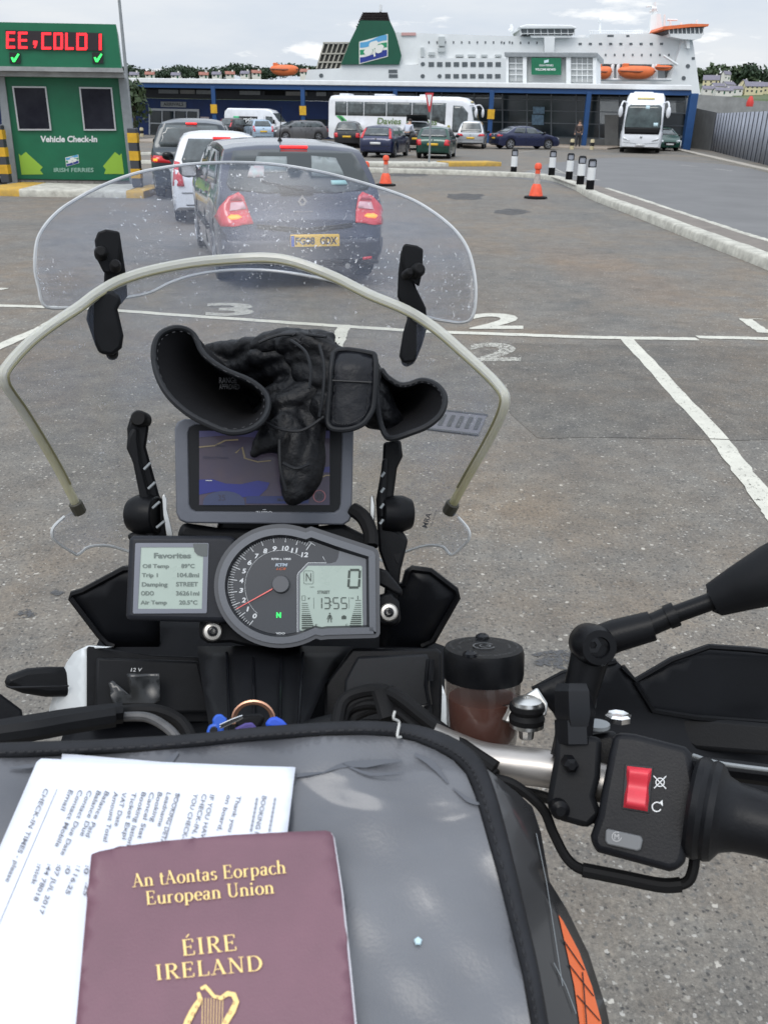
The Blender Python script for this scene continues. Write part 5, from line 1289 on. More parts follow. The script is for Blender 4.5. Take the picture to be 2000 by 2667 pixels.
def clearmat(name, haze, tint, dirt, scale=90, thr=.66):
    m = bpy.data.materials.new(name); m.use_nodes = True; t = m.node_tree; t.nodes.clear(); N = t.nodes.new; L = t.links.new
    out = N('ShaderNodeOutputMaterial'); tr = N('ShaderNodeBsdfTransparent'); tr.inputs[0].default_value = (*tint, 1)
    df = N('ShaderNodeBsdfDiffuse'); df.inputs[0].default_value = (.36, .45, .68, 1); dw = N('ShaderNodeBsdfDiffuse'); dw.inputs[0].default_value = (.66, .67, .68, 1)  # bluish diffuse: milky plastic plus reflected sky put into the colour
    gl = N('ShaderNodeBsdfGlossy'); gl.inputs['Roughness'].default_value = .30; gl.inputs[0].default_value = (1, 1, 1, 1)
    fr_ = N('ShaderNodeLayerWeight'); fr_.inputs[0].default_value = .3
    fp = N('ShaderNodeMath'); fp.operation = 'POWER'; L(fr_.outputs['Facing'], fp.inputs[0]); fp.inputs[1].default_value = 3
    fa_ = N('ShaderNodeMath'); fa_.operation = 'MULTIPLY_ADD'; L(fp.outputs[0], fa_.inputs[0]); fa_.inputs[1].default_value = .35; fa_.inputs[2].default_value = .02
    m1 = N('ShaderNodeMixShader'); L(fa_.outputs[0], m1.inputs[0]); L(tr.outputs[0], m1.inputs[1]); L(gl.outputs[0], m1.inputs[2])
    g = N('ShaderNodeNewGeometry')
    def nz(s, d=3, r=.6):
        n = N('ShaderNodeTexNoise'); n.inputs['Scale'].default_value = s; n.inputs['Detail'].default_value = d; n.inputs['Roughness'].default_value = r; L(g.outputs['Position'], n.inputs['Vector']); return n.outputs[0]
    def rp(i, a, b):
        r = N('ShaderNodeMapRange'); r.inputs['From Min'].default_value = a; r.inputs['From Max'].default_value = b; L(i, r.inputs[0]); return r.outputs[0]
    def mth(op, a, b):
        r = N('ShaderNodeMath'); r.operation = op
        for k, q_ in enumerate((a, b)):
            if isinstance(q_, (int, float)): r.inputs[k].default_value = q_
            else: L(q_, r.inputs[k])
        return r.outputs[0]
    hz_ = mth('MULTIPLY', rp(nz(9, 4), .30, .75), haze)
    sp = mth('MULTIPLY', rp(nz(scale * 3, 5, .75), thr, thr + .018), rp(nz(15, 4), .43, .56))
    m2 = N('ShaderNodeMixShader'); L(hz_, m2.inputs[0]); L(m1.outputs[0], m2.inputs[1]); L(df.outputs[0], m2.inputs[2])
    m3 = N('ShaderNodeMixShader'); L(mth('MULTIPLY', sp, dirt), m3.inputs[0]); L(m2.outputs[0], m3.inputs[1]); L(dw.outputs[0], m3.inputs[2]); L(m3.outputs[0], out.inputs[0])
    return m
M['screenclear'] = clearmat('clear_screen', .10, (.93, .93, .92), .7, 50, .64)
M['screendirty'] = clearmat('scratched_screen', .05, (.92, .935, .965), 1.0, 78, .626)
M['edgewhite'] = mat('acrylic_edge', (.42, .43, .43), .25, coat=.6, var=.25, vscale=14)
def trimmat():
    m = mat('yellowed_trim', (.52, .51, .40), .32, coat=.5)
    t = m.node_tree; b = t.nodes['Principled BSDF']; N = t.nodes.new
    g = N('ShaderNodeNewGeometry'); sp = N('ShaderNodeSeparateXYZ'); t.links.new(g.outputs['Position'], sp.inputs[0])
    n = N('ShaderNodeTexNoise'); n.inputs['Scale'].default_value = 22; n.inputs['Detail'].default_value = 5; t.links.new(g.outputs['Position'], n.inputs[0])
    mr = N('ShaderNodeMapRange'); mr.inputs['From Min'].default_value = 1.53; mr.inputs['From Max'].default_value = 1.70; t.links.new(sp.outputs[2], mr.inputs[0])
    ad = N('ShaderNodeMath'); ad.operation = 'MULTIPLY_ADD'; t.links.new(n.outputs[0], ad.inputs[0]); ad.inputs[1].default_value = .9; t.links.new(mr.outputs[0], ad.inputs[2])
    r = N('ShaderNodeValToRGB'); e = r.color_ramp.elements; e[0].position = .35; e[0].color = (.42, .39, .20, 1); e[1].position = 1.0; e[1].color = (.50, .50, .44, 1)
    t.links.new(ad.outputs[0], r.inputs[0]); t.links.new(r.outputs[0], b.inputs['Base Color'])
    b.inputs['Alpha'].default_value = .66; b.inputs['Subsurface Weight'].default_value = .3; b.inputs['Subsurface Radius'].default_value = (.01, .01, .006)
    return m
M['trim'] = trimmat()
M['hose'] = mat('hose_grey', (.07, .07, .072), .5, var=.3, vscale=90)

# ---- main screen
rim = [(170, 1100), (130, 1020), (90, 950), (50, 885), (22, 845), (10, 822), (14, 797), (60, 745), (110, 705), (170, 665), (210, 635), (260, 607), (330, 585), (420, 568), (510, 560), (580, 558), (640, 568), (720, 598), (800, 638), (880, 672), (940, 710), (1000, 762), (1050, 808), (1078, 838), (1090, 862), (1080, 900), (1050, 960), (1010, 1030), (972, 1100)]
lowR = [(990, 1118), (1011, 1143), (1013, 1163), (998, 1182), (975, 1199), (955, 1181), (920, 1179), (875, 1193), (835, 1213), (815, 1205)]
lowL = [(310, 1200), (280, 1192), (240, 1180), (208, 1179), (188, 1184), (170, 1198), (158, 1194), (122, 1170), (113, 1154), (118, 1137), (140, 1116)]
def zscr(x, y): return .64 + .145 * (1 - ((x - 553) / 545) ** 2) + .03 * (y - 850) / 400
def sheet3(name, poly, zf, m, parent, sp=24, solid=.003, smooth=60, off=0):
    vs, fs = sheet2(poly, sp); mb = MB(); mb.add([Q(x, y, zf(x, y)) for x, y in vs], fs)
    return mb.build(name, m, parent, smooth=smooth, solid=solid, off=off)
ws1 = sheet3('windscreen', rim + lowR + lowL, zscr, M['screenclear'], bike, 24)
pth = cr([Q(x, y, zscr(x, y) - .001) for x, y in rim], 6)
n = len(pth)
mb = MB(); mb.tube(pth, [(.0037 + .0012 * sin(pi * i / n)) for i in range(n)], 10); mb.build('edge_trim', M['trim'], ws1)
cen_ = Q(553, 900, .72)
mb = MB(); mb.tube([p + (cen_ - p).normalized() * .0034 + (CAM - p).normalized() * .0032 for p in pth[4:-4]], .0009, 6); mb.build('trim_groove', mat('groove_olive', (.16, .15, .08), .5), ws1)
for i0, i1 in ((0, -1), (-1, -2)):
    a = pth[i0]; b = pth[2] if i0 == 0 else pth[-3]
    d = (b - a).normalized(); mb = MB(); mb.tube([a - d * .004, a + d * .007], .0058, 10); mb.build('end_cap', mat('cap_brown', (.035, .033, .022), .5), ws1, bev=.001)
for l in (lowR, lowL):
    mb = MB(); mb.tube(cr([Q(x, y, zscr(x, y)) for x, y in l], 5), .0013, 6); mb.build('clear_edge', M['edgewhite'], ws1)
# maker's mark printed low on the screen
mk = Plane(Q(930, 1120, zscr(930, 1120) - .003), (FW * -1))
mb = MB(); ink = mat('print_ink', (.06, .06, .065), .6)
def tl(mb, s, p0, p1, h, fn, bold=.0, italic=0):
    """string from p0 to p1 (2-D), glyph height h; tops on the left of travel for images with y down"""
    dx, dy = p1[0] - p0[0], p1[1] - p0[1]; l = hypot(dx, dy); ux, uy = dx / l, dy / l
    l = min(l, len(s) * h * .68); vs, fs = glyphs(s, bold, italic); a0 = min(p[0] for p in vs); a1 = max(p[0] for p in vs)
    mb.add([fn(p0[0] + ux * (x - a0) / (a1 - a0) * l + uy * y * h, p0[1] + uy * (x - a0) / (a1 - a0) * l - ux * y * h) for x, y in vs], fs)
tl(mb, 'MRA', (922, 1141), (936, 1095), 16, dp(mk, 0), .02); tl(mb, 'design and quality', (932, 1138), (944, 1103), 6, dp(mk, 0)); mb.build('printed_mark', ink, ws1, smooth=0)

# ---- clip-on deflector
dfl = [(100, 663), (84, 620), (76, 580), (79, 530), (90, 500), (115, 468), (150, 440), (220, 402), (300, 373), (400, 356), (500, 351), (600, 356), (700, 373), (800, 400), (880, 427), (935, 458), (983, 498), (1012, 542), (1026, 600), (1027, 655), (1018, 688), (998, 697), (970, 695), (925, 686), (860, 660), (790, 628), (700, 603), (600, 586), (510, 583), (430, 592), (370, 610), (325, 632), (275, 643), (225, 652), (165, 663)]
def zdef(x, y): return .735 + .10 * (1 - ((x - 553) / 520) ** 2) - .02 * (y - 520) / 300
de = sheet3('wind_deflector', dfl, zdef, M['screendirty'], bike, 22)
mb = MB(); mb.tube(cr([Q(x, y, zdef(x, y)) for x, y in dfl], 5, True), .0015, 6, closed=True); mb.build('deflector_edge', M['edgewhite'], de)
def poly_block(name, poly, Z, thick, m, parent, bev=.002, tilt=0, off=0):
    pl = facing(sum(p[0] for p in poly) / len(poly), sum(p[1] for p in poly) / len(poly), Z, tilt)
    mb = MB(); slab(mb, poly, dp(pl), off, off - thick); return mb.build(name, m, parent, bev=bev, smooth=50), pl
def clamp(upper, spine, lower, knobs, Z):
    c, pl = poly_block('deflector_clamp', spine, Z + .01, .016, M['black'], de, .0015)
    poly_block('clamp_jaw', upper, Z - .004, .016, M['blackmatte'], c, .0015)
    o, pl2 = poly_block('clamp_foot', lower, Z - .025, .020, M['blackmatte'], c, .003)
    for (x, y, r) in knobs:
        mb = MB(); mb.lathe(Q(x, y, Z - .006), (RT * .3 - FW), [(r * px(Z), -.006), (r * px(Z), .004), (r * px(Z) * .7, .008)], 14); mb.build('clamp_knob', M['rubber'], c, bev=.0008)
clamp([(205, 520), (212, 501), (230, 495), (258, 500), (262, 520), (258, 560), (250, 590), (225, 590), (210, 560)], [(232, 500), (259, 500), (274, 600), (276, 640), (262, 658), (235, 662), (224, 640), (226, 590), (222, 540)],
      [(187, 690), (190, 670), (205, 640), (236, 625), (262, 640), (262, 655), (255, 668), (268, 725), (264, 752), (244, 769), (215, 764), (206, 745)], ((219, 548, 14), (250, 575, 12), (243, 763, 13)), .74)
clamp([(868, 535), (875, 526), (900, 530), (914, 538), (912, 590), (905, 620), (880, 600), (870, 570)], [(866, 540), (880, 540), (890, 590), (898, 620), (920, 665), (922, 690), (905, 700), (880, 690), (858, 640), (860, 590)],
      [(884, 672), (895, 666), (920, 680), (926, 695), (912, 745), (897, 782), (870, 786), (862, 770), (870, 720)], ((901, 585, 15), (880, 592, 10), (882, 778, 12)), .74)

# ---- satellite navigation unit
gpl = facing(570, 1020, .625, .03)
nav_ = thing('sat_nav', 'silver framed satellite navigation unit showing a map, under the black gloves', 'sat nav', gpl.pt(*d2(570, 1135)))
outer = [(378, 925), (384, 912), (398, 905), (745, 905), (758, 912), (764, 925), (760, 1112), (755, 1126), (742, 1134), (402, 1130), (388, 1124), (381, 1108)]
inner = [(408, 935), (412, 924), (424, 918), (722, 918), (734, 924), (738, 935), (735, 1088), (732, 1099), (722, 1106), (424, 1104), (413, 1098), (410, 1088)]
m_sil = mat('silver_grey_case', (.105, .112, .132), .42, metal=.3, var=.08, vscale=30, bump=.1, bscale=600)
mb = MB(); slab(mb, outer, dp(gpl), -.002, -.028); mb.build('case', m_sil, nav_, bev=.003, seg=3)
mb = MB(); ringp(mb, outer, inner, dp(gpl), -.002, .001); mb.build('bezel_frame', m_sil, nav_, bev=.0012)
mb = MB(); slab(mb, inner, dp(gpl), .0, -.004); bz = mb.build('bezel', mat('bezel_dark', (.009, .0095, .011), .3, spec=.2), nav_, smooth=0)
sq = [(431, 931), (710, 931), (713, 1091), (432, 1091)]
def scr(a, b, w=.0015): return gpl.pt(*d2(431 + 281 * a, 931 + 160 * b), w)
mb = MB(); mb.face([scr(0, 0, .001), scr(1, 0, .001), scr(1, 1, .001), scr(0, 1, .001)]); sn = mb.build('screen', mat('map_land', (.058, .050, .080), .15, spec=.3, emit=.12, var=.35, vscale=40, col2=(.075, .058, .072)), nav_, smooth=0)
def scp(name, pts, m, w=.0015):
    mb = MB(); mb.face([scr(a, b, w) for a, b in pts]); return mb.build(name, m, sn, smooth=0)
scp('top_bar', [(0, 0), (1, 0), (1, .1), (.5, .10), (.2, .06), (0, .09)], mat('map_bar', (.05, .045, .12), .3, emit=.1))
scp('sea', [(0, .66), (.1, .65), (.2, .71), (.32, .72), (.45, .67), (.54, .70), (.52, .78), (.46, .88), (.3, .9), (.12, .82), (0, .86)], mat('map_sea', (.010, .014, .15), .3, emit=.12))
scp('sea', [(.90, .50), (1, .48), (1, .56), (.92, .56)], mat('map_sea2', (.02, .02, .14), .3, emit=.1))
mb = MB(); fr2 = lambda a, b: scr(a, b, .0018)
strip(mb, [(0, .22), (.12, .2), (.2, .13), (.3, .12)], .018, fr2); strip(mb, [(.28, .3), (.33, .22), (.35, .37), (.45, .42), (.55, .40)], .016, fr2); mb.build('road_line', mat('map_road', (.22, .17, .09), .3, emit=.1), sn, smooth=0); mb = MB(); strip(mb, [(.9, .66), (.97, .6), (1, .6)], .016, fr2)
mb.build('road_line', mat('map_road', (.22, .17, .09), .3, emit=.1), sn, smooth=0)
scp('speed_panel', [(.03, 1)] + [(.19 + .16 * cos(radians(a)), .96 - .15 * sin(radians(a))) for a in range(180, -1, -20)] + [(.35, 1)], mat('map_panel', (.03, .04, .09), .3, emit=.1), .0019)
scp('bottom_bar', [(.36, .88), (.84, .88), (.84, .98), (.36, .98)], mat('map_bar2', (.012, .02, .09), .3, emit=.1), .0019)
mik = mat('map_ink', (.03, .03, .06), .4)
mb = MB(); text(mb, '35', lambda a, b: scr(a, b, .0022), (.145, .86, .20, .94)); mb.build('speed_text', mik, sn, smooth=0)
mb = MB(); text(mb, 'Menu', lambda a, b: scr(a, b, .0022), (.60, .905, .68, .95)); mb.build('menu_text', mik, sn, smooth=0)
mb = MB(); text(mb, 'Milford Haven', lambda a, b: scr(a, b, .0022), (.03, .34, .22, .38), bold=0); text(mb, 'West', lambda a, b: scr(a, b, .0022), (.12, .18, .20, .22), bold=0)
mb.build('map_text', mik, sn, smooth=0)
mb = MB(); fr3 = lambda a, b, w: scr(a, b, w); strip(mb, circ(.92, .88, .045, 20, ry=.08), .008, lambda a, b: scr(a, b, .0023), True); mb.build('limit_ring', mat('limit_red', (.25, .09, .10), .4, emit=.2), sn, smooth=0)
mb = MB(); text(mb, '20', lambda a, b: scr(a, b, .0024), (.895, .84, .945, .92)); mb.build('limit_text', ink, sn, smooth=0)
mb = MB(); strip(mb, [(.05, .67), (.10, .67)], .012, lambda a, b: scr(a, b, .0024)); text(mb, 'zumo', lambda x, y: gpl.pt(*d2(x, y), .0008), (553, 1104, 588, 1112), bold=0); strip(mb, [(568, 1101), (575, 1101)], 1.2, lambda x, y: gpl.pt(*d2(x, y), .0008)); mb.build('brand_text', mat('print_grey', (.42, .43, .45), .5), bz, smooth=0)
mb = MB(); slab(mb, [(470, 1120), (690, 1120), (700, 1165), (460, 1165)], dp(gpl), -.02, -.05); mb.build('mount', M['black'], nav_, bev=.004)

# ---- instrument cluster
cpl = facing(690, 1270, .60, .05)
def f1(x, y): return (300 + x * .4521, 1350 + y * .4523)
def c1(x, y, w=0): return cpl.pt(*f1(x, y), w)
cl = thing('x', 'x', 'x'); bpy.data.objects.remove(cl)
def cx(w): return lambda x, y: c1(x, y, w)
left = [(66, 560), (72, 575), (95, 588), (640, 600), (700, 590), (700, 110), (640, 101), (110, 100), (92, 112), (84, 130)]
mb = MB(); slab(mb, left, c1, .004, -.016); il = mb.build('info_display', mat('display_case', (.013, .0145, .019), .42, spec=.22, var=.15, vscale=60, bump=.12, bscale=700), bike, bev=.004, seg=3)
ra_, rb_ = [(126, 150), (134, 146), (540, 146), (545, 152), (534, 540), (528, 547), (118, 549), (112, 544)], [(158, 170), (160, 170), (514, 170), (515, 171), (506, 521), (505, 522), (141, 522), (140, 521)]
mb = MB(); ringp(mb, ra_, rb_, c1, .0038, .0048); mb.build('display_surround', mat('surround_grey', (.14, .15, .18), .35), il, smooth=0)
lcdm = mat('lcd', (.27, .335, .29), .28, emit=.10, var=.06, vscale=30, coat=1)
mb = MB(); mb.face([c1(*p, .0043) for p in ((158, 170), (515, 170), (506, 522), (140, 522))]); lc = mb.build('lcd_panel', lcdm, il, smooth=0)
mb = MB(); mb.face([c1(*p, .0052) for p in [(456, 150), (540, 150), (537, 222), (505, 222), (480, 214), (464, 195)]]); mb.build('dark_patch', mat('lcd_dark', (.03, .04, .038), .2, coat=1), il, smooth=0)
lcdk = mat('lcd_ink', (.115, .145, .13), .5); lcdd = mat('lcd_ink_dark', (.035, .05, .04), .5)
mb = MB(); tx = lambda s, b, bold=.02: text(mb, s, cx(.0047), b, bold=bold)
tx('Favorites', (232, 202, 443, 234), .035)
for s, b, s2, b2 in (('Oil Temp', (167, 266, 318, 296), '89°C', (388, 264, 464, 290)), ('Trip 1', (163, 318, 254, 348), '104.8mi', (366, 316, 490, 342)), ('Damping', (163, 370, 310, 402), 'STREET', (358, 368, 484, 394)), ('ODO', (158, 420, 232, 446), '36261mi', (358, 420, 492, 446)), ('Air Temp', (155, 474, 306, 504), '20.5°C', (376, 472, 480, 498))):
    tx(s, b, .03); tx(s2, b2, .03)
mb.build('lcd_text', lcdk, lc, smooth=0)
# main dial
def dialout(r, rx, k=0):
    o = [(957 + r * cos(radians(a)), 393 - r * sin(radians(a))) for a in range(62, 305, 6)]
    return o
R0 = 360
out = [(957 + (378 if True else 0) * cos(radians(a)), 393 - (352) * sin(radians(a))) for a in range(68, 307, 6)]
out += [(1185, 700), (1225, 695), (1490, 688), (1512, 680), (1521, 660), (1517, 215), (1508, 190), (1485, 172), (1290, 108), (1130, 55)]
def shrink(pl, d):
    n = len(pl); o = []
    for i in range(n):
        a, b, c = pl[i - 1], pl[i], pl[(i + 1) % n]
        e1 = V((b[0] - a[0], b[1] - a[1])).normalized(); e2 = V((c[0] - b[0], c[1] - b[1])).normalized()
        nn = (V((-e1.y, e1.x)) + V((-e2.y, e2.x))); nn = nn / max(.5, nn.length) * 1.0
        o.append((b[0] + nn.x * d * SGN, b[1] + nn.y * d * SGN))
    return o
ar_ = sum(out[i - 1][0] * out[i][1] - out[i][0] * out[i - 1][1] for i in range(len(out)))
SGN = 1 if ar_ > 0 else -1
in1 = shrink(out, 24); in2 = shrink(out, 62); in3 = shrink(out, 78)
mb = MB(); slab(mb, out, c1, .003, -.030); dl = mb.build('instrument_cluster', mat('cluster_case', (.009, .0095, .0115), .42, spec=.22, var=.1, vscale=50), bike, bev=.002)
mb = MB(); ringp(mb, out, in1, c1, .003, .0085); dlr = mb.build('cluster_rim', mat('rim_dark', (.05, .053, .06), .45), dl, smooth=30)
mb = MB(); ringp(mb, in1, in2, c1, .008, .0095); mb.build('bezel_ring', mat('bezel_grey', (.10, .106, .118), .40, metal=.35, bump=.1, bscale=900), dlr, smooth=30)
mb = MB(); n = len(in2); mb.add([c1(*p, .0092) for p in in2] + [c1(*p, .0035) for p in in3], [(i, (i + 1) % n, n + (i + 1) % n, n + i) for i in range(n)]); mb.build('inner_wall', mat('inner_dark', (.02, .022, .026), .4), dlr, smooth=30)
mb = MB(); mb.face([c1(*p, .0040) for p in in3]); face = mb.build('dial_face', mat('dial_black', (.016, .018, .022), .18, coat=.5), dl, smooth=0)
wm = mat('dial_white', (.55, .57, .58), .5)
# lighter zone under the horizontal reflection line is part of the clear cover; sub dial outline and ticks
mb = MB()
ang = lambda k: 231 - k * (176 / 12)
def pol(r, a): return (957 + r * cos(radians(a)), 393 - r * sin(radians(a)))
strip(mb, [pol(303, a) for a in range(50, 260, 3)] + [pol(297, a) for a in range(260, 288, 3)] + [(1051, 668), (1051, 330), (1058, 316), (1112, 259), (1217, 259), (1196, 224)], 3, cx(.0046))
strip(mb, [pol(205, a) for a in range(58, 232, 3)], 1.6, cx(.0046))
for k in range(61):
    a = ang(k / 5); big = k % 5 == 0; hf = False
    strip(mb, [pol(300, a), pol(252 if big else 272, a)], 4 if big else 2.2, cx(.0047))
mb.build('scale_marks', wm, face, smooth=0)
mb = MB()
for k, (x, y) in enumerate(((808, 563), (768, 523), (745, 472), (730, 417), (732, 361), (747, 306), (778, 258), (820, 221), (868, 191), (922, 178), (982, 176), (1034, 188), (1092, 213))):
    w_ = 12 if k < 10 else 20; w_ = 8 if k == 1 else w_; text(mb, str(k), cx(.0048), (x - w_, y - 14, x + w_, y + 14), bold=.03, italic=.15)
text(mb, 'RPM x 1000', cx(.0048), (904, 231, 1014, 244), bold=.02); text(mb, 'VDO', cx(.0048), (929, 656, 981, 668), bold=.02)
mb.build('dial_numbers', wm, face, smooth=0)
mb = MB(); text(mb, 'KTM', cx(.0048), (924, 262, 996, 280), bold=.06, italic=.2); mb.build('logo', mat('logo_pale', (.30, .36, .42), .5), face, smooth=0)
mb = MB(); text(mb, 'LC8', cx(.0048), (930, 287, 986, 300), bold=.02, italic=.3); mb.build('logo_orange', mat('logo_orange', (.42, .09, .03), .5), face, smooth=0)
mb = MB(); text(mb, 'N', cx(.0048), (931, 542, 958, 573), bold=.05); mb.build('neutral_light', mat('neutral_green', (.02, .75, .12), .5, emit=.8), face, smooth=0)
mb = MB(); mb.add([c1(*p, w) for p, w in (((917, 402), .0085), ((905, 416), .0085), ((703, 526), .007), ((706, 520), .007))] + [c1(*p, .0065) for p in ((917, 402), (905, 416), (703, 526), (706, 520))], [(0, 1, 2, 3), (0, 4, 5, 1), (1, 5, 6, 2), (2, 6, 7, 3), (3, 7, 4, 0)])
mb.build('needle', mat('needle_red', (.62, .10, .09), .4, emit=.12), face, smooth=0)
mb = MB(); mb.lathe(c1(957, 383, .0045), cpl.n, [(.0062, 0), (.0062, .005), (.0055, .006)], 28); mb.build('needle_hub', mat('hub_grey', (.075, .078, .085), .4), face)
lp_ = [(1067, 322), (1112, 276), (1414, 276), (1420, 282), (1425, 638), (1420, 643), (1070, 646), (1065, 640)]
gl_ = [(1054, 315), (1105, 262), (1240, 262), (1270, 254), (1284, 230), (1290, 190), (1440, 236), (1448, 250), (1450, 660), (1052, 668)]
mb = MB(); mb.face([c1(*p, .0044) for p in gl_]); gp_ = mb.build('lcd_surround', mat('lcd_grey', (.10, .108, .12), .3, coat=.4), face, smooth=0)
mb = MB(); mb.face([c1(*p, .0049) for p in lp_]); l2 = mb.build('lcd_panel', lcdm, dl, smooth=0)
mb = MB(); T_ = cx(.0053)
def seg7(mb, ch, x, y, w, h, th, sl=.0):
    on = {'0': 'abcdef', '1': 'bc', '3': 'abgcd', '5': 'afgcd'}[ch]
    sgs = {'a': ((0, 0), (w, 0)), 'b': ((w, 0), (w, h / 2)), 'c': ((w, h / 2), (w, h)), 'd': ((0, h), (w, h)), 'e': ((0, h / 2), (0, h)), 'f': ((0, 0), (0, h / 2)), 'g': ((0, h / 2), (w, h / 2))}
    for s in on:
        (a, b), (c, d) = sgs[s]; k = .06
        p0 = (x + a + (c - a) * k - sl * (b - h), y + b + (d - b) * k); p1 = (x + c - (c - a) * k - sl * (d - h), y + d - (d - b) * k); strip(mb, [p0, p1], th, T_)
seg7(mb, '0', 1342, 300, 60, 100, 13, .06)
for ch, x in (('1', 1160), ('3', 1205), ('5', 1256), ('5', 1302)): seg7(mb, ch, x, 459, 30, 62, 6)
strip(mb, [(1243, 478), (1243, 485)], 6, T_); strip(mb, [(1243, 498), (1243, 505)], 6, T_)
text(mb, 'STREET', T_, (1166, 418, 1236, 436), bold=.02)
strip(mb, [(1145, 458), (1145, 522)], 2, T_); strip(mb, [(1346, 455), (1346, 520)], 2, T_)
text(mb, 'F', T_, (1112, 458, 1124, 470)); text(mb, 'E', T_, (1153, 610, 1166, 622)); text(mb, 'H', T_, (1357, 456, 1370, 466)); text(mb, 'C', T_, (1326, 608, 1339, 620)); text(mb, 'mph', T_, (1122, 394, 1146, 402))
strip(mb, rrect(1088, 305, 1142, 380, 8), 2, T_, True); text(mb, 'N', T_, (1100, 318, 1130, 366), bold=0)
strip(mb, [(1078, 448), (1096, 448), (1096, 474), (1078, 474)], 3, T_, True); strip(mb, [(1396, 448), (1396, 470)], 4, T_); strip(mb, [(1382, 474), (1414, 474)], 3, T_)
for k in range(13):
    y = 490 + k * 11.6; w_ = 34 + k * 3; th = 3 if k < 6 else 7
    strip(mb, [(1076, y), (1076 + w_, y)], th, T_); strip(mb, [(1416, y), (1416 - w_, y)], th, T_)
strip(mb, [(1076, 634), (1212, 631)], 9, T_); strip(mb, [(1416, 634), (1278, 631)], 9, T_)
mb.add([T_(*p) for p in circ(1236, 549, 5, 10)], [tuple(range(10))])
strip(mb, [(1236, 556), (1236, 578)], 13, T_); strip(mb, [(1230, 577), (1226, 600)], 5, T_); strip(mb, [(1242, 577), (1245, 600)], 5, T_); strip(mb, [(1229, 560), (1221, 582)], 4, T_); strip(mb, [(1243, 560), (1250, 582)], 4, T_)
strip(mb, [(1304, 572), (1330, 572)], 18, T_); strip(mb, [(1311, 561), (1323, 561)], 4, T_)
mb.build('lcd_symbols', lcdd, l2, smooth=0)
# mounting lugs with silver washers
def bolt(x, y, r, parent, Z=.597):
    c = Q(x, y, Z); n_ = -ray(x * 1.2056, y * 1.2056).normalized(); R_ = r * px(Z)
    mb = MB(); mb.lathe(c, n_, [(R_, -.004), (R_, .0), (R_ * .85, .0025), (R_ * .55, .003), (R_ * .5, .001)], 28); b = mb.build('washer', mat('washer_silver', (.52, .50, .46), .35, metal=.6), parent)
    mb = MB(); mb.lathe(c, n_, [(R_ * .52, -.002), (R_ * .48, .003), (R_ * .28, .0034), (R_ * .26, .001)], 20); mb.build('bolt_head', M['blackgloss'], b)
lug, _ = poly_block('mounting_lug', [(440, 1332), (540, 1350), (600, 1400), (560, 1402), (500, 1388), (450, 1390), (432, 1378), (430, 1345)], .606, .012, M['black'], bike, .002)
bolt(460, 1364, 21, lug)
lug, _ = poly_block('mounting_lug', [(815, 1285), (845, 1280), (862, 1300), (866, 1340), (855, 1352), (815, 1350)], .604, .012, M['black'], bike, .002); bolt(840, 1323, 20, lug)
lug, _ = poly_block('mounting_lug', [(815, 1225), (835, 1232), (870, 1275), (868, 1290), (815, 1262)], .607, .012, M['black'], bike, .002)
lug, _ = poly_block('mounting_lug', [(470, 1135), (545, 1135), (535, 1162), (480, 1162)], .652, .008, M['black'], bike, .002); bolt(504, 1137, 21, lug, .650)
mb = MB(); mb.tube(cr([Q(762, 1100, .635), Q(785, 1118, .63), Q(800, 1150, .625), Q(802, 1180, .62)], 5), .0055, 8); mb.build('power_cable', M['rubber'], bike)
bk, _ = poly_block('bracket_tower', [(392, 1128), (470, 1140), (620, 1145), (740, 1130), (798, 1160), (800, 1200), (380, 1165)], .635, .03, M['blackmatte'], bike, .004)

# ---- windscreen adjuster arms
def arm(polys, knob, plate, foot, Z):
    a, pl = poly_block('windscreen_arm', polys[0], Z, .012, M['black'], bike, .002)
    for p in polys[1:]: poly_block('arm_face', p, Z - .006, .010, M['blackmatte'], a, .002)
    kx, ky, kr, kh = knob; mb = MB(); s = 1 if kx < 500 else -1
    mb.lathe(Q(kx, ky, Z + .004), RT * -s + FW * .25, [(kr * px(Z) * .9, -.012), (kr * px(Z), -.004), (kr * px(Z), .004), (kr * px(Z) * .8, .011)], 26); mb.build('adjuster_knob', M['black'], a, bev=.001)
    o, _ = poly_block('arm_plate', plate, Z + .002, .004, M['steel'], a, .0006)
    poly_block('arm_foot', foot, Z, .016, M['blackmatte'], a, .003)
    return a
a1 = arm([[(275, 925), (283, 898), (320, 900), (322, 925), (316, 965), (345, 1070), (362, 1100), (362, 1190), (330, 1190), (315, 1090), (290, 985), (278, 975)], [(276, 945), (286, 925), (300, 925), (300, 950), (306, 1000), (335, 1110), (338, 1170), (318, 1170), (300, 1060), (288, 1000), (274, 968)]], (312, 1112, 44, 0),
    [(350, 1072), (356, 1066), (362, 1078), (362, 1100), (374, 1150), (376, 1168), (362, 1168), (352, 1110)], [(302, 1145), (330, 1138), (335, 1180), (290, 1182), (273, 1155)], .655)
mb = MB(); mb.lathe(Q(303, 905, .65), -FW, [(18 * px(.65), -.01), (18 * px(.65), .003), (14 * px(.65), .005)], 20); mb.build('arm_end_cap', M['rubber'], a1)
for k in range(4):
    mb = MB(); y = 1000 + k * 42; mb.tube([Q(312 + k * 9, y + 14, .647), Q(326 + k * 10, y, .647)], .0011, 6); mb.build('arm_rib', M['greymetal'], a1)
a2 = arm([[(828, 955), (866, 950), (870, 985), (858, 1010), (845, 1110), (846, 1140), (882, 1165), (866, 1230), (858, 1300), (828, 1300), (834, 1235), (818, 1190), (815, 1140), (812, 1080), (826, 1000)], [(826, 990), (838, 990), (832, 1120), (818, 1120), (817, 1070)]], (858, 1110, 40, 0),
    [(800, 1072), (806, 1070), (810, 1092), (808, 1150), (803, 1168), (798, 1150)], [(845, 1140), (858, 1130), (882, 1166), (866, 1232), (850, 1220), (838, 1190)], .645)
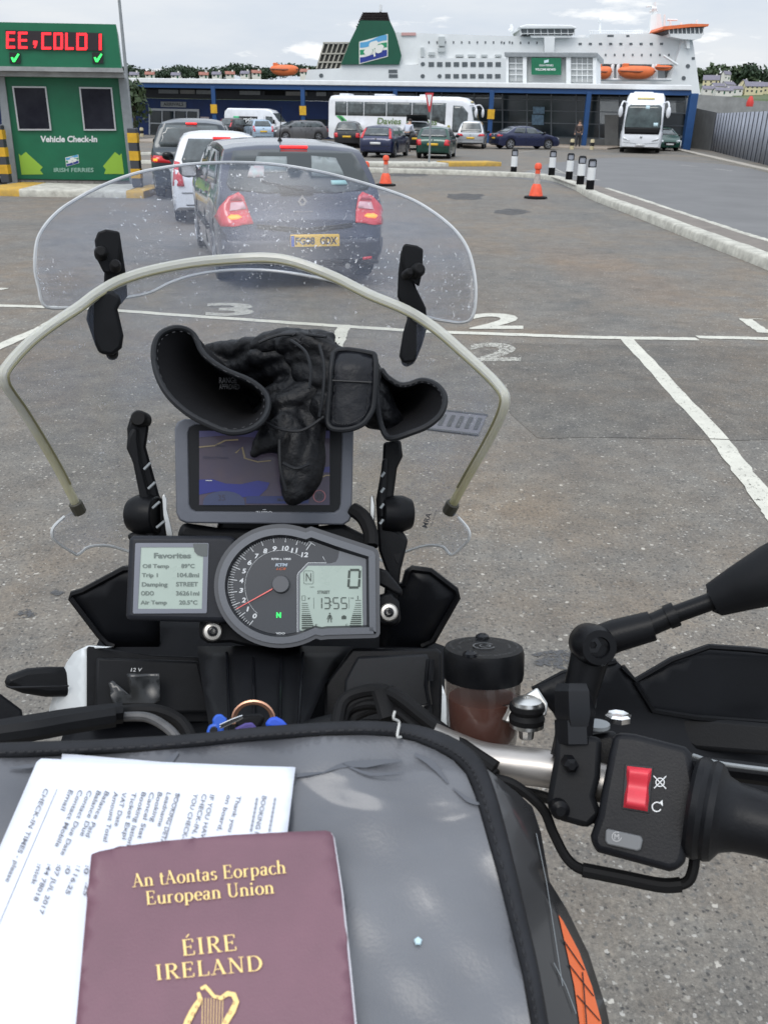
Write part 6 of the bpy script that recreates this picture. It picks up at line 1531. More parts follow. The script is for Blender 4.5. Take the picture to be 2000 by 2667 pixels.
for k in range(4):
    mb = MB(); y = 1020 + k * 34; mb.tube([Q(824 - k * 1, y + 10, .634), Q(831 - k, y, .634)], .001, 6); mb.build('arm_rib', M['greymetal'], a2)

# ---- fairing
def zfair(x, y): return .68 - .0002 * (y - 1225) + .00012 * abs(x - 570) * -.3
bm_ = M['black']; fdark = mat('fairing_black', (.0045, .005, .0065), .40, spec=.16, var=.2, vscale=20, bump=.08, bscale=500)
def wing(poly, edge, label):
    o = sheet3('fairing_wing', poly, lambda x, y: .665 + .00008 * (y - 1225), fdark, bike, 40, .004)
    mb = MB(); mb.tube([Q(x, y, .663 + .00008 * (y - 1225)) for x, y in edge], .0025, 6); mb.build('wing_edge', M['black'], o)
e1 = [(300, 1224), (262, 1230), (200, 1268), (154, 1283), (152, 1290), (232, 1388), (250, 1396)]
e1 = [(345, 1222), (268, 1229), (180, 1276), (157, 1283), (154, 1292), (215, 1372), (232, 1390), (248, 1396)]
wing(e1 + [(345, 1400)], e1, '')
e2 = [(850, 1268), (872, 1262), (880, 1235), (890, 1228), (930, 1233), (985, 1275), (989, 1290), (935, 1385), (910, 1396)]
wing(e2 + [(820, 1420), (820, 1290)], e2, '')
# tub behind the dash
sheet3('inner_fairing', [(240, 1330), (400, 1320), (860, 1310), (905, 1380), (960, 1400), (960, 1600), (1060, 1720), (900, 1720), (100, 1700), (150, 1560), (210, 1400)], lambda x, y: .70 - .0003 * (y - 1330), fdark, bike, 60, .005)
# centre spine with shallow ribs
spn = []
sheet3('steering_cover', [(430, 1400), (760, 1400), (700, 1480), (650, 1600), (640, 1680), (470, 1680), (455, 1570), (440, 1480)], lambda x, y: .610 - .0005 * (y - 1400) + .000004 * (x - 560) ** 2 * .35, mat('spine_grey', (.007, .0075, .009), .42, spec=.2, var=.2, vscale=25, bump=.1, bscale=600), bike, 30, .004)
for x0, x1 in ((490, 500), (548, 550), (608, 604), (655, 640)):
    mb = MB(); mb.tube([Q(x0, 1410, .605), Q(x1, 1650, .485)], .0011, 6); mb.build('cover_rib', M['blackgloss'], bike)
# left glove box with 12 V socket lettering
gb, gbp = poly_block('storage_box', [(188, 1400), (192, 1396), (330, 1415), (440, 1420), (478, 1560), (188, 1560)], .62, .03, M['black'], bike, .003)
lid, lpn = poly_block('box_lid', [(208, 1420), (330, 1424), (430, 1428), (455, 1540), (205, 1540)], .613, .004, M['blackmatte'], gb, .002)
mb = MB(); text(mb, '12 V', dp(lpn, .0008), (283, 1443, 308, 1451), bold=.01, italic=.2); mb.build('lettering', mat('letter_grey', (.5, .5, .5), .5), lid, smooth=0)
sheet3('plastic_bag', [(235, 1475), (245, 1470), (282, 1502), (275, 1455), (345, 1455), (348, 1515), (330, 1522), (300, 1522), (245, 1522)], lambda x, y: .600 + .0018 * sin(x / 14) * sin(y / 17), mat('bag_gloss', (.012, .013, .014), .25, spec=.5), lid, 9, .0008)
gb2, g2 = poly_block('storage_box', [(760, 1400), (945, 1400), (955, 1410), (955, 1600), (700, 1600), (700, 1480)], .60, .03, M['black'], bike, .003)
poly_block('box_lid', [(772, 1418), (925, 1412), (935, 1560), (740, 1560), (745, 1470)], .594, .004, mat('lid_grey', (.010, .011, .013), .40, spec=.2, var=.2, vscale=20, bump=.1, bscale=400), gb2, .003)
mb = MB(); mb.tube([Q(926, 1425, .588), Q(921, 1480, .588), Q(928, 1520, .588), Q(905, 1530, .588)], .0018, 8); mb.tube([Q(933, 1425, .586), Q(930, 1470, .586)], .002, 6); mb.build('box_latch', M['blackgloss'], gb2)
wp = mat('panel_white', (.62, .65, .66), .3, coat=.5)
sheet3('white_side_panel', [(112, 1530), (128, 1480), (150, 1430), (166, 1408), (195, 1394), (240, 1398), (192, 1402), (190, 1530), (185, 1580), (108, 1580)], lambda x, y: .625 + .0004 * (190 - x), wp, bike, 18, .004)
sheet3('white_side_panel', [(955, 1480), (962, 1500), (975, 1560), (990, 1620), (950, 1600), (953, 1550)], lambda x, y: .565, wp, bike, 18, .004)
sig, _ = poly_block('indicator', [(4, 1473), (18, 1458), (60, 1443), (100, 1440), (160, 1440), (160, 1505), (100, 1506), (50, 1498), (15, 1485)], .63, .03, M['black'], bike, .006)
poly_block('indicator_lens', [(8, 1478), (24, 1483), (150, 1480), (150, 1484), (24, 1488)], .622, .002, M['blackgloss'], sig, .0005)
poly_block('hand_guard', [(-80, 1430), (-10, 1490), (48, 1533), (60, 1600), (-80, 1600)], .56, .006, M['black'], bike, .002)
# cables and left bar
def cable(name, pts, r, m='rubber', parent=bike): mb = MB(); mb.tube(cr([Q(*p) for p in pts], 7), r, 10); return mb.build(name, M[m], parent)
cable('left_bar', [(-120, 1598, .46), (60, 1568, .47), (160, 1552, .48), (265, 1540, .49)], .0062 * 1.0, 'black')
cable('left_bar_sleeve', [(-120, 1600, .445), (60, 1576, .455), (150, 1560, .465), (248, 1545, .475)], .0068, 'blackmatte')
cable('clutch_hose', [(270, 1548, .49), (320, 1550, .49), (365, 1575, .485), (395, 1612, .48)], .0028, 'hose')
cable('wire_loom', [(240, 1540, .50), (330, 1535, .50), (390, 1560, .50), (420, 1610, .49)], .004)
for k, (dx, dy, r) in enumerate(((0, 0, .0042), (8, 16, .0036), (-6, 30, .003), (16, 40, .003))):
    cable('brake_hose', [(725 + dx, 1600 + dy * .4, .50), (740 + dx, 1520 + dy, .52), (790 + dx, 1493 + dy, .52), (850 + dx, 1500 + dy, .51), (930 + dx, 1560 + dy, .49), (1010 + dx, 1620 + dy, .47), (1070, 1660 + dy, .46)], r)
mb = MB(); mb.tube([Q(826, 1488, .512), Q(836, 1520, .51), Q(845, 1552, .505)], .0075, 10, flat=.5); mb.build('cable_tie', M['rubber'], bike)
poly_block('yoke', [(640, 1560), (720, 1540), (1000, 1600), (1100, 1700), (1000, 1760), (600, 1700)], .53, .03, M['blackmatte'], bike, .005)

# ---- right bar and controls
silver = mat('bar_silver', (.36, .34, .32), .36, metal=.75, var=.08, vscale=20, bump=.08, bscale=300)
mb = MB(); mb.tube(cr([Q(930, 1600, .48), Q(1030, 1640, .475), (Q(1110, 1652, .47)), Q(1200, 1664, .465), Q(1330, 1700, .455), Q(1500, 1740, .44), Q(1600, 1768, .43)], 8), [.0092] * 0 or .0102, 20); mb.build('handlebar', silver, bike)
poly_block('bar_clamp', [(1200, 1582), (1300, 1592), (1296, 1680), (1285, 1720), (1300, 1760), (1270, 1790), (1200, 1770), (1180, 1730), (1196, 1640)], .440, .022, M['blackmatte'], bike, .003)
for x, y, r in ((1232, 1652, 16), (1208, 1748, 20)):
    mb = MB(); mb.lathe(Q(x, y, .437), -FW, [(r * px(.45), -.006), (r * px(.45), .002), (r * px(.45) * .5, .0035)], 6 if r < 18 else 14); mb.build('clamp_bolt', M['black'], bike, smooth=30)
poly_block('lever_perch', [(1240, 1590), (1330, 1575), (1340, 1610), (1330, 1700), (1250, 1700)], .475, .03, M['black'], bike, .004)
mir = cable('mirror_stem', [(1228, 1640, .455), (1238, 1590, .458), (1245, 1520, .46)], .0098, 'black')
mb = MB(); mb.lathe(Q(1238, 1580, .452), (UP + FW * .2), [(.0098, -.006), (.0098, .006)], 6); mb.lathe(Q(1243, 1560, .452), (UP + FW * .2), [(.0088, -.002), (.0108, .004), (.0108, .016), (.009, .02)], 6); mb.build('stem_nut', M['blackgloss'], mir, smooth=20)
mb = MB(); mb.tube([Q(1247, 1540, .458), Q(1252, 1500, .458), Q(1268, 1440, .458), Q(1278, 1400, .458)], [.0088, .0092, .0098, .0105], 18); mb.build('stem_socket', M['black'], mir)
mb = MB(); c = Q(1279, 1392, .452); mb.lathe(c, -FW + RT * .1, [(.0085, -.011), (.0104, -.008), (.0108, 0), (.0104, .008), (.009, .011), (.0055, .0112), (.005, .009)], 30); kn = mb.build('ball_joint', M['black'], mir)
mb = MB(); mb.lathe(Q(1279, 1393, .443), -FW + RT * .1, [(.0048, -.002), (.0045, .001), (.002, .0012), (.002, -.001)], 6); mb.build('joint_screw', M['blackgloss'], kn, smooth=20)
mb = MB(); mb.tube([Q(1300, 1385, .452), Q(1330, 1373, .450), Q(1408, 1352, .446)], [.0088, .0086, .0078], 18); mb.build('joint_arm', M['black'], mir)
mb = MB(); mb.tube([Q(1405, 1350, .446), Q(1455, 1328, .444)], .0056, 14); mb.tube([Q(1440, 1334, .444), Q(1460, 1326, .443)], .0064, 14); mb.tube([Q(1450, 1330, .444), Q(1555, 1292, .438)], .0046, 14); mb.build('mirror_rod', M['black'], mir)
mb = MB(); mb.tube([Q(1536, 1297, .438), Q(1541, 1296, .438), Q(1600, 1270, .432), Q(1670, 1242, .425), Q(1760, 1200, .42)], [.0062, .0088, .0118, .0152, .0165], 24); mb.build('mirror_housing', M['blackmatte'], mir)
# reservoir
upv = V((0, 0, 1)); rc = Q(1045, 1398, .50); rr = 87 * px(.50)
mb = MB(); mb.lathe(rc, (UP * .92 + FW * -.0 + upv * .4), [(rr * .78, -.060), (rr * .86, -.056), (rr * .9, -.044), (rr * .93, -.022), (rr * .93, -.016)], 36); res = mb.build('fluid_reservoir', (lambda m: m)(mat('reservoir_smoked', (.055, .035, .03), .18, coat=.6, alpha=.55)), bike)
axr = (UP * .92 + upv * .4).normalized()
mb = MB(); mb.lathe(rc, axr, [(rr * .70, -.056), (rr * .80, -.052), (rr * .86, -.030)], 32); mb.build('fluid', mat('brake_fluid', (.22, .075, .05), .3), res)
mb = MB(); mb.lathe(rc, axr, [(rr * .98, -.018), (rr, -.015), (rr, -.003), (rr * .96, 0), (rr * .0 + .0005, .0002)], 40); cp = mb.build('reservoir_cap', M['black'], res)
e_r = RT; e_f = axr.cross(RT)
if e_f.dot(FW) < 0: e_f = -e_f
def capf(x, y): return rc + e_r * x * rr + e_f * y * rr + axr * .0009
mb = MB()
for rad_, s, a0, a1_ in ((.80, 'CLEAN FILLER CAP BEFORE REMOVING', 200, -20), (.60, 'USE ONLY DOT 4 FLUID FROM', 200, -20), (.80, 'A SEALED CONTAINER', 330, 215)):
    n_ = len(s)
    for i, ch in enumerate(s):
        if ch == ' ': continue
        a = radians(a0 + (a1_ - a0) * i / n_); vs, fs = glyphs(ch, 0); sc_2 = .085
        mb.add([capf(cos(a) * (rad_ + y * sc_2) + sin(a) * x * sc_2, sin(a) * (rad_ + y * sc_2) - cos(a) * x * sc_2) for x, y in vs], fs)
strip(mb, circ(0, 0, .26, 20, 20, 330), .04, capf); strip(mb, circ(.03, 0, .13, 16, -60, 240), .035, capf); strip(mb, [(.16, 0), (.05, .0)], .03, capf)
mb.build('moulded_text', mat('cap_text', (.075, .078, .08), .5), cp, smooth=0)
for x, y in ((-.42, -.72), (.05, .80)):
    o_ = rc + e_r * x * rr + e_f * y * rr; mb = MB(); mb.lathe(o_, axr, [(.0042, 0), (.004, .0016), (.0022, .0028), (.0015, .0018)], 16); mb.build('cap_screw', M['blackgloss'], cp)
brk, bp_ = poly_block('reservoir_bracket', [(1030, 1535), (1100, 1520), (1160, 1485), (1183, 1520), (1180, 1545), (1140, 1572), (1090, 1560)], .487, .004, M['steel'], bike, .001)
bc = Q(1137, 1568, .478)
mb = MB(); mb.lathe(bc, axr, [(.0095, 0), (.0095, .003), (.0082, .0035)], 26); mb.lathe(bc - axr * .007, axr, [(.004, 0), (.0046, .006)], 10); mb.build('bracket_washer', M['steel'], brk)
mb = MB(); mb.lathe(bc, axr, [(.0096, .002), (.0100, .005), (.0086, .0075), (.0100, .010), (.0097, .0125)], 26); mb.build('rubber_bush', M['rubber'], brk)
mb = MB(); mb.lathe(bc, axr, [(.0084, .0125), (.0080, .0145), (.0050, .0162), (.0020, .0163), (.0016, .0148)], 26); mb.build('bush_bolt', M['steel'], brk)
mb = MB(); mb.lathe(Q(1334, 1556, .50), axr, [(.0078, 0), (.0078, .003), (.006, .0042), (.003, .003)], 8); mb.build('pivot_cap', M['chrome'], bike, smooth=20)
mb = MB(); mb.lathe(Q(1288, 1570, .478), axr, [(.0072, 0), (.0072, .002)], 24); lgc = mb.build('master_cylinder_cap', M['greymetal'], bike)
cable('lever', [(1290, 1610, .50), (1420, 1650, .50), (1540, 1660, .48), (1700, 1680, .46)], .006, 'black')
cable('lever_edge', [(1496, 1632, .47), (1560, 1650, .46), (1700, 1668, .45)], .0012, 'greymetal')
# hand guard
sheet3('hand_guard', [(1150, 1490), (1165, 1480), (1215, 1455), (1260, 1450), (1330, 1428), (1343, 1440), (1372, 1470), (1450, 1425), (1530, 1397), (1620, 1403), (1760, 1420), (1760, 1780), (1500, 1740), (1250, 1640), (1195, 1540)],
       lambda x, y: .56 + .00003 * (x - 1400) - .00012 * max(0, y - 1560), fdark, bike, 30, .005)
for pts in ([(1372, 1472), (1410, 1535), (1500, 1550), (1760, 1570)], [(1343, 1440), (1372, 1470), (1450, 1425), (1530, 1397), (1620, 1403), (1760, 1420)], [(1150, 1490), (1215, 1455), (1330, 1428)]):
    mb = MB(); mb.tube([Q(x, y, .555) for x, y in pts], .002, 6); mb.build('guard_ridge', M['black'], bike)
poly_block('guard_panel', [(1412, 1540), (1760, 1572), (1760, 1640), (1500, 1620), (1425, 1580)], .548, .006, M['blackmatte'], bike, .004)
# switch box
spl = facing(1395, 1740, .425, .0)
box = [(1322, 1592), (1332, 1580), (1370, 1584), (1480, 1612), (1494, 1626), (1500, 1660), (1508, 1700), (1500, 1760), (1480, 1862), (1468, 1880), (1445, 1884), (1290, 1842), (1276, 1828), (1274, 1805), (1290, 1760), (1300, 1700), (1312, 1640)]
mb = MB(); slab(mb, box, dp(spl), 0, -.034); sb = mb.build('switch_box', mat('switch_black', (.0065, .007, .009), .40, spec=.2, var=.15, vscale=50, bump=.15, bscale=800), bike, bev=.0042, seg=4)
mb = MB(); slab(mb, [(1349, 1650), (1411, 1656), (1402, 1758), (1342, 1748)], dp(spl), .0007, -.001); sr = mb.build('switch_recess', M['ink'], sb, smooth=0, bev=.0005)
def rsw(a, b):
    p = [(1354, 1655), (1407, 1661), (1398, 1753), (1346, 1744)]
    x = (p[0][0] * (1 - a) + p[1][0] * a) * (1 - b) + (p[3][0] * (1 - a) + p[2][0] * a) * b; y = (p[0][1] * (1 - a) + p[1][1] * a) * (1 - b) + (p[3][1] * (1 - a) + p[2][1] * a) * b
    e = min(a, b, 1 - a, 1 - b); return spl.pt(x * 1.2056, y * 1.2056, .0016 + .0035 * min(1, e * 9) - .0028 * math.exp(-((b - .45) / .22) ** 2))
mb = MB(); mb.grid(rsw, 16, 20); mb.build('kill_switch', mat('switch_red', (.62, .035, .055), .42, var=.12, vscale=90, bump=.15, bscale=400), sb, smooth=60)
mb = MB(); slab(mb, [(1312, 1790), (1384, 1806), (1388, 1814), (1384, 1834), (1376, 1838), (1312, 1824), (1307, 1816), (1308, 1794)], dp(spl), .003, -.001); st = mb.build('start_button', mat('button_grey', (.13, .135, .14), .5), sb, bev=.0012)
mb = MB(); w2_ = dp(spl, .0034); strip(mb, circ(1332, 1807, 10, 20, 60, 350), 1.6, w2_); text(mb, 'M', w2_, (1327, 1801, 1337, 1813), bold=0); mb.build('start_symbol', mat('symbol_grey', (.4, .4, .4), .5), st, smooth=0)
mb = MB(); w3 = dp(spl, .0008); strip(mb, circ(1425, 1690, 9, 20), 2, w3, True); strip(mb, [(1411, 1676), (1438, 1704)], 2, w3); strip(mb, [(1438, 1677), (1412, 1703)], 2, dp(spl, .001))
strip(mb, circ(1418, 1743, 10, 20, 50, 330), 2.4, w3); mb.add([w3(*p) for p in ((1424, 1734), (1431, 1742), (1430, 1728))], [(0, 1, 2)]); mb.build('switch_symbols', M['white'], sb, smooth=0)
# grip
mb = MB(); g0_, g1_ = Q(1500, 1742, .428), Q(1800, 1822, .40)
gd = (g1_ - g0_).normalized()
mb.lathe(g0_, gd, [(.0225, -.002), (.0245, .0), (.0250, .003), (.0235, .0055), (.0245, .0075), (.0235, .0105), (.0185, .014), (.0162, .020), (.0152, .030), (.0150, .10)], 40)
mb.build('throttle_grip', mat('grip_rubber', (.007, .0075, .009), .42, spec=.2, var=.2, vscale=60, bump=.2, bscale=500), bike)
cable('throttle_cable', [(1060, 1680, .46), (1110, 1695, .455), (1170, 1745, .452), (1195, 1800, .45), (1225, 1855, .445), (1262, 1880, .44), (1340, 1895, .435), (1425, 1912, .43), (1478, 1908, .428), (1496, 1880, .428), (1502, 1820, .43)], .0027)
cable('cable_sleeve', [(1258, 1879, .438), (1340, 1895, .434), (1425, 1912, .429), (1470, 1911, .427)], .0036)
cable('switch_wire', [(1000, 1640, .49), (1100, 1700, .48), (1170, 1720, .47), (1220, 1740, .465), (1290, 1770, .46)], .003)
# tank flank
tk = sheet3('tank_panel', [(1040, 1660), (1110, 1715), (1142, 1745), (1160, 1800), (1178, 1905), (1215, 1965), (1262, 2060), (1300, 2180), (1330, 2330), (1100, 2330), (1080, 2000)], lambda x, y: .43 - .00012 * (y - 1700) + .00018 * (x - 1150), mat('tank_graphite', (.035, .035, .036), .28, coat=.5, var=.2, vscale=12), bike, 36, .005)
mb = MB(); ztk = lambda x, y: .43 - .00012 * (y - 1700) + .00018 * (x - 1150) - .004
om = mat('decal_orange', (.72, .14, .035), .4, coat=.3)
vs, fs = sheet2([(1206, 1976), (1216, 1990), (1250, 2055), (1278, 2130), (1298, 2205), (1312, 2330), (1252, 2330), (1252, 2215), (1240, 2130), (1225, 2060)], 20)
mb.add([Q(x, y, ztk(x, y)) for x, y in vs], fs); dc = mb.build('orange_decal', om, tk)
mb = MB()
for pts in ([(1216, 2030), (1262, 2096)], [(1230, 2085), (1282, 2152)], [(1246, 2150), (1296, 2206)], [(1258, 2100), (1276, 2330)]): strip(mb, pts, 2.4, lambda x, y: Q(x, y, ztk(x, y) - .0006))
mb.build('decal_lines', M['ink'], dc, smooth=0)
mb = MB()
for pts in ([(1158, 1800), (1180, 1905), (1195, 2000), (1215, 2130)], [(1196, 2080), (1222, 2130), (1244, 2190)]): strip(mb, pts, 1.6, lambda x, y: Q(x, y, ztk(x, y) - .0008))
mb.build('panel_seam', M['greymetal'], tk, smooth=0)

# ------------------------------------------------------------------ tank bag, papers, passport
A_, B2_ = 2.468, 2.389
def bagpt(u, v):
    return P(u, v, 1 / (A_ + B2_ * (v - 1333.5) / F))
p0, p1, p2 = bagpt(500, 2000), bagpt(1000, 2000), bagpt(500, 2600)
nb = (p1 - p0).cross(p2 - p0).normalized(); nb = nb if nb.z > 0 else -nb
bpl = Plane(p0, nb); BS = lambda x, y, w=0: bpl.pt(x * 1.2056, y * 1.2056, w)
def B(x, y, w=0):
    d = ray(x * 1.2056, y * 1.2056); return CAM + d * ((p0 + nb * w - CAM).dot(nb) / d.dot(nb))
oe = [(-90, 1607), (60, 1602), (200, 1598), (300, 1592), (420, 1585), (560, 1570), (700, 1560), (790, 1557), (850, 1560), (905, 1567), (960, 1584), (1005, 1608), (1040, 1640), (1063, 1690), (1085, 1762), (1112, 1870), (1140, 1990), (1165, 2100), (1200, 2300)]
ie = [(-90, 1640), (60, 1636), (200, 1630), (300, 1625), (420, 1614), (560, 1600), (700, 1590), (790, 1588), (850, 1592), (895, 1602), (940, 1620), (978, 1642), (1006, 1672), (1026, 1720), (1046, 1790), (1074, 1890), (1103, 2005), (1128, 2110), (1160, 2300)]
bag = thing('tank_bag', 'black edged grey tank bag with a clear glossy map pocket on top', 'bag', B(500, 2000, -.12))
def bagm():
    m = mat('map_pocket', (.255, .265, .285), .38, coat=.5, var=.0)
    t = m.node_tree; b = t.nodes['Principled BSDF']; N = t.nodes.new; L = t.links.new
    g = N('ShaderNodeTexCoord'); mp_ = N('ShaderNodeMapping'); mp_.inputs['Scale'].default_value = (1, 1.7, 1); L(g.outputs['Object'], mp_.inputs[0])
    n = N('ShaderNodeTexNoise'); n.inputs['Scale'].default_value = 9; n.inputs['Detail'].default_value = 4; L(mp_.outputs[0], n.inputs[0])
    r = N('ShaderNodeValToRGB'); r.color_ramp.elements[0].position = .3; r.color_ramp.elements[0].color = (.048, .051, .061, 1); r.color_ramp.elements[1].position = .7; r.color_ramp.elements[1].color = (.125, .13, .142, 1); L(n.outputs[0], r.inputs[0]); L(r.outputs[0], b.inputs['Base Color'])  # random paler and darker tone, uneven reflections put into the colour
    n2 = N('ShaderNodeTexNoise'); n2.inputs['Scale'].default_value = 7; n2.inputs['Detail'].default_value = 2; n2.inputs['Distortion'].default_value = 1.2; L(mp_.outputs[0], n2.inputs[0])
    bp = N('ShaderNodeBump'); bp.inputs['Strength'].default_value = .7; bp.inputs['Distance'].default_value = .022; L(n2.outputs[0], bp.inputs['Height']); L(bp.outputs[0], b.inputs['Coat Normal']); b.inputs['Coat Roughness'].default_value = .16
    n3 = N('ShaderNodeTexNoise'); n3.inputs['Scale'].default_value = 900; L(g.outputs['Object'], n3.inputs[0]); b2 = N('ShaderNodeBump'); b2.inputs['Strength'].default_value = .15; b2.inputs['Distance'].default_value = .001; L(n3.outputs[0], b2.inputs['Height']); L(b2.outputs[0], b.inputs['Normal'])
    return m
mb = MB(); vs, fs = sheet2(ie + [(-90, 2300)], 26)
mb.add([B(x, y, .0008 * sin(x / 60 + y / 90) * sin(y / 45) + .0006 * sin(x / 31 - y / 40)) for x, y in vs], fs); pk = mb.build('map_pocket', bagm(), bag, smooth=60)
bind = mat('binding_tape', (.018, .019, .022), .7, spec=.2, var=.2, vscale=60, bump=.3, bscale=500)
mb = MB(); n = len(oe)
def prof(i, t):
    a, b = V(oe[i]), V(ie[i]); p = a.lerp(b, t); return B(p.x, p.y, .0035 * sin(pi * min(1, t * .93 + .07)) ** .6 - (.0 if t > .1 else .003))
oe = [tuple(p)[:2] for p in cr([(*p, 0) for p in oe], 4)]; ie = [tuple(p)[:2] for p in cr([(*p, 0) for p in ie], 4)]; n = len(oe)
mb.grid(lambda s_, t_: prof(int(round(s_ * (n - 1))), t_), n - 1, 8); mb.build('binding', bind, bag, smooth=60, solid=.0008)
mb = MB()
mb.grid(lambda s_, t_: (lambda p: BS(p[0], p[1], -.002 - .11 * t_) + (FW * .012 + RT * -.010) * t_ * 0)(oe[int(round(s_ * (n - 1)))]), n - 1, 6); mb.build('bag_side', mat('bag_fabric', (.018, .018, .02), .8, var=.2, vscale=60, bump=.3, bscale=400), bag, smooth=60, solid=.002)
mb = MB(); k = 0
for i in range(0, n - 1):
    a = V(oe[i]).lerp(V(ie[i]), .66); b = V(oe[i + 1]).lerp(V(ie[i + 1]), .66); m_ = max(1, int((b - a).length / 17))
    for j in range(m_):
        s0 = a.lerp(b, (j + .15) / m_); s1_ = a.lerp(b, (j + .7) / m_); mb.tube([B(s0.x, s0.y, .0034), B((s0.x + s1_.x) / 2, (s0.y + s1_.y) / 2, .0039), B(s1_.x, s1_.y, .0034)], .0004, 5)
mb.build('stitching', M['ink'], bag)
mb = MB(); mb.tube(cr([B(853, 1536, .012), B(850, 1552, .010), B(862, 1560, .006), B(858, 1590, .005), B(866, 1592, .003)], 4), .0005, 5); mb.build('loose_thread', mat('thread_pale', (.5, .5, .48), .7), bag)
wr = mat('reflection_streak', (.055, .06, .072), .3, coat=.5)  # dark streaks painted on the pocket for reflections in its plastic wrinkles
for pts, w_ in (([(700, 1668), (745, 1652), (790, 1650), (830, 1645), (868, 1642)], [3, 16, 22, 14, 4]), ([(740, 1650), (800, 1672), (872, 1668)], [3, 10, 2]), ([(895, 1628), (935, 1652), (968, 1692)], [8, 20, 5]), ([(978, 1702), (1012, 1728), (1040, 1738)], [3, 14, 4]), ([(360, 1652), (385, 1625)], [26, 8]), ([(640, 1675), (665, 1672), (700, 1668)], [12, 10, 3]), ([(20, 1660), (60, 1655), (110, 1650)], [2, 12, 2])):
    sp2 = cr([(x, y, 0) for x, y in pts], 6); ws2 = [w_[min(i // 6, len(w_) - 2)] * (1 - (i % 6) / 6) + w_[min(i // 6, len(w_) - 2) + 1] * ((i % 6) / 6) if i < len(sp2) - 1 else w_[-1] for i in range(len(sp2))]
    mb = MB(); strip(mb, [(p.x, p.y) for p in sp2], [w * .75 for w in ws2], lambda x, y: B(x, y, .0012)); mb.build('painted_reflection', wr, pk, smooth=0)
pm_ = mat('paper', (.66, .69, .76), .6, var=.03, vscale=20); tin = mat('print_grey_ink', (.13, .135, .155), .7)
def z6(x, y): return (x * .6028 / 1.2056, (1900 + y * .603) / 1.2056)
pin = [z6(*p) for p in ((160, 140), (178, 126), (185, 125), (640, 145), (1277, 162), (1243, 440), (1150, 1340), (-180, 1340), (-180, 960), (-40, 600))]
mb = MB(); vs, fs = sheet2([z6(*p) for p in ((270, 105), (330, 108), (700, 140), (1270, 165), (1200, 600), (200, 600))], 30)
mb.add([B(x, y, .0022) for x, y in vs], fs); tag(mb.build('paper_sheet', pm_, solid=.0003), 'white sheet peeping out beneath the printed booking page', 'paper')
mb = MB(); vs, fs = sheet2(pin, 24); mb.add([B(x, y, .0036 + .0012 * sin(x / 70)) for x, y in vs], fs)
pg = mb.build('booking_printout', pm_, solid=.0003); tag(pg, 'white printed booking page lying partly under the passport', 'paper')
Bw = lambda x, y: B(x, y, .0036 + .0012 * sin(x / 70) + .0006)
mb = MB()
for s, a, b in (('********', (1176, 290), (1150, 440)), ('BOOKING I', (1134, 285), (1100, 445)), ('********', (1098, 290), (1070, 440)), ('Thank you', (1024, 283), (985, 440)), ('on board,', (982, 280), (938, 436)),
                ('IF YOU HAVE', (908, 280), (862, 486)), ('CHECK-IN, P', (876, 276), (820, 490)), ('YOU CHECK-I', (838, 274), (780, 490)), ('BOOKING DETA', (760, 274), (690, 492)), ('Leadname', (722, 270), (680, 418)), ('Booking', (684, 268), (650, 400)), ('Cancel Stat', (650, 268), (592, 480)),
                ('Booking lation', (614, 268), (548, 500)), ('Ticket Expi', (572, 268), (522, 500)), ('VAT Date', (530, 268), (482, 470)), ('Amount Total', (494, 266), (446, 482)), ('Balance Paid', (456, 264), (370, 460)), ('Balance Due', (420, 262), (345, 460)),
                ('Contact Due Date', (382, 260), (255, 555)), ('Contact Mobile', (342, 258), (230, 520)), ('Email', (300, 258), (200, 492)), ('CHECK-IN TIMES - please', (194, 252), (5, 700)),
                (':0', (372, 585), (360, 625)), (':116.25', (335, 585), (272, 730)), (':0', (292, 585), (278, 625)), (':07 JUL 2017', (250, 580), (150, 840)), (':44 78018', (208, 578), (120, 800)), (':nick', (165, 578), (130, 680)), ('.25', (372, 660), (356, 735))):
    tl(mb, s, z6(*a), z6(*b), 14, Bw, .012)
strip(mb, [z6(776, 272), z6(718, 470)], 1.2, Bw); strip(mb, [z6(248, 256), z6(-20, 880)], 1.2, Bw)
mb.build('printed_text', tin, pg, smooth=0)
# passport
pp = thing('passport', 'burgundy passport with gold lettering and a harp, lying on the tank bag papers', 'passport', B(450, 2000, .004))
cov = [z6(*p) for p in ((395, 545), (398, 538), (430, 526), (560, 500), (720, 480), (1000, 455), (1250, 442), (1408, 436), (1428, 442), (1440, 462), (1475, 700), (1510, 1040), (1545, 1400), (318, 1400), (345, 1100), (372, 800))]
pgs = [z6(*p) for p in ((410, 552), (720, 490), (1000, 464), (1250, 450), (1412, 442), (1434, 448), (1446, 470), (1482, 700), (1518, 1040), (1553, 1400), (330, 1400))]
mb = MB(); slab(mb, pgs, B, .0055, .0100); mb.build('pages', mat('page_edge', (.62, .62, .66), .7), pp, smooth=0)
pcm = mat('cover_burgundy', (.145, .066, .088), .46, var=.10, vscale=25, bump=.2, bscale=1400, coat=.12)
def wcov(x, y): return .0108 + .0022 * math.exp(-((x - 205) / 40) ** 2) * math.exp(-((y - 1840) / 60) ** 2)
mb = MB(); vs, fs = sheet2(cov, 26); mb.add([B(x, y, wcov(x, y)) for x, y in vs], fs); cvr = mb.build('cover', pcm, pp, solid=.0007, smooth=12)
gold = mat('gold_foil', (.78, .56, .22), .38, metal=.25)
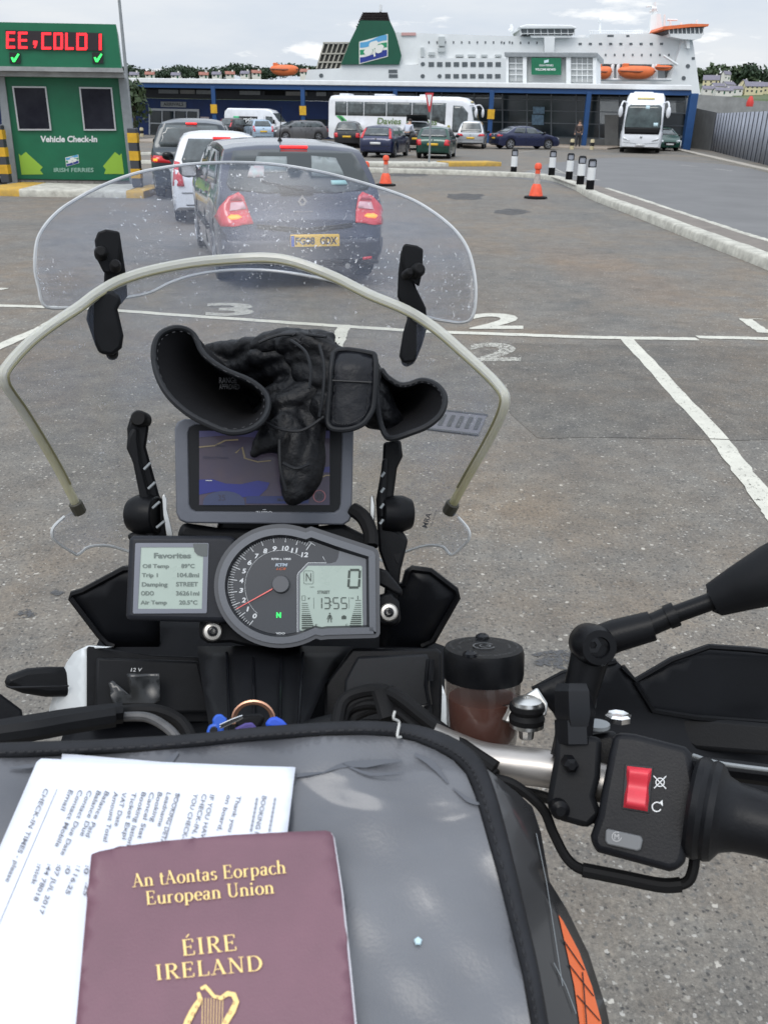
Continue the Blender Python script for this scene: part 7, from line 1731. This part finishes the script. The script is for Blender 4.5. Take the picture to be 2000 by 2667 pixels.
SER = {
 'A': (.80, [('l', .08, 0, .37, 1, .05), ('l', .35, 1, .66, 0, .15), ('h', .18, .52, .35), ('s', .08, 0), ('s', .66, 0)]),
 'n': (.68, [('v', .14, 0, .62), ('a', .32, .40, .19, .22, 0, 170), ('v', .52, 0, .42), ('s', .14, 0), ('s', .52, 0), ('q', .14, .62)]),
 't': (.40, [('v', .17, .10, .86), ('h', .03, .36, .62), ('a', .29, .12, .12, .12, 180, 300)]),
 'o': (.64, [('a', .32, .31, .24, .32, 0, 360)]),
 'a': (.60, [('v', .42, .08, .45), ('a', .27, .44, .17, .19, 0, 160), ('a', .25, .17, .16, .18, 0, 360), ('h', .42, .56, .02)]),
 's': (.48, [('a', .24, .47, .14, .15, 20, 260), ('a', .24, .16, .15, .16, -160, 80)]),
 'E': (.74, [('v', .16, 0, 1), ('h', .05, .60, .975), ('h', .16, .48, .52), ('h', .05, .64, .025), ('t', .61, .97, .78), ('t', .65, .03, .24), ('t', .49, .40, .62)]),
 'r': (.50, [('v', .14, 0, .62), ('a', .34, .40, .18, .20, 60, 160), ('s', .14, 0), ('q', .14, .62)]),
 'p': (.68, [('v', .14, -.30, .62), ('a', .34, .31, .23, .31, -150, 150), ('s', .14, -.30), ('q', .14, .62)]),
 'c': (.54, [('a', .31, .31, .24, .32, 45, 320)]),
 'h': (.68, [('v', .14, 0, 1), ('a', .32, .40, .19, .22, 0, 170), ('v', .52, 0, .42), ('s', .14, 0), ('s', .52, 0), ('q', .14, 1)]),
 'e': (.56, [('a', .30, .31, .22, .32, 0, 320), ('h', .12, .50, .34)]),
 'u': (.68, [('v', .14, .2, .62), ('v', .52, 0, .62), ('a', .32, .22, .18, .22, 190, 350), ('q', .14, .62), ('q', .52, .62), ('h', .52, .66, .02)]),
 'i': (.34, [('v', .15, 0, .62), ('s', .15, 0), ('q', .15, .62), ('v', .15, .78, .92)]),
 'U': (.86, [('v', .18, .28, 1), ('a', .43, .29, .25, .29, 180, 360), ('t', .68, .28, 1), ('s', .18, .97), ('s', .68, .97)]),
 'I': (.40, [('v', .18, 0, 1), ('s', .18, 0), ('s', .18, .97)]),
 'R': (.80, [('v', .16, 0, 1), ('a', .36, .75, .24, .24, -90, 90), ('h', .16, .38, .975), ('h', .16, .38, .52), ('l', .36, .52, .68, 0, .14), ('s', .16, 0), ('h', .05, .16, .975), ('s', .68, 0)]),
 'L': (.68, [('v', .16, 0, 1), ('h', .05, .60, .025), ('t', .61, .03, .26), ('s', .16, .97)]),
 'N': (.90, [('t', .14, 0, 1), ('l', .14, 1, .72, 0, .15), ('t', .73, 0, 1), ('s', .14, 0), ('s', .73, .97), ('h', .02, .14, .975)]),
 'D': (.86, [('v', .16, 0, 1), ('a', .34, .5, .42, .49, -90, 90), ('h', .05, .36, .975), ('h', .05, .36, .025)])}
SER['É'] = (SER['E'][0], SER['E'][1] + [('l', .30, 1.12, .46, 1.30, .09)])
SER[' '] = (.34, [])
def serif(mb, s, p0, p1, h, fn, gap=.04):
    adv = sum(SER[c][0] + gap for c in s) - gap; dx, dy = p1[0] - p0[0], p1[1] - p0[1]; l = hypot(dx, dy); ux, uy = dx / l, dy / l; sx_ = l / adv; x = 0; nlay = 0
    for c in s:
        wd, pr = SER[c]
        for q_ in pr:
            nlay += 1; wo = .0006 + (nlay % 7) * .00003
            def f(a, b, x=x, wo=wo): return fn(p0[0] + ux * (x + a) * sx_ + uy * b * h, p0[1] + uy * (x + a) * sx_ - ux * b * h, wo)
            k = q_[0]
            if k == 'v': mb.add([f(q_[1] - .075, q_[2]), f(q_[1] + .075, q_[2]), f(q_[1] + .075, q_[3]), f(q_[1] - .075, q_[3])], [(0, 1, 2, 3)])
            elif k == 't': mb.add([f(q_[1] - .03, q_[2]), f(q_[1] + .03, q_[2]), f(q_[1] + .03, q_[3]), f(q_[1] - .03, q_[3])], [(0, 1, 2, 3)])
            elif k == 'h': mb.add([f(q_[1], q_[3] - .025), f(q_[2], q_[3] - .025), f(q_[2], q_[3] + .025), f(q_[1], q_[3] + .025)], [(0, 1, 2, 3)])
            elif k == 's': mb.add([f(q_[1] - .14, q_[2]), f(q_[1] + .14, q_[2]), f(q_[1] + .14, q_[2] + .045), f(q_[1] - .14, q_[2] + .045)], [(0, 1, 2, 3)])
            elif k == 'q': mb.add([f(q_[1] - .14, q_[2] - .05), f(q_[1], q_[2] - .05), f(q_[1], q_[2])], [(0, 1, 2)])
            elif k == 'l': w_ = q_[5] / 2; mb.add([f(q_[1] - w_, q_[2]), f(q_[1] + w_, q_[2]), f(q_[3] + w_, q_[4]), f(q_[3] - w_, q_[4])], [(0, 1, 2, 3)])
            elif k == 'a':
                n_ = 18; vs_ = []
                for i in range(n_ + 1):
                    a = radians(q_[5] + (q_[6] - q_[5]) * i / n_); w_ = .025 + .052 * abs(cos(a)) ** 1.3; ca, sa = cos(a), sin(a)
                    vs_ += [f(q_[1] + (q_[3] + w_) * ca, q_[2] + (q_[4] + w_ * .8) * sa), f(q_[1] + (q_[3] - w_) * ca, q_[2] + (q_[4] - w_ * .8) * sa)]
                mb.add(vs_, [(2 * i, 2 * i + 2, 2 * i + 3, 2 * i + 1) for i in range(n_)])
        x += wd + gap
pf2 = lambda x, y, w: B(x, y, wcov(x, y) + w)
mb = MB()
serif(mb, 'An tAontas Eorpach', z6(577, 681), z6(1238, 620), 29, pf2); serif(mb, 'European Union', z6(634, 757), z6(1187, 707), 29, pf2)
serif(mb, 'ÉIRE', z6(790, 978), z6(1028, 953), 35, pf2, .10); serif(mb, 'IRELAND', z6(676, 1083), z6(1138, 1040), 33, pf2, .10)
mb.build('gold_lettering', gold, cvr, smooth=0)
mb = MB(); hf = lambda x, y: B(*z6(x, y), .0114)
strip(mb, [(868, 1120), (888, 1110), (905, 1128), (925, 1152), (955, 1160), (985, 1140), (1010, 1145), (1022, 1175), (1005, 1215), (978, 1260), (958, 1300), (935, 1340)], [14, 20, 16, 15, 18, 22, 24, 24, 28, 26, 20, 14], hf)
mb.build('harp_neck', gold, cvr, smooth=0)
mb = MB(); hf2 = lambda x, y: B(*z6(x, y), .01145); strip(mb, [(858, 1135), (866, 1165), (850, 1190), (832, 1220), (812, 1260), (800, 1300), (795, 1340)], [14, 22, 26, 28, 28, 28, 24], hf2); mb.build('harp_soundbox', gold, cvr, smooth=0)
mb = MB()
for k in range(8): x = 876 + k * 12.5; strip(mb, [(x, 1160 + (8 if k > 4 else 0)), (x - 3 - k * .3, 1345)], 2.6, lambda x, y: B(*z6(x, y), .0112))
mb.build('harp_strings', gold, cvr, smooth=0)
mb = MB(); hfd = lambda x, y: B(*z6(x, y), .0116)
for x, y, r in ((866, 1170, 9), (850, 1198, 8), (834, 1228, 9), (818, 1262, 8), (1008, 1180, 9), (994, 1222, 10), (972, 1262, 8), (885, 1122, 4), (940, 1158, 4), (968, 1154, 4)): strip(mb, circ(x, y, r * .7, 12), 2.5, hfd, True)
mb.build('harp_ornament', mat('ornament_dark', (.26, .15, .10), .5), cvr, smooth=0)
mb = MB(); mb.lathe(B(903, 2033, .001), nb, [(.0014, 0), (.0011, .0005), (.0005, .0007)], 5); tag(mb.build('paper_scrap', mat('scrap_blue', (.45, .60, .66), .6)), 'tiny pale blue scrap lying on the grey map pocket', 'scrap')

# keys below the dash
ks = thing('keyring', 'bunch of keys with a copper ring and blue plastic tags, hanging below the dash', 'keys', Q(540, 1575, .42))
mb = MB(); c = Q(548, 1552, .43); pts = []
mb.tube([Q(548 + 42 * cos(radians(a)), 1553 - 36 * sin(radians(a)), .43) for a in range(-20, 200, 12)], .0016, 8, flat=.6); mb.build('copper_ring', mat('copper', (.55, .30, .20), .35, metal=.9), ks)
poly_block('blue_tag', [(446, 1582), (452, 1566), (462, 1564), (458, 1556), (466, 1544), (478, 1542), (490, 1552), (492, 1562), (484, 1566), (484, 1580), (478, 1592), (450, 1592)], .41, .004, mat('tag_blue', (.012, .09, .50), .4), ks, .001)
poly_block('blue_tag', [(574, 1562), (582, 1550), (598, 1548), (612, 1556), (625, 1570), (610, 1576), (574, 1572)], .41, .006, mat('tag_blue2', (.01, .07, .52), .4), ks, .0015)
poly_block('purple_fob', [(500, 1588), (510, 1572), (530, 1562), (545, 1560), (556, 1572), (540, 1592)], .415, .005, mat('fob_purple', (.06, .04, .20), .5), ks, .001)
poly_block('key_bow', [(500, 1560), (520, 1545), (560, 1540), (575, 1550), (560, 1580), (520, 1585)], .43, .006, M['black'], ks, .002)
mb = MB(); mb.lathe(Q(462, 1578, .405), -FW, [(.0017, -.001), (.0017, .0012)], 12); mb.build('tag_hole', M['ink'], ks)
for dy in (0, 5): mb = MB(); mb.tube([Q(476, 1567 + dy, .405), Q(500, 1556 + dy, .405), Q(524, 1547 + dy * .5, .407)], .0006, 6); mb.build('clip_wire', M['chrome'], ks)

# ------------------------------------------------------------------ gloves
leather = mat('glove_leather', (.0036, .004, .0052), .46, spec=.24, var=.3, vscale=80, bump=.5, bscale=170)
lining = mat('glove_lining', (.004, .004, .005), .9, spec=.2, bump=.3, bscale=300)
piping = mat('glove_piping', (.009, .010, .012), .55, spec=.25, bump=.3, bscale=300)
def skinned(name, chains, m, parent, disp=.0035, sc=.02):
    mb = MB(); k = px(.6)
    for ch in chains:
        pts = cr([Q(x, y, Z) for x, y, Z, r in ch], 4); rs = []
        for i in range(len(ch) - 1):
            for j in range(4): rs.append((ch[i][3] * (1 - j / 4) + ch[i + 1][3] * j / 4) * k)
        rs.append(ch[-1][3] * k); mb.tube(pts, rs, 12); mb.ball(pts[0], rs[0] * .98, 10, 8); mb.ball(pts[-1], rs[-1] * .98, 10, 8)
    o = mb.build(name, m, parent)
    r = o.modifiers.new('remesh', 'REMESH'); r.mode = 'VOXEL'; r.voxel_size = .0013; r.use_smooth_shade = True
    s = o.modifiers.new('smooth', 'SMOOTH'); s.factor = .6; s.iterations = 2
    tx_ = bpy.data.textures.new(name + '_crease', 'MARBLE'); tx_.noise_scale = sc; tx_.turbulence = 7; tx_.noise_depth = 2
    tf_ = bpy.data.textures.new(name + '_fold', 'CLOUDS'); tf_.noise_scale = .019; tf_.noise_depth = 2; tf_.noise_type = 'HARD_NOISE'
    d0 = o.modifiers.new('fold', 'DISPLACE'); d0.texture = tf_; d0.strength = -.0030; d0.mid_level = .3; d0.texture_coords = 'LOCAL'
    d = o.modifiers.new('crease', 'DISPLACE'); d.texture = tx_; d.strength = disp; d.mid_level = .5; d.texture_coords = 'LOCAL'
    s2 = o.modifiers.new('soften', 'SMOOTH'); s2.factor = .6; s2.iterations = 3
    return o
def cuff(rimpts, inner, parent, name='cuff', depth=3):
    R = cr([Q(*p) for p in rimpts], 4, True); I = V(Q(*inner)); n = len(R)
    c = sum(R, V()) / n
    def fn(i, j):
        p = R[int(round(i * n)) % n]; t = j
        q_ = p.lerp(c.lerp(I, min(1, t * 1.4)), t * .55 + .25 * t * t) + (I - c) * t * .45; return q_
    mb = MB(); mb.grid(fn, n, 8, True); f0 = 8 * n; mb.f.append(tuple(range(f0, f0 + n)))
    o = mb.build(name, lining, parent, smooth=70, solid=.0014, off=1)
    mb = MB(); mb.tube(R, .0021, 8, closed=True); mb.build('cuff_piping', piping, o)
    mb = MB(); R2 = [p.lerp(c, .07) + (CAM - p).normalized() * .0012 for p in R]; m_ = len(R2)
    for i in range(0, m_, 1):
        if i % 2 == 0: mb.tube([R2[i], R2[(i + 1) % m_].lerp(R2[i], .3)], .0003, 4)
    mb.build('cuff_stitch', mat('stitch_grey', (.022, .022, .025), .7), o)
    return o
g1 = thing('glove', 'left black leather glove with its wide cuff open, lying on the sat nav', 'glove', Q(560, 990, .60), 0, 'pair of black gloves')
skinned('glove_hand', [
    [(455, 760, .665, 20), (500, 755, .65, 24), (545, 748, .635, 27), (600, 742, .625, 25), (655, 745, .62, 22)],
    [(455, 785, .655, 24), (500, 800, .655, 28), (540, 790, .64, 24)],
    [(520, 800, .655, 26), (552, 775, .635, 30), (600, 768, .625, 26), (650, 775, .62, 24), (690, 795, .615, 24)],
    [(530, 830, .655, 26), (580, 800, .635, 26), (630, 800, .622, 24), (680, 825, .615, 26)],
    [(560, 770, .628, 30), (575, 735, .63, 20), (610, 728, .632, 16)],
    [(570, 895, .63, 28), (605, 885, .612, 34), (650, 860, .61, 38), (700, 840, .612, 40)],
    [(590, 860, .63, 34), (640, 840, .62, 34), (690, 870, .612, 40)],
    [(560, 850, .67, 36), (610, 835, .65, 46), (660, 815, .64, 52)],
    [(625, 890, .61, 36), (640, 950, .602, 36), (630, 1010, .598, 30), (634, 1066, .596, 26)],
    [(672, 880, .61, 36), (676, 940, .606, 30), (662, 1000, .600, 30), (645, 1060, .598, 26)],
    [(625, 920, .605, 40), (580, 950, .60, 32), (552, 978, .598, 18)],
    [(670, 960, .605, 34), (672, 1020, .60, 24), (655, 1060, .60, 22)]], leather, g1, .0022, .03)
cuff([(333, 775, .585), (336, 740, .59), (352, 718, .595), (385, 708, .60), (418, 722, .605), (440, 765, .60), (485, 798, .595), (540, 822, .59), (574, 850, .585), (580, 880, .575), (566, 910, .565), (536, 930, .56), (495, 934, .56), (450, 917, .562), (405, 892, .567), (365, 855, .572), (342, 815, .578)], (520, 850, .66), g1)
mb = MB(); tf = facing(490, 830, .612); text(mb, 'RANGE', dp(tf, 0), (474, 815, 512, 828), bold=.01); text(mb, 'APPROVED', dp(tf, 0), (474, 830, 518, 841), bold=0); mb.build('cuff_label_print', mat('label_grey', (.035, .035, .038), .7), g1, smooth=0)
g2_ = thing('glove', 'black leather motorcycle glove with a buckle strap and its cuff opening to the right', 'glove', Q(780, 950, .60), 0, 'pair of black gloves')
skinned('glove_hand', [
    [(610, 742, .612, 22), (650, 738, .606, 26), (692, 748, .602, 26), (730, 775, .602, 30), (765, 820, .603, 38)],
    [(640, 770, .612, 24), (680, 775, .606, 26), (715, 800, .604, 32)],
    [(655, 805, .612, 28), (700, 820, .606, 36), (750, 850, .605, 44), (800, 880, .607, 44), (838, 905, .612, 34)],
    [(800, 800, .615, 30), (815, 850, .612, 36), (832, 900, .612, 32), (840, 925, .61, 20)],
    [(700, 880, .605, 40), (740, 900, .605, 36)],
    [(560, 745, .625, 26), (610, 735, .62, 26), (660, 730, .61, 22), (715, 728, .605, 16)]], leather, g2_, .0022, .028)
cuff([(822, 800, .60), (836, 815, .60), (862, 831, .60), (885, 830, .60), (912, 822, .598), (940, 830, .592), (958, 850, .585), (960, 875, .58), (948, 900, .577), (920, 922, .575), (885, 936, .575), (855, 946, .578), (836, 944, .583), (824, 920, .59), (816, 880, .595), (814, 835, .60)], (835, 870, .66), g2_)
tab = [(730, 756), (800, 763), (810, 772), (812, 800), (808, 870), (800, 895), (782, 917), (752, 928), (722, 927), (709, 915), (709, 890), (714, 830), (716, 790)]
vs, fs = sheet2(tab, 12); mb = MB(); zt_ = lambda x, y: .572 + .012 * ((765 - x) / 60) ** 2 * .4 + (.02 * ((800 - y) / 45) ** 2 if y < 800 else 0) * .5
mb.add([Q(x, y, zt_(x, y)) for x, y in vs], fs); tb = mb.build('wrist_strap', mat('strap_leather', (.0062, .007, .0095), .40, spec=.22, var=.25, vscale=60, bump=.3, bscale=120), g2_, solid=.0022, smooth=60)
mb = MB(); mb.tube(cr([Q(x, y, zt_(x, y) - .0008) for x, y in tab], 3, True), .0019, 8, closed=True); mb.build('strap_piping', piping, tb)
mb = MB(); st_ = [(724, 800), (720, 890), (724, 912), (750, 916), (774, 906), (792, 885), (798, 800)]
sp_ = cr([(x, y, 0) for x, y in st_], 5)
for a, b in zip(sp_[::1], sp_[1:]): mb.tube([Q(a.x, a.y, zt_(a.x, a.y) - .0016), Q(a.x * .4 + b.x * .6, a.y * .4 + b.y * .6, zt_(b.x, b.y) - .0016)], .0003, 4)
mb.tube([Q(718, 822, .571), Q(803, 826, .571)], .0006, 5)
mb.build('strap_stitch', mat('stitch_black', (.008, .008, .009), .6), tb)
mb = MB(); random.seed(5)
for k in range(26):
    x, y = random.uniform(640, 735), random.uniform(716, 745); mb.tube([Q(x, y, .60), Q(x + random.uniform(-9, 9), y + random.uniform(-9, 5), .597), Q(x + random.uniform(-14, 14), y + random.uniform(-6, 12), .597)], .00035, 4)
mb.build('frayed_thread', M['ink'], g2_)
# raised seams and a padded knuckle on the crumpled glove hands
for gl, pts in ((g1, [(560, 905, .590), (600, 925, .576), (652, 930, .572), (700, 900, .572)]), (g1, [(612, 1000, .572), (640, 1012, .568), (668, 1002, .572)]), (g1, [(604, 950, .575), (606, 1010, .573), (618, 1060, .575)]),
                (g2_, [(628, 735, .588), (660, 760, .580), (672, 800, .574), (668, 840, .572)]), (g2_, [(690, 745, .582), (700, 790, .572), (698, 850, .568), (690, 900, .570)]), (g2_, [(560, 740, .60), (600, 725, .60), (650, 722, .60), (705, 728, .59)])):
    mb = MB(); mb.tube(cr([Q(*p) for p in pts], 6), .0011, 6); mb.build('seam', piping, gl)
bpy.context.view_layer.update()
